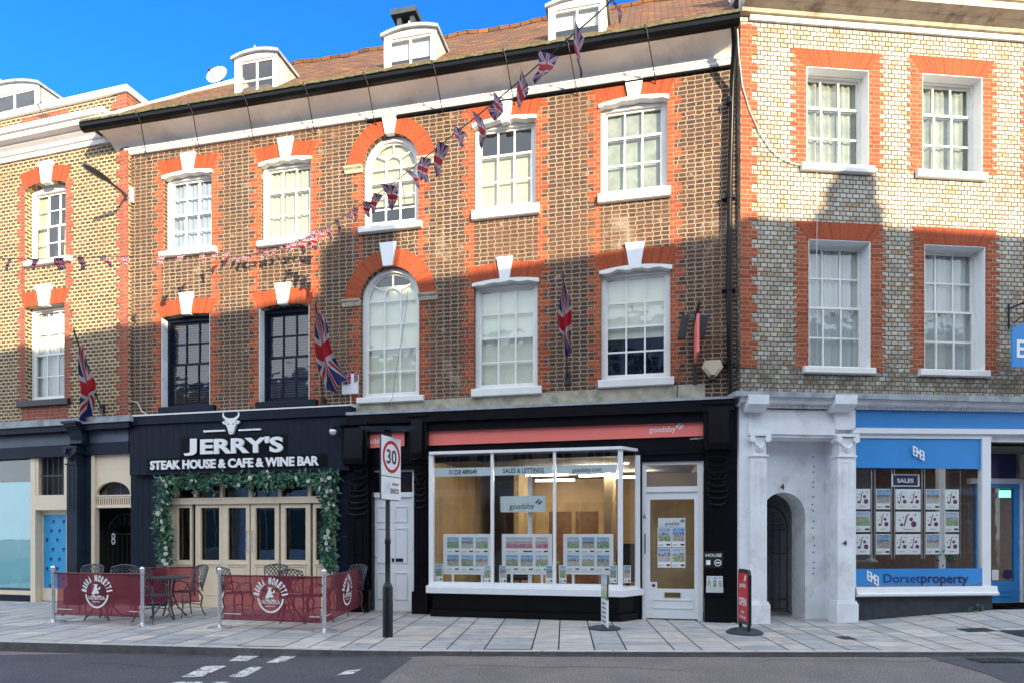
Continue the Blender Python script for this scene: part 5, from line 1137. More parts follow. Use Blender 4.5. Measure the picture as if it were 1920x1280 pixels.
# blue shop window
WO = .06; m = MB(); m.pbox(R, 1842, 818, 1858, 1102, WO, .10); m.pbox(R, 1602, 818, 1605, 1102, WO, .1); m.pbox(R, 1605, 1094, 1842, 1101, WO, .08)
a0, b0 = R.s(1600), R.s(1858, WO); zs0, zs1 = R.px(1730, 1117, .1)[1], R.px(1730, 1099, .1)[1]
m.sweep([(-.1, zs0), (.11, zs0), (.14, zs0+.02), (.14, zs0+.05), (.11, zs0+.07), (.09, zs1), (-.1, zs1)], a0, b0+.09)
rt = 1.05; m.box(b0-.14, b0, rt-.08, rt, zs1, 3.1); m.box(b0-.06, b0, -WO+.1, rt-.08, zs1-.02, zs1+.05); swf = m.build('shop_window', M['whiteclean'], rb_)
gz0_, gz1_ = zs1, R.px(1730, 818, WO)[1]; m = MB(); m.face([(R.s(1604, WO), -WO+.04, gz0_), (R.s(1843, WO), -WO+.04, gz0_), (R.s(1843, WO), -WO+.04, gz1_), (R.s(1604, WO), -WO+.04, gz1_)]); m.face([(b0-.03, 0, gz0_), (b0-.03, rt, gz0_), (b0-.03, rt, gz1_), (b0-.03, 0, gz1_)]); m.build('pane', M['shopglass'], swf)
m = MB(); m.pbox(R, 1605, 820, 1841, 877, WO-.034, .004); m.build('roller_blind', M['blue'], swf)
m = MB(); m.pbox(R, 1605, 1065, 1842, 1099, WO+.0, .004); m.pbox(R, 1605, 1065, 1842, 1099, WO-.036, .004); bandp = m.build('window_vinyl', M['blue'], swf)
m = MB(); m.pbox(R, 1600, 1118, 1861, 1180, .03, .1); m.box(b0-.06, b0+.005, .0, rt, -.05, zs0); m.build('plinth', pm('dark_grey_render', (.035, .042, .05), .8, var=.3, scale=8, bump=.6), rb_)
def castle(m, F, x, y, s_, off):
    """white plan mark of a gatehouse: two skewed blocks joined at the top, each with square holes"""
    u = lambda px_, py_: F.px(x+px_*s_, y+py_*s_+px_*s_*.55, off)
    def q(x0, y0, x1, y1): P = [u(x0, y1), u(x1, y1), u(x1, y0), u(x0, y0)]; m.prism(P, -off, -off+.004)
    for bx in (0, 6.5): q(bx, 0, bx+1.2, 9); q(bx+3.3, 0, bx+4.5, 9); q(bx+1.2, 0, bx+3.3, 1.4); q(bx+1.2, 3.8, bx+3.3, 5.2); q(bx+1.2, 7.6, bx+3.3, 9)
    q(4.5, 2.4, 6.5, 5.2)
m = MB(); castle(m, R, 1712, 834, 1.95, WO+.003); m.build('castle_mark', M['signwhite'], swf)
m = MB(); castle(m, R, 1626, 1068, 2.0, WO+.006); m.build('castle_mark', M['signwhite'], swf)
m = MB(); m.ptext(R, 'Dorset', (1657, 1074, 1091), (1726, 1091), WO+.006, bold=.0); m.ptext(R, 'property', (1727, 1073, 1091), (1816, 1092.), WO+.006, bold=.02); m.build('lettering', M['navytxt'], swf)
# shop interior
a, b = R.s(1590), RE; m = MB(); m.face([(a, 4.5, 0), (b, 4.5, 0), (b, 4.5, 3.1), (a, 4.5, 3.1)]); m.face([(a, .05, 0), (a, 4.5, 0), (a, 4.5, 3.1), (a, .05, 3.1)]); m.build('shop_room_wall', M['slat'], rb_)
m = MB(); m.face([(a, .05, 3.05), (a, 4.5, 3.05), (b, 4.5, 3.05), (b, .05, 3.05)]); rc_ = m.build('shop_room_ceiling', M['ceil'], rb_)
m = MB(); m.face([(a, 0, .17), (b, 0, .17), (b, 4.5, .17), (a, 4.5, .17)]); m.build('shop_room_floor', M['tanfloor'], rb_)
m = MB()
for x, y in ((.3, .5), (.9, 1.0), (1.3, .6), (1.9, 1.2), (2.3, .7), (.5, 2.2), (1.2, 2.5)): m.lathe([(.04, 0), (.04, .006)], (a+x, y, 3.03), 8)
m.build('downlight', M['spot'], rc_)
t = thing('display_table', 'round tan table just inside the blue shop window under the cards', 'table', R, (a+.55, .75, .17))
m = MB(); m.lathe([(.5, 0), (.5, .03)], (a+.55, .75, .98), 20, sy=.5); m.build('tabletop', M['tan'], t); m = MB(); m.lathe([(.2, .17), (.03, .2), (.03, .98)], (a+.55, .75, 0), 8); m.build('pedestal', M['grey'], t)
# recessed blue door
dy = rt; m = MB(); a, b, c, d = R.rect(1861, 906, 1912, 1138, -dy); c = .17; ga, gb, gc, gd3 = R.rect(1840, 914, 1901, 1089, -dy); ga = a-.35+.09
a = a-.35
m.box(a, ga, dy, dy+.05, c, d); m.box(gb, b, dy, dy+.05, c, d); m.box(ga, gb, dy, dy+.05, gd3, d); m.box(ga, gb, dy, dy+.05, c, gc)
for q in ((ga+.05, gb-.05, c+.12, c+.14), (ga+.05, gb-.05, gc-.2, gc-.18)): m.box(q[0], q[1], dy-.015, dy, q[2], q[3])
bd_ = m.build('blue_door', M['blue'], rb_)
m = MB(); m.face([(ga, dy+.025, gc), (gb, dy+.025, gc), (gb, dy+.025, gd3), (ga, dy+.025, gd3)]); m.build('pane', M['shopglass'], bd_)
m = MB(); m.tube([(b-.05, dy-.02, 1.1), (b-.05, dy-.05, 1.15), (b-.05, dy-.05, 1.3), (b-.05, dy-.02, 1.35)], .01, 5); m.build('door_handle', M['chrome'], bd_)
m = MB(); m.box(a-.1, b+.25, dy+.0, dy+.1, d+.0, d+.10); m.box(b, b+.07, dy, dy+.1, .17, d); m.box(b+.09, b+.24, dy-.5, dy+.1, .1, 3.1); m.build('door_frame', M['bluewhite'], rb_)
z1_ = R.px(1880, 840, -dy)[1]; m = MB(); m.box(a+.1, b-.05, dy+.02, dy+.03, d+.11, z1_); m.build('transom_panel', M['navytxt'], rb_)
m = MB(); m.box(a-.1, b+.25, dy+.04, dy+.09, z1_, 3.2); m.box(b0-.06, RE, .02, dy+.1, 3.12, 3.4); m.box(R0, b0, .02, .3, 3.12, 3.4); m.build('recess_soffit', M['bluewhite'], rb_)
m = MB(); s_, zz = R.px(1885, 925, -dy-.5); m.box(s_-.12, s_+.12, dy+.5, dy+.52, zz-.07, zz+.07); m.build('exit_light', M['green'], rb_)
m = MB(); s_, zz = R.px(1866, 1077, -dy); m.box(s_-.07, s_+.07, dy-.004, dy+.0, zz-.1, zz+.1); m.build('door_sticker', M['signwhite'], bd_)
m = MB(); s_, zz = R.px(1889, 1076, -dy+.0); m.lathe([(.1, 0), (.1, .004)], (0, 0, 0), 4) if False else m.prism([(s_+.1*cos(i*pi/8), zz+.1*sin(i*pi/8)) for i in range(16)], dy-.004, dy); m.build('round_sticker', M['navytxt'], bd_)
# downpipe at the party wall
dp = thing('downpipe', 'tall black rainwater downpipe where brown and grey brick walls meet', 'pipe', C, (C.s(1369), -.1, 3.1))
m = MB(); m.tube([(C.s(1376, .55), -.52, ze+.28), (C.s(1376, .3), -.4, ze+.1), (C.s(1373, .12), -.12, ze-.35), (C.s(1368, .12), -.12, 7.2), (C.s(1367, .12), -.12, 5.4), (C.s(1370, .12), -.12, 3.7)], .047, 10)
for z in (8.8, 7.2, 5.65, 4.4): m.tube([(C.s(1368, .12), -.12, z-.05), (C.s(1368, .12), -.12, z+.05)], .060, 10)
m.build('pipe', M['black'], dp, smooth=True)
m = MB()
for z in (7.2, 5.65, 4.4): m.box(C.s(1368, .12)-.12, C.s(1368, .12)+.10, -.11, -.0, z-.02, z+.02)
m.build('bracket', M['blacki'], dp)
# white cables
t = thing('cable', 'white cable running down the wall from the street lamp to the sign board', 'cable', C, (0.1, -.03, 4))
m = MB(); P = [(236, 372), (238, 420), (236, 520), (236, 640), (234, 700), (236, 748), (258, 754), (266, 770), (275, 776)]
m.tube([(C.px(x, y, .03)[0], -.03, C.px(x, y, .03)[1]) for x, y in P], .011, 5); m.build('sheath', M['cable'], t)
t = thing('cable', 'cream cable sagging across the grey brick corner to the top window sill', 'cable', R, (.4, -.03, 8))
m = MB(); P = [(1383, 55), (1386, 110), (1392, 160), (1405, 205), (1425, 250), (1445, 280), (1465, 297), (1485, 306), (1506, 311)]
m.tube([(R.px(x, y, .03)[0], -.03, R.px(x, y, .03)[1]) for x, y in P], .009, 5); P = [(1531, 322), (1532, 420), (1531, 500), (1533, 640)]; m.tube([(R.px(x, y, .02)[0], -.02, R.px(x, y, .02)[1]) for x, y in P], .005, 4); m.build('sheath', M['cable'], t)
t = thing('cable', 'thin dark cable hanging down over the lower arched window', 'cable', C, (C.s(740), -.12, 4.2))
m = MB(); P = [(767, 520), (762, 580), (752, 640), (742, 700), (736, 745), (722, 765), (700, 778), (668, 776), (660, 768)]
m.tube([(C.px(x, y, .12)[0], -.12, C.px(x, y, .12)[1]) for x, y in P], .004, 4); m.build('sheath', M['darkgrey'], t)
t = thing('cable', 'thin loose wire dangling in front of the upper arched window', 'cable', C, (C.s(756), -.3, 7.4))
m = MB(); P = [(752, 330), (755, 350), (759, 380), (761, 402)]; m.tube([(C.px(x, y, .3)[0], -.3, C.px(x, y, .3)[1]) for x, y in P], .006, 4); m.build('sheath', M['darkgrey'], t)
# ================================================================== signs of the estate agent
def stripes(m, F, x, y, s_, off, gap=1):
    for k in (0, 1):
        P = [(x+k*6*s_, y+k*3.2*s_), (x+k*6*s_+9*s_, y-8*s_+k*3.2*s_), (x+k*6*s_+12*s_, y-6*s_+k*3.2*s_), (x+k*6*s_+3*s_, y+2.4*s_+k*3.2*s_)]
        Q = [F.px(a, b, off) for a, b in P]; ar = sum(Q[i][0]*Q[(i+1) % 4][1]-Q[(i+1) % 4][0]*Q[i][1] for i in range(4)); m.prism(Q if ar > 0 else Q[::-1], -off, -off+.004)
t = thing('shop_sign', 'long coral fascia sign with white lettering above the bay window', 'sign', C, (C.s(1050), -.1, 3.2))
m = MB(); m.pslab(C, (784, 807, 835), (1321, 786, 816), .13, .03); m.build('panel', M['coral'], t)
m = MB(); m.ptext(C, 'goadsby', (1217, 799, 809.5), (1267, 808), .135, .005, .004); stripes(m, C, 1266, 799, .95, .136); m.build('lettering', M['signwhite'], t)
m = MB(); m.ptext(C, 'goadsby.com', (1293, 819.5, 823), (1320, 821.5), .09, .004, .02); m.build('web_address', M['signwhite'], t)
t = thing('shop_sign', 'short coral fascia sign above the white panelled door', 'sign', C, (C.s(710), -.1, 3.2))
m = MB(); m.pslab(C, (661, 815, 841), (758, 809, 835), .13, .03); m.build('panel', M['coral'], t)
m = MB(); m.ptext(C, 'goadsby', (681, 822, 831), (722, 829.5), .135, .005, .004); stripes(m, C, 723, 822, .8, .136); m.build('lettering', M['signwhite'], t)
for x0, x1, xt, xu, s_ in ((815, 919, 842, 894, '01258 489049'), (927, 1036, 943, 1021, 'SALES & LETTINGS'), (1044, 1157, 1073, 1128, 'goadsby.com')):
    pass
t = thing('window_lettering', 'frosted vinyl band with grey lettering along the top of the bay window', 'window sign', C, (C.s(985, OB), -OB, 2.9))
M['frost'] = glassm('frosted_vinyl', 0, (1, 1, 1)); M['frost'] = pm('frosted_vinyl_film', (.60, .68, .70), .4, var=.04, bump=0)
for (x0, x1) in ((815, 919), (927, 1036), (1044, 1157)): m = MB(); yl = 877-(x0-815)*.022; yr = 877-(x1-815)*.022; m.pslab(C, (x0, yl, yl+16), (x1, yr, yr+16), OB-.037, .002); m.build('vinyl_band', M['frost'], t)
for a_ in (('01258 489049', (842, 880, 889), (894, 888), .018), ('SALES & LETTINGS', (943, 877, 886), (1020, 885), .018), ('goadsby.com', (1073, 875.5, 884), (1128, 882.5), .006)): m = MB(); m.ptext(C, *a_[:3], OB-.034, .002, a_[3]); m.build('lettering', M['darkgrey'], t)
t = thing('window_lettering', 'small square grey panel with lettering hung in the middle of the bay window', 'window sign', C, (C.s(981, .3), -.30, 2.3))
m = MB(); m.pbox(C, 938, 929, 1023, 959, .30, .006); m.build('panel', M['frost'], t)
m = MB(); m.ptext(C, 'goadsby', (955, 943, 953), (1002, 952), .302, .002, .006); stripes(m, C, 1003, 941, .8, .303); m.build('lettering', M['darkgrey'], t)
m = MB(); m.pbox(C, 990, 890, 997, 1098, .22, .02); m.build('hanging_strip', M['frost'], t)
# property display stands in the bay
def cards(t, F, x0, x1, y0, y1, off, lay, slope=0, tilt=0):
    """lay: list of (c0, c1, r0, r1, material index) in grid fractions"""
    a, b, c, d = F.rect(x0, y0, x1, y1, off)
    for (u0, u1, v0, v1, k) in lay:
        m = MB(); q0, q1 = a+(b-a)*u0, a+(b-a)*u1; z0, z1 = d-(d-c)*v1, d-(d-c)*v0; y = -off
        m.box(q0, q1, y, y+.006, z0, z1, 0); h = z1-z0; w_ = q1-q0
        if k >= 0:
            m.face([(q0+.012, y-.002, z0+h*.30), (q1-.012, y-.002, z0+h*.30), (q1-.012, y-.002, z1-.012), (q0+.012, y-.002, z1-.012)], 1, [(0, 0), (1, 0), (1, 1), (0, 1)])
            m.box(q0+w_*.65, q1-.015, y-.002, y, z0+h*.08, z0+h*.17, 2)
            m.box(q0+.015, q0+w_*.45, y-.002, y, z0+h*.12, z0+h*.135, 2); m.box(q0+.015, q0+w_*.38, y-.002, y, z0+h*.07, z0+h*.082, 2)
        else:
            rr = random.Random(int(u0*97+v0*31))
            for (px_, pz, pr) in ((.3, .72, .035), (.62, .62, .10), (.72, .38, .15), (.24, .35, .08), (.16, .58, .04), (.5, .84, .04), (.78, .84, .04)):
                s_, zz = q0+w_*px_, z0+h*pz; R_ = pr*min(w_, h); m.prism([(s_+R_*cos(i*pi/5), zz+R_*sin(i*pi/5)) for i in range(10)], y-.003, y, 3)
            m.bar((q0+w_*.34, z0+h*.3), (q0+w_*.45, z0+h*.8), w_*.05, y-.003, y, 3)
            m.box(q0+w_*.3, q0+w_*.7, y-.002, y, z0+h*.12, z0+h*.14, 2)
        m.build('property_card', [M['signwhite'], M['pics'][k % 4] if 0 <= k < 8 else M['pinkpic'], M['darkgrey'], M['purple']], t, merge=False)
six = [(c/3+.015, (c+1)/3-.015, r/2+.015, (r+1)/2-.015) for r in (0, 1) for c in (0, 1, 2)]
for i, (x0, x1, lab) in enumerate(((836, 917, 'leftmost display stand of six property cards in the bay window'), (946, 1030, 'middle display stand with one large pink and grey card in the bay window'), (1061, 1145, 'rightmost display stand of six property cards in the bay window'))):
    t = thing('display_stand', lab, 'display stand', C, (C.s((x0+x1)/2, .25), -.25, zb0), 'property display stands in the bay window')
    if i == 1: lay = [(.015, .64, .015, .485, 8), (.68, .985, .015, .485, 9)]+[(*s_, k) for k, s_ in enumerate(six[3:])]
    else: lay = [(*s_, (k*3+i) % 4) for k, s_ in enumerate(six)]
    cards(t, C, x0, x1, 1004, 1071, .25, lay)
    m = MB(); a, b, c, d = C.rect(x0-5, 1000, x1+5, 1076, .24); y = -.24
    m.box(a, b, y, y+.012, c, d); 
    for u in (.2, .8): m.box(a+(b-a)*u-.02, a+(b-a)*u+.02, y, y+.02, zb0, c)
    m.box(a, b, y-.02, y+.05, zb0, zb0+.015); m.build('frame', M['whiteclean'], t)
for i, (x, y, k) in enumerate(((823, 1075, 0), (914, 1078, 2), (943, 1078, 3), (1030, 1078, 1), (1055, 1078, 2), (1150, 1078, 0), (1176, 1078, 3))):
    lab = ['small leaflet at the left corner of the bay window shelf', 'small leaflet right of the first display stand', 'small leaflet left of the middle display stand', 'small leaflet right of the middle display stand', 'small leaflet left of the third display stand', 'small leaflet right of the third display stand', 'small leaflet in the angled right pane of the bay window'][i]
    of = .30 if i < 6 else .12
    t = thing('leaflet', lab, 'leaflet', C, (C.s(x, of), -of, zb0), 'leaflets on the bay window shelf'); cards(t, C, x-7, x+7, y-19, y+14, of, [(0, 1, 0, 1, k)])
t = thing('window_poster', 'two framed cards and a grey header hung in the glazed shop door', 'poster', C, (C.s(1259, -.03), .03, 1.2))
cards(t, C, 1233, 1285, 988, 1063, -.06, [(0, .49, 0, .49, 0), (.51, 1, 0, .49, 1), (0, .49, .51, 1, 3), (.51, 1, .51, 1, 2)])
m = MB(); m.pbox(C, 1234, 970, 1285, 987, -.06, .006); m.build('panel', M['frost'], t)
m = MB(); m.ptext(C, 'goadsby', (1247, 977, 983), (1274, 983), -.055, .002, .0); stripes(m, C, 1275, 976, .5, -.054); m.build('lettering', M['darkgrey'], t)
t = thing('door_sticker', 'small white sticker with a blue star low on the shop door glass', 'sticker', C, (C.s(1225, -.03), .05, .6))
m = MB(); m.pbox(C, 1219, 1090, 1232, 1103, -.048, .003); m.build('label', M['signwhite'], t)
s_, zz = C.px(1225.5, 1096.5, -.045); m = MB(); m.prism([(s_+(.045 if i % 2 else .02)*cos(i*pi/5), zz+(.045 if i % 2 else .02)*sin(i*pi/5)) for i in range(10)], .043, .046); m.build('star', M['navytxt'], t)
t = thing('house_sign', 'black notice with white HOUSE lettering on the black door surround', 'sign', C, (C.s(1340), -.13, 1.3))
m = MB(); m.pbox(C, 1321, 1033, 1356, 1064, .17, .02); m.build('plate', M['blacki'], t)
m = MB(); m.ptext(C, 'HOUSE', (1323, 1037, 1043), (1353, 1043), .173, .003, .015); m.build('lettering', M['signwhite'], t); m = MB(); m.pbox(C, 1324, 1049, 1332, 1058, .173, .003); m.build('sticker', M['signwhite'], t); m = MB(); s_, zz = C.px(1346, 1054, .173); m.arc(s_, zz, .045, .058, 0, 2*pi, 16, -.174, -.171); m.box(s_-.03, s_+.03, -.174, -.171, zz-.012, zz+.012); m.build('emblem', M['signwhite'], t)
t = thing('leaflet_rack', 'clear rack of blue and green leaflets on the black door surround', 'leaflet rack', C, (C.s(1340), -.16, .95))
cards(t, C, 1325, 1355, 1079, 1109, .19, [(0, .32, 0, 1, 2), (.34, .66, 0, 1, 0), (.68, 1, 0, 1, 2)])
m = MB(); m.pbox(C, 1324, 1100, 1356, 1110, .22, .05); m.build('tray', M['grey'], t)
# cards of the right hand shop
lay = []; cols = ((0, .145, 1), (.20, .335, 0), (.385, .625, 2), (.675, .81, 0), (.86, .995, 1))
t = thing('window_display', 'hanging grid of property cards behind the blue shop window', 'window display', R, (R.s(1700, -.1), .1, 1.3), None)
for r in range(3):
    for ci, (u0, u1, kind) in enumerate(cols):
        v0, v1 = r*.335, r*.335+.30; alt = (ci+r) % 2 == 0
        if ci == 2 and r != 1: lay += [(u0, (u0+u1)/2, v0, v1, -1), ((u0+u1)/2+.001, u1, v0, v1, -1)]
        elif ci == 2: lay += [(u0, u1, v0, v1, -1)]
        else: lay += [(u0, u1, v0, v1, -1 if alt else (ci+r*2) % 4)]
cards(t, R, 1603, 1799, 916, 1042, -.10, lay)
m = MB(); a, b, c, d = R.rect(1603, 895, 1799, 1042, -.10)
for (u0, u1, k) in cols:
    for e in (u0-.012, u1+.012): xx = a+(b-a)*e; m.tube([(xx, .10, c-.05), (xx, .10, 3.0)], .003, 4)
m.build('hanging_wires', M['chrome'], t)
t = thing('window_sign', 'navy SALES plate hanging over the property cards', 'window sign', R, (R.s(1698, -.1), .1, 2.3))
m = MB(); m.pbox(R, 1672, 888, 1724, 911, -.10, .006); m.build('frame', M['signwhite'], t)
m = MB(); m.pbox(R, 1675, 890, 1721, 909, -.096, .003); m.build('plate', M['navytxt'], t)
m = MB(); m.ptext(R, 'SALES', (1682, 896, 904), (1713, 904), -.093, .003, .03); m.build('lettering', M['signwhite'], t)
t = thing('display_pedestal', 'white pedestal with flared foot on the round table in the blue shop window', 'stand', R, (R.s(1633, -.5), .5, 1.01))
m = MB(); m.lathe([(.10, 0), (.09, .02), (.035, .06), (.02, .14), (.02, .5)], (R.s(1633, -.5), .5, 1.01), 14); m.build('pedestal', M['grey'], t, smooth=True)
def plant(name, label, F, at, h, n, mat='leaf', spread=.2):
    t = thing(name, label, 'plant', F, at); m = MB(); rr = random.Random(n)
    for i in range(n):
        a_ = rr.random()*6.28; r_ = rr.random()*spread; c = (at[0]+r_*cos(a_), at[1]+r_*sin(a_)*.5, at[2]+rr.random()*h); leafquad(m, c, rr.uniform(.04, .1), .015, rr)
    m.build('foliage', M[mat], t, merge=False); m = MB()
    for k in range(4): m.tube([at, (at[0]+rr.gauss(0, spread/2), at[1], at[2]+h*.8)], .004, 4)
    m.build('stem', M['leaf'], t); return t
plant('pot_plant', 'leafy plant standing inside the blue shop window at right', R, (R.s(1780, -.4), .4, .95), .35, 90)
plant('weed', 'small green weed growing against the dark plinth of the blue shop', R, (R.s(1836, .08), -.09, .14), .14, 26, spread=.08)
plant('weed', 'tiny pale weed at the foot of the dark plinth, left of a bigger one', R, (R.s(1815, .08), -.09, .13), .07, 12, spread=.06)
# hanging sign at the right edge
t = thing('hanging_sign', 'blue hanging sign on a black iron bracket cut by the right edge', 'sign', R, (R.s(1889), -.02, 5.2))
s_, z_ = R.px(1892, 590, .02); m = MB(); m.tube([(s_, -.02, z_-.25), (s_, -.02, z_+.18)], .015, 6); m.tube([(s_, -.02, z_+.1), (s_+.0, -.9, z_+.12)], .014, 6); m.tube([(s_, -.02, z_-.2), (s_, -.3, z_-.12), (s_, -.5, z_+.1)], .008, 5); scr = [(s_, -.25+.09*cos(i*.6), z_+.02+.09*sin(i*.6)) for i in range(11)]; m.tube(scr, .006, 4); m.build('bracket', M['blacki'], t)
Fh = Frame((0, 0), 0); S_ = Vector(ray(1897, 650, 10.3)); 
t2 = MB(); x0, z0_ = R.px(1897, 688, .45); z1_ = R.px(1897, 613, .45)[1]; x1 = x0+.55
t2.prism([(x0, z0_), (x1, z0_), (x1, z1_-.02), (x0+.28, z1_+.10), (x0, z1_-.02)], -.46, -.43); t2.build('board', M['blue'], t)
m = MB(); 
for q in ((0, .05, 0, .30), (.05, .17, 0, .05), (.05, .17, .125, .175), (.05, .17, .25, .30), (.15, .2, 0, .30)): m.box(x0+.08+q[0], x0+.08+q[1], -.468, -.46, z0_+.16+q[2], z0_+.16+q[3])
m.box(x0+.28, x0+.36, -.468, -.46, z0_+.26, z0_+.33); m.box(x0+.36, x0+.41, -.468, -.46, z0_+.16, z0_+.46); m.box(x0+.41, x0+.5, -.468, -.46, z0_+.16, z0_+.21); m.build('castle_mark', M['signwhite'], t)
# alarm boxes and the estate agent's projecting sign
t = thing('alarm_box', 'white alarm box wrapped with a union flag by the arched window', 'alarm box', C, (C.s(654), -.05, 4.2))
m = MB(); a, b, c, d = C.rect(641, 700, 669, 737, .09); m.box(a, b, -.09, 0, c, d); m.build('case', M['whiteclean'], t)
m = MB(); m.grid(8, 6, lambda u, v: (a-.03+(b-a+.06)*u, -.10-.012*sin(u*7), d+.03-(d-c)*(.62-.25*abs(u-.4))*(1-v))); m.build('flag_cloth', M['flag'], t)
m = MB(); m.tube([((a+b)/2, -.03, c), ((a+b)/2-.0, -.03, c-.35)], .012, 5); m.build('conduit', M['cable'], t)
t = thing('alarm_box', 'cream triangular alarm bell box beside the black downpipe', 'alarm box', C, (C.s(1336), -.05, 4.6))
m = MB(); s_, z_ = C.px(1336, 690, .1); k = .0088
P = [(s_+x*k, z_-y*k) for x, y in ((-3, 18), (4, 18), (20, -2), (14, -16), (-14, -16), (-20, -3))]; m.prism(P, -.10, 0); cx_ = s_; m.prism([(s_+(p[0]-s_)*.7, z_+(p[1]-z_)*.7) for p in P], -.125, -.10); m.build('case', M['yellowbox'], t)
m = MB(); m.prism([(s_+x*k, z_-y*k) for x, y in ((-5, 22), (5, 22), (5, 13), (-5, 13))], -.115, .0); m.build('strobe', M['darkgrey'], t)
t = thing('projecting_sign', 'coral projecting sign seen edge on between two dark floodlights', 'sign', C, (C.s(1300), -.05, 5))
fx, fz_ = C.px(1302, 596, .3)
m = MB(); m.box(C.s(1302)-.01, C.s(1302)+.03, -1.05, 0, fz_-.02, fz_+.02); m.box(C.s(1302)-.02, C.s(1302)+.04, -.06, 0, fz_-1.05, fz_+.2); m.build('arm', M['blacki'], t)
m = MB(); q = C.s(1302); 
z0_, z1_ = C.px(1298, 672, .55)[1], C.px(1298, 604, .55)[1]; m.box(q-.02, q+.02, -.95, -.2, z0_, z1_); m.build('board', M['coral'], t)
for x in (1281, 1317):
    m = MB(); a, b, c, d = C.rect(x-9, 594, x+9, 636, .35); m.prism([(a-.02, c), (b-.05, c), (b+.03, d), (a+.05, d)], -.42, -.33); m.box((a+b)/2-.02, (a+b)/2+.02, -.36, -.3, d-.03, d+.03); m.build('floodlight', M['blacki'], t)
m = MB(); a = C.s(1281, .33); b = C.s(1317, .33); m.box(a, b, -.34, -.31, fz_-.02, fz_+.02); m.tube([(q-.2, -.1, fz_-.55), (q-.28, -.03, fz_-.9), (q-.3, -.03, fz_-1.7)], .008, 4); m.build('cross_bar', M['zinc'], t)
# globe lamp at the end of the steak house board
t = thing('globe_lamp', 'small round white camera lamp beside the steak house sign', 'lamp', C, (C.s(625), -.2, 3.5))
s_, z_ = C.px(624, 808, .35); m = MB(); m.lathe([(0, -.075), (.05, -.05), (.07, 0), (.05, .045), (.0, .05)], (s_, -.35, z_), 14); m.build('globe', M['whiteclean'], t, smooth=True)
m = MB(); m.lathe([(.055, 0), (.055, .07), (0, .09)], (s_, -.35, z_+.035), 12); m.tube([(s_, -.35, z_+.1), (s_+.1, -.3, z_+.1), (s_+.25, -.2, z_+.02)], .02, 6); m.build('bracket', M['navy'], t)
# street lamp on the wall
t = thing('street_lamp', 'wall mounted street lamp with a long dark head at the brick corner', 'street lamp', C, (C.s(240), -.05, 8.3))
s_, z_ = C.px(240, 366, .05); m = MB(); m.box(s_-.09, s_+.10, -.05, .0, z_-.16, z_+.16); m.build('wall_plate', M['grey'], t)
tip = Vector(ray(155, 309, 12.3)); base = Vector(C.w((s_, -.08, z_-.02))); nk = Vector(ray(206, 342, 12.75))
def loc(F, P): dx, dy = P[0]-F.o[0], P[1]-F.o[1]; return (dx*F.u[0]+dy*F.u[1], dx*F.v[0]+dy*F.v[1], P[2]-F.z)
b_, n_, t_ = Vector(loc(C, base)), Vector(loc(C, nk)), Vector(loc(C, tip))
m = MB(); m.tube([b_, b_.lerp(n_, .5), n_], .028, 8); m.tube([b_+Vector((0, 0, -.10)), b_.lerp(n_, .35)], .018, 6); m.build('arm', M['zinc'], t)
m = MB(); d_ = (t_-n_); side = Vector((.6, 0, 0)).cross(d_).normalized()
pr = [n_, n_+d_*.25, n_+d_*.5, n_+d_*.8, t_]; wd_ = [.05, .10, .12, .10, .05]; V_ = []
sd_ = d_.cross(Vector((0, 0, 1))).normalized(); up_ = sd_.cross(d_).normalized()
for p, w_ in zip(pr, wd_): V_ += [p+sd_*w_, p+up_*.05+sd_*w_*.5, p+up_*.05-sd_*w_*.5, p-sd_*w_, p-up_*.03]
fs = [(i*5+j, i*5+(j+1) % 5, (i+1)*5+(j+1) % 5, (i+1)*5+j) for i in range(4) for j in range(5)]+[(4, 3, 2, 1, 0), (20, 21, 22, 23, 24)]; m.idx(V_, fs); m.build('lamp_head', M['zinc'], t)
# satellite dish
s_, z_ = C.px(413, 147, -1.8); t = thing('satellite_dish', 'round white satellite dish on the roof left of the first dormer', 'satellite dish', C, (s_, 1.8, z_-.3))
m = MB(); V_ = []; nn = 16
for r_ in (0, .35, .7, 1.0):
    for j in range(nn): q = 2*pi*j/nn; V_.append((s_+.27*r_*cos(q), 1.8-.03-.10*r_*r_+.06*r_*sin(q), z_+.23*r_*sin(q)))
m.idx(V_, [(i*nn+j, i*nn+(j+1) % nn, (i+1)*nn+(j+1) % nn, (i+1)*nn+j) for i in range(3) for j in range(nn)]); m.build('dish', M['grey'], t, smooth=True)
m = MB(); m.tube([(s_-.05, 1.8, z_-.22), (s_-.02, 1.45, z_-.05)], .012, 5); m.tube([(s_, 1.83, z_), (s_+.0, 1.95, z_-.2), (s_, 1.95, z_-.9)], .02, 6); m.lathe([(.03, 0), (.03, .06)], (s_-.02, 1.43, z_-.07), 8); m.build('arm', M['darkgrey'], t)
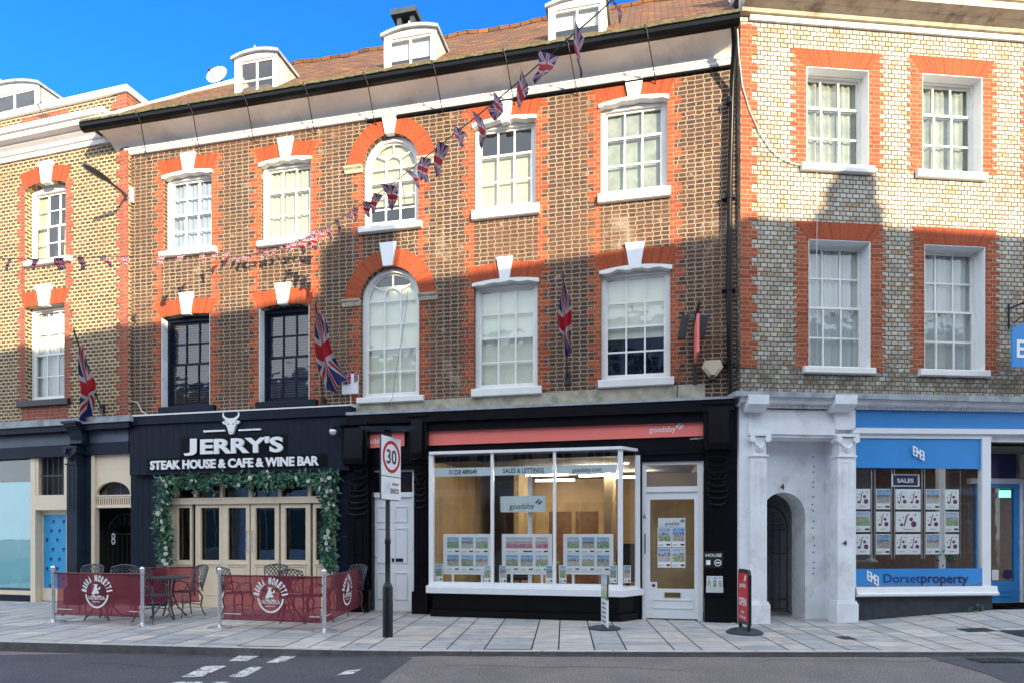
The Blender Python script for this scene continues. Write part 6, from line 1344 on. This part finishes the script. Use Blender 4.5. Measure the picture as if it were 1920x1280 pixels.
# ================================================================== wall flags
def wall_flag(label, F, base, top, offt, cloth, group='union flags on the wall'):
    bs, bz = F.px(*base, .04); ts, tz = F.px(*top, offt)
    t = thing('wall_flag', label, 'flag', F, (bs, -.04, bz), group)
    m = MB(); m.tube([(bs, -.04, bz), (ts, -offt, tz)], .014, 6); m.lathe([(.02, 0), (.022, .03), (0, .05)], (ts, -offt, tz), 6); m.build('pole', M['blacki'] if base[1]-top[1] > 0 else M['white'], t)
    m = MB(); m.box(bs-.05, bs+.05, -.05, 0, bz-.10, bz+.10); m.build('bracket', M['blacki'], t)
    # limp cloth: column of photo points (x, y, half width px)
    m = MB(); n = len(cloth)-1
    def fn(u, v):
        q = min(n-1e-6, (1-v)*n); i = int(q); f = q-i; A, B = cloth[i], cloth[i+1]; x, y, h = [A[k]+(B[k]-A[k])*f for k in range(3)]
        of = offt+(.10-offt)*min(1, (1-v)*.75)
        s_, z_ = F.px(x+(u-.5)*2*h, y+h*.5*sin(u*5), of); return (s_, -of-.04*sin(u*4*pi+v*3)-.02*sin(u*11), z_)
    m.grid(28, 22, fn); m.build('cloth', M['flag'], t, smooth=True); return t
wall_flag('union flag hanging from a pole on the left dark brick wall', L, (190, 765), (139, 622), .9, [(151, 650, 3), (158, 690, 9), (168, 725, 14), (166, 750, 14), (161, 784, 11)])
wall_flag('large union flag hanging beside the left arched window, above the navy board', C, (606, 756), (592, 572), .9, [(596, 586, 5), (604, 620, 12), (606, 655, 14), (615, 690, 18), (632, 722, 22)])
wall_flag('slim furled union flag between the two right lower windows', C, (1064, 710), (1056, 518), .7, [(1057, 533, 3), (1060, 570, 10), (1059, 600, 14), (1061, 635, 8), (1066, 664, 7)])
# ================================================================== bunting
def bunting(label, ctrl, flags, h, seed, group='bunting strings'):
    """ctrl: (px, py, depth) points of the string; flags: photo x of each flag"""
    rr = random.Random(seed); P = [Vector(ray(*c)) for c in ctrl]
    t = thing('bunting', label, 'bunting', W0, tuple(P[len(P)//2]), group); at = P[len(P)//2]
    def cat(i, f):
        p0, p1, p2, p3 = [Vector(ctrl[max(0, min(len(ctrl)-1, i+k))]) for k in (-1, 0, 1, 2)]
        return .5*((2*p1)+(p2-p0)*f+(2*p0-5*p1+4*p2-p3)*f*f+(3*p1-p0-3*p2+p3)*f**3)
    pts = [cat(i, f/6) for i in range(len(ctrl)-1) for f in range(6)]+[Vector(ctrl[-1])]
    m = MB(); m.tube([Vector(ray(*p)) for p in pts], .0055, 4); m.build('string', M['darkgrey'], t)
    for x in flags:
        for a, b in zip(pts, pts[1:]):
            if min(a.x, b.x) <= x <= max(a.x, b.x) and a.x != b.x: f = (x-a.x)/(b.x-a.x); q = a.lerp(b, f); break
        else: continue
        p = Vector(ray(*q)); d = (Vector(ray(*b))-Vector(ray(*a))).normalized(); d2 = Vector((d.x, d.y, d.z)); 
        ang = rr.gauss(0, .5); hd = Vector((cos(ang), sin(ang)*.8, 0)); hd = (d2*.5+Vector((1, 0, 0))*.5).normalized() if rr.random() < .6 else hd.normalized()
        w_ = h*rr.uniform(.52, .78); tri = rr.random() < .75; sw = rr.gauss(0, .25); yb = rr.gauss(0, .3); ph = rr.random()*6; hh = h*rr.uniform(.85, 1.1); k_ = .78 if p.y > 9 and h > .25 else 1; w_ *= k_; hh *= k_
        m = MB()
        def fn(u, v):
            wu = (w_*(1-(1-v)*(.75 if tri else .15))); sag = Vector((sw, yb, -1)).normalized()
            return tuple(p+hd*(u-.5)*wu+sag*hh*(1-v)+Vector((0, .02*sin(u*5+ph+v*4), 0))*(1.2-v)+Vector((.015*sin(v*6+ph), 0, 0)))
        m.grid(6, 6, fn); m.build('pennant', M['flag'], t, smooth=True)
bunting('long string of union pennants sweeping across the street from top right', [(1185, -90, 4.2), (1158, -12, 4.4), (1040, 95, 4.9), (938, 183, 5.3), (829, 270, 6.2), (768, 320, 7.3), (708, 364, 8.7), (650, 402, 10), (588, 440, 11.5), (500, 470, 12.5), (437, 486, 12.93)],
        [1150, 1084, 1033, 982, 938, 898, 862, 829, 797, 768, 732, 708, 687, 668, 650, 633, 617, 602, 588, 577, 565, 553], .30, 4)
bunting('string of crumpled union pennants running left along the brick walls', [(-40, 484, 9.9), (60, 486, 10.6), (150, 483, 11.2), (240, 481, 11.8), (330, 479, 12.3), (437, 474, 12.93)],
        [18, 66, 110, 152, 194, 234, 303, 340, 378, 404, 424], .19, 5)
bunting('short string of union pennants bunched below the second upper window', [(434, 482, 12.9), (470, 478, 12.7), (520, 464, 12.5), (570, 447, 12.2), (600, 430, 11.9)],
        [440, 449, 458, 468, 480, 491, 502, 514, 527, 540, 548, 560, 570, 582, 593], .16, 6)
# ================================================================== street furniture
def bannertext(m, cx, cz, r, y, F=None):
    s_ = 'BIRRA MORETTI'
    for i, ch in enumerate(s_):
        if ch == ' ': continue
        t_ = radians(168-156*i/(len(s_)-1)); V, Fc = glyphs(ch, .06); x0 = min(p[0] for p in V); x1 = max(p[0] for p in V); k = .10/.73; sx = r*.215/max(.35, x1-x0)
        sx = min(sx, k*1.3); V2 = []
        for p in V:
            lx, lz = (p[0]-(x0+x1)/2)*sx, p[1]*k; ca, sa_ = cos(t_-pi/2), sin(t_-pi/2); V2.append((cx+r*cos(t_)+lx*ca-lz*sa_, y, cz+r*sin(t_)+lx*sa_+lz*ca))
        m.idx(V2, Fc)
    m.arc(cx, cz, r*.98, r*1.12, pi*1.02, pi*1.98, 20, y, y+.002)
    m.text("L'AUTENTICA", cx-r*.82, cx+r*.82, cz-r*.45, cz-r*.45, r*.28, y, .002, .03)
    m.text("BIRRIFICIO", cx-r*.4, cx+r*.4, cz-r*.66, cz-r*.66, r*.09, y, .002, .02)
    # seated figure with a glass, reduced to a small emblem
    for (x, z, rr_) in ((0, .62, .13), (-.02, .42, .17), (-.06, .2, .24), (.16, .12, .14), (-.24, .05, .16)): m.prism([(cx+r*(x+rr_*cos(i*pi/6)), cz+r*(z+rr_*sin(i*pi/6)*.8)) for i in range(12)], y, y+.002)
    m.box(cx-r*.2, cx+r*.2, y, y+.002, cz+r*.70, cz+r*.74); m.bar((cx+r*.05, cz+r*.3), (cx+r*.33, cz+r*.42), r*.08, y-.001, y+.002); m.box(cx+r*.3, cx+r*.4, y-.001, y+.002, cz+r*.36, cz+r*.56); m.bar((cx-r*.45, cz-r*.15), (cx+r*.45, cz-r*.15), r*.05, y, y+.002)
def gx_(x, y, z=0): Y = FPX*(EYE-z)/(y-HY); return ((x-960)/FPX*Y, Y)
def stanchion(X, Y, label, group='steel barrier posts'):
    t = thing('barrier_post', label, 'barrier post', W0, (X, Y, 0), group)
    m = MB(); m.lathe([(.185, 0), (.185, .012), (.165, .022), (.05, .035), (.035, .05)], (X, Y, .001), 24); m.build('base', M['chrome'], t, smooth=True)
    m = MB(); m.lathe([(.027, .04), (.027, .86), (.036, .865), (.036, .885), (.02, .89)], (X, Y, 0), 14); m.build('post', M['chrome'], t, smooth=True)
    m = MB(); m.lathe([(0, -.042), (.022, -.036), (.038, -.018), (.042, 0), (.038, .018), (.022, .036), (0, .042)], (X, Y, .925), 14); m.build('ball', M['chrome'], t, smooth=True)
    m = MB(); m.lathe([(.033, 0), (.033, .02)], (X, Y, .14), 10); m.lathe([(.033, 0), (.033, .02)], (X, Y, .83), 10); m.build('collar', M['chrome'], t)
PST = [gx_(100, 1166), gx_(267, 1172), gx_(412, 1176), gx_(608, 1184)]
for (X, Y), lab in zip(PST, ('leftmost steel barrier post beside the first maroon banner', 'steel barrier post at the right end of the first maroon banner', 'steel barrier post at the left end of the second maroon banner', 'steel barrier post at the corner between two maroon banners')): stanchion(X, Y, lab)
def mk_banner(A, B, label, off=.06, emblem=True, group='maroon mesh banners'):
    ang = atan2(B[1]-A[1], B[0]-A[0]); F = Frame(A, ang); ln = sqrt((B[0]-A[0])**2+(B[1]-A[1])**2); t = thing('barrier_banner', label, 'barrier', F, (0, 0, 0), group)
    m = MB(); a, b = off, ln-off
    m.grid(24, 10, lambda u, v: (a+(b-a)*u, .018*sin(u*6+v*2)+.009*sin(u*17+1+v*3), .16+.675*v-.012*sin(u*pi)*(1-v))); m.build('cloth', M['banner'], t, smooth=True)
    m = MB(); m.tube([(0, 0, .84), (ln, 0, .84)], .014, 8); m.tube([(0, 0, .15), (ln, 0, .15)], .012, 8); m.build('rail', M['signred'] if False else mr, t)
    if emblem:
        m = MB(); bannertext(m, (a+b)/2, .505, .215, -.004); fy = lambda x, z: .018*sin((x-a)/(b-a)*6+(z-.16)/.675*2)+.009*sin((x-a)/(b-a)*17+1+(z-.16)/.675*3); m.v = [(p[0], p[1]+fy(p[0], p[2]), p[2]) for p in m.v]; m.build('lettering', M['signwhite'], t)
        m = MB()
        for q0, q1 in ((a+.01, a+.33), (b-.18, b-.01)):
            for i in range(6): x0_, x1_ = q0+(q1-q0)*i/6, q0+(q1-q0)*(i+1)/6; m.face([(x0_, fy(x0_, .23)-.005, .225), (x1_, fy(x1_, .23)-.005, .225), (x1_, fy(x1_, .23)-.005, .236), (x0_, fy(x0_, .23)-.005, .236)])
        m.build('stitched_line', M['petal'], t)
    return t
mr = pm('maroon_rail', (.12, .01, .02), .4, var=.1, bump=0)
mk_banner(PST[0], PST[1], 'left maroon mesh banner with white circular emblem')
mk_banner(PST[2], PST[3], 'wide maroon mesh banner in front of the steak house doors')
ex = gx_(683, 1145); mk_banner(PST[3], ex, 'narrow maroon banner running back to the wall beside the white door')
bA = (gx_(175, 1130)[0], gx_(175, 1130)[1]); mk_banner((PST[0][0]+.5, 12.3), (PST[1][0]-.2, 12.9), 'far maroon banner only just seen over the left banner', emblem=False)
# cast metal chairs and tables
def chair_mesh():
    D = {}
    W_, H0, H1 = .21, .47, .92
    def bp_(u, v):                       # u -1..1, v 0..1 on the curved backrest
        w_ = W_*(.80+.30*v-.10*v**3); return (u*w_, .19+.10*v+.05*(1-u*u)*1.0, H0+(H1-H0)*v*(1-.10*u*u*v))
    b = MB(); N_ = 14
    rim = [bp_(-1, i/8) for i in range(9)]+[bp_(-1+2*i/10, 1) for i in range(1, 10)]+[bp_(1, 1-i/8) for i in range(9)]
    b.tube(rim, .013, 6); b.tube([bp_(-1+2*i/8, .12) for i in range(9)], .009, 5)
    for s_ in (-1, 1):
        for k in range(-2, 5):
            pts = []
            for i in range(13):
                v = .12+.88*i/12; u = s_*(-1+(k/2.0)*.62+(v-.12)*1.25-.25*sin(v*3))
                if -1 <= u <= 1: pts.append(bp_(u, v))
            if len(pts) > 1: b.tube(pts, .0085, 4)
    D['backrest'] = b
    s = MB(); s.lathe([(.20, 0), (.225, .008), (.225, .022), (.20, .026)], (0, 0, .435), 20, sy=.98)
    for a_ in (-1, 1): s.tube([(a_*.20, .19, .45), (a_*.205, .14, .58), (a_*.215, -.02, .64), (a_*.20, -.12, .60), (a_*.18, -.14, .45)], .011, 6)
    D['seat'] = s; legs = []
    for sx in (-1, 1):
        for sy in (-1, 1):
            l = MB(); l.tube([(sx*.15, sy*.15, .44), (sx*.185, sy*.19, .34), (sx*.165, sy*.17, .18), (sx*.20, sy*.215, .03), (sx*.225, sy*.235, .005)], [.017, .016, .012, .011, .014], 6); legs.append(l)
    D['legs'] = legs; st = MB(); st.tube([(-.165, -.17, .2), (0, 0, .24), (.165, .17, .2)], .007, 4); st.tube([(.165, -.17, .2), (0, 0, .24), (-.165, .17, .2)], .007, 4); D['stretcher'] = st
    return D
D = chair_mesh(); F0 = Frame((0, 0), 0)
ch0 = thing('patio_chair', 'x', 'chair', F0, (0, 0, 0), 'cast metal chairs outside the steak house')
D['seat'].build('seat', M['zinc'], ch0); D['backrest'].build('backrest', M['zinc'], ch0); D['stretcher'].build('stretcher', M['zinc'], ch0)
for l in D['legs']: l.build('leg', M['zinc'], ch0)
CH = [(155, 11.9, 0, 'grey lattice chair seen just above the left part of the first banner'), (228, 11.7, .4, 'grey lattice chair showing over the right part of the first banner'), (287, 11.0, 1.25, 'grey lattice chair just right of the second steel post'), (350, 11.75, -.55, 'grey lattice chair in full view before the cream doors, right of the table'),
      (447, 11.5, 2.5, 'grey lattice chair behind the left part of the wide banner'), (513, 12.0, .2, 'grey lattice chair whose back rises above the middle of the wide banner'), (597, 11.0, -1.2, 'grey lattice chair partly behind the corner steel post'), (652, 11.9, -.5, 'grey lattice chair behind the narrow banner'), (560, 10.9, 3.0, 'grey lattice chair with its back to the street behind the wide banner')]
for i, (x, Y, a_, lab) in enumerate(CH):
    o_ = ch0 if i == 0 else copy_tree(ch0); o_.location = ((x-960)/FPX*Y, Y, 0); o_.rotation_euler = (0, 0, a_); o_['label'] = lab
def table(x, Y, lab):
    X = (x-960)/FPX*Y; t = thing('patio_table', lab, 'table', W0, (X, Y, 0), 'cast metal tables outside the steak house')
    m = MB(); m.lathe([(.33, .70), (.36, .705), (.36, .725), (.33, .73)], (X, Y, 0), 24); m.build('tabletop', M['zinc'], t)
    for k in range(4):
        q = pi/4+k*pi/2; m = MB(); m.tube([(X+.10*cos(q), Y+.10*sin(q), .70), (X+.06*cos(q), Y+.06*sin(q), .45), (X+.16*cos(q), Y+.16*sin(q), .18), (X+.30*cos(q), Y+.30*sin(q), .01)], [.018, .014, .014, .016], 6); m.build('leg', M['zinc'], t)
    m = MB(); m.tube([(X+.12*cos(i*pi/6), Y+.12*sin(i*pi/6), .25) for i in range(13)], .008, 4); m.build('ring', M['zinc'], t)
table(316, 11.5, 'round dark table between the two chairs left of the cream doors'); table(195, 11.3, 'round dark table hidden behind the first banner'); table(535, 11.3, 'round dark table seen through the wide maroon banner')
# pole with the speed limit plates
X, Y = gx_(727, 1193); t = thing('road_sign', 'black pole with a 30 limit plate and zone ends plate', 'road sign', W0, (X, Y, 0))
zt = EYE+Y*(HY-806)/FPX; zb = EYE+Y*(HY-1095)/FPX
m = MB(); m.lathe([(.075, 0), (.075, zb-.05), (.06, zb), (.04, zb+.03), (.038, 1.35), (.045, 1.36), (.045, 1.42), (.035, 1.44), (.034, zt)], (X, Y, 0), 16); m.build('pole', M['pole'], t, smooth=True)
m = MB(); w_ = .40
m.idx([(X+w_*sx*(1-.18*(k == 0)), Y+.09*sy, zt+dz) for k, dz in enumerate((-.0, .05)) for sx, sy in ((-1, -1), (1, -1), (1, 1), (-1, 1))], [(3, 2, 1, 0), (4, 5, 6, 7), (0, 1, 5, 4), (1, 2, 6, 5), (2, 3, 7, 6), (3, 0, 4, 7)])
m.lathe([(.06, -.1), (.05, 0)], (X, Y, zt), 10); m.build('cap_board', M['navyL'], t)
ang = radians(68); Fp = Frame((X+.05, Y-.03), ang)
t2 = t
INF = INFO[t.name]
def on_plate(mb, name, mat):
    """geometry given in the plate's own frame, moved into the frame of the pole"""
    mb.v = [tuple(Fp.w(p)) for p in mb.v]; return mb.build(name, mat, t)
pz1, pz0, pzm = EYE+Y*(HY-822)/FPX+.02, EYE+Y*(HY-936)/FPX, EYE+Y*(HY-893)/FPX; pw = .25
m = MB(); m.box(-pw, pw, -.012, .0, pzm+.005, pz1); m.box(-pw, pw, -.012, .0, pz0, pzm-.008); on_plate(m, 'plate', M['whiteclean'])
m = MB(); m.box(-pw-.004, pw+.004, .0, .02, pz0-.01, pz1+.01); m.box(-.03, .03, .02, .07, pz0+.1, pz0+.14); m.box(-.03, .03, .02, .07, pz1-.2, pz1-.15); on_plate(m, 'plate_back', M['darkgrey'])
m = MB(); cz = (pz1+pzm)/2; m.arc(0, cz, .185, .228, 0, 2*pi, 36, -.016, -.012, e=1.02); on_plate(m, 'red_ring', M['signred'])
m = MB(); m.text('30', -.13, .13, cz-.105, cz-.105, .21, -.016, .003, .015); m.text('zone', .01, .18, pz0+.21, pz0+.21, .055, -.016, .003, .01); m.text('ENDS', -.03, .19, pz0+.09, pz0+.09, .075, -.016, .003, .012); on_plate(m, 'lettering', M['darkgrey'])
m = MB(); m.arc(-.12, (pz0+pzm)/2, .07, .082, 0, 2*pi, 20, -.016, -.012); m.bar((-.17, pz0+.09), (-.06, pzm-.08), .018, -.0165, -.012); m.text('20', -.16, -.08, (pz0+pzm)/2-.04, (pz0+pzm)/2-.04, .08, -.0155, .003, .0); on_plate(m, 'faded_symbol', M['frost'])
# pavement advertising board
X, Y = gx_(1396, 1186, 0); t = thing('advertising_board', 'red open sign in a black frame on a round rubber base', 'pavement sign', W0, (X, Y, 0))
m = MB(); m.lathe([(.27, 0), (.27, .02), (.20, .06), (.08, .085), (0, .09)], (X, Y, .001), 28); m.build('base', M['rubber'], t, smooth=True)
ang = radians(-91); Fp = Frame((X, Y), ang); zt = EYE+Y*(HY-1066)/FPX
w_ = .24; m = MB(); pz = .14
pts = [(-w_, pz), (w_, pz), (w_, zt-.08), (w_-.03, zt-.02), (w_-.08, zt), (-w_+.08, zt), (-w_+.03, zt-.02), (-w_, zt-.08)]
m.prism(pts, -.02, .02); m.box(-.2, -.16, -.02, .02, .05, pz); m.box(.16, .2, -.02, .02, .05, pz); on_plate(m, 'frame', M['blacki'])
m = MB(); m.box(-w_+.035, w_-.035, -.026, -.02, pz+.05, zt-.06); m.box(-w_+.035, w_-.035, .02, .026, pz+.05, zt-.06); on_plate(m, 'poster', M['signred'])
m = MB(); m.text('goadsby', -.14, .14, zt-.27, zt-.27, .075, -.029, .003, .005); m.bar((.06, zt-.17), (.11, zt-.09), .02, -.029, -.026); m.bar((.1, zt-.17), (.15, zt-.09), .02, -.029, -.026); on_plate(m, 'lettering', M['signwhite'])
m = MB(); m.text('OPEN', -.16, .16, zt-.55, zt-.55, .12, -.029, .003, .015); on_plate(m, 'lettering', M['signwhite'])
m = MB(); m.text('sales', -.07, .07, zt-.66, zt-.66, .05, -.029, .003, .005); m.text('& lettings', -.13, .13, zt-.74, zt-.74, .05, -.029, .003, .005); on_plate(m, 'lettering', M['signwhite'])
# slim leaflet sign standing edge on
X, Y = gx_(1134, 1178, 0); t = thing('advertising_board', 'narrow white and green sign seen almost edge on before the bay window', 'pavement sign', W0, (X, Y, 0))
m = MB(); m.lathe([(.25, 0), (.25, .018), (.18, .04), (.05, .055), (0, .056)], (X, Y, .001), 28); m.build('base', M['rubber'], t, smooth=True)
Fp = Frame((X, Y), radians(-86)); zt = EYE+Y*(HY-1076)/FPX; zm = EYE+Y*(HY-1122)/FPX
m = MB(); m.box(-.22, .22, -.012, .012, .05, zm); on_plate(m, 'panel', M['whiteclean'])
m = MB(); m.face([(-.22, -.012, zm), (.22, -.012, zm), (.22, -.012, zt), (-.22, -.012, zt)], 0, [(0, 0), (1, 0), (1, 1), (0, 1)]); m.face([(.22, .012, zm), (-.22, .012, zm), (-.22, .012, zt), (.22, .012, zt)], 0, [(0, 0), (1, 0), (1, 1), (0, 1)]); on_plate(m, 'picture', M['pics'][2])
m = MB()
for k in range(6): zz = zm-.06-k*.07; m.box(-.15, .12, -.015, -.012, zz-.02, zz)
on_plate(m, 'text_lines', M['darkgrey'])
# ================================================================== houses across the street (they shade and are mirrored in this side)
def opposite(x0, x1, h, matw, label, nw, floors=3, chim=()):
    F = Frame((x1, -3.5), pi); t = thing('terraced_house', label, 'house', F, (0, 0, 0), 'houses across the street')
    wv = x1-x0; ops = []
    for fl_ in range(1, floors):
        for k in range(nw):
            cx = wv*(k+.5)/nw; zb = 1.2+fl_*3.05; ops.append((cx-.5, cx+.5, zb, zb+1.7, 0))
    ops.append((.5, wv-.5, .6, 2.9, 0)); wall(0, wv, -.05, h, ops, .15).build('wall', matw, t)
    m = MB(); m.box(-.02, wv+.02, -.25, .15, h-.35, h-.0005); m.box(0, wv, -.15, .0, 3.2, 3.5); m.build('cornice', M['white'], t)
    m = MB(); m.face([(0, .15, h-.3), (wv, .15, h-.3), (wv, 9, h-.3), (0, 9, h-.3)]); m.box(0, wv, 8.9, 9, 0, h-.3); m.build('roof', M['lead'], t)
    for o_ in ops:
        m = MB(); a, b, c, d, r = o_; m.box(a, b, .10, .12, c, c+.06); m.box(a, b, .10, .12, d-.06, d); n = 3 if b-a < 2 else 5
        for k in range(n+1): xx = a+(b-a)*k/n; m.box(xx-.03, xx+.03, .10, .12, c+.06, d-.06)
        if b-a < 2: m.box(a, b, .10, .12, (c+d)/2-.03, (c+d)/2+.03)
        wn = m.build('window', M['white'], t); m = MB(); m.box(a, b, .14, .146, c, d); m.build('pane', M['dglass'], wn)
    for (cx, cw, ct) in chim:
        m = MB(); s_ = x1-cx; m.box(s_-cw/2, s_+cw/2, .02, .9, h-.3, ct); c_ = m.build('chimney', M['redflat'], t)
        m = MB()
        for k in range(3): m.lathe([(.12, 0), (.10, .18)], (s_-cw*.3+k*cw*.3, .45, ct-.0), 10)
        m.build('chimney_pot', M['tiles'], c_)
M['dglass'] = pm('dark_window_glass', (.045, .035, .028), .3, var=.1, bump=0)
rw = [pm('cream_render', (.60, .54, .42), .8, var=.06), M['redflat'], pm('white_render', (.70, .69, .66), .8, var=.05), pm('pale_brick', (.45, .33, .22), .85, var=.15)]
opposite(-48, -33, 9.8, rw[1], 'red brick house across the street beyond all the others', 7)
opposite(-24, -16, 10.1, rw[2], 'white rendered house across the street beyond the red one', 4)
opposite(-33, -24, 10.3, rw[3], 'pale brick house across the street at the far left end', 4)
opposite(-16, -9, 10.2, rw[1], 'red brick house across the street, farthest to the left', 4)
opposite(-9, -2.2, 10.36, rw[0], 'cream rendered house across the street, left of the camera', 4)
opposite(-2.2, 3.2, 10.42, rw[2], 'white rendered house across the street just behind the camera', 3)
opposite(3.2, 11.0, 10.45, rw[3], 'pale brick house across the street, right of the camera, with one chimney', 4, chim=((5.2, .95, 11.66),))
opposite(11.0, 18.5, 10.66, rw[0], 'cream rendered house across the street, right, with a tapering chimney', 4, chim=((13.3, .55, 11.6), (13.25, .9, 11.1)))
opposite(18.5, 27, 10.8, rw[1], 'red brick house across the street, farthest to the right', 5)
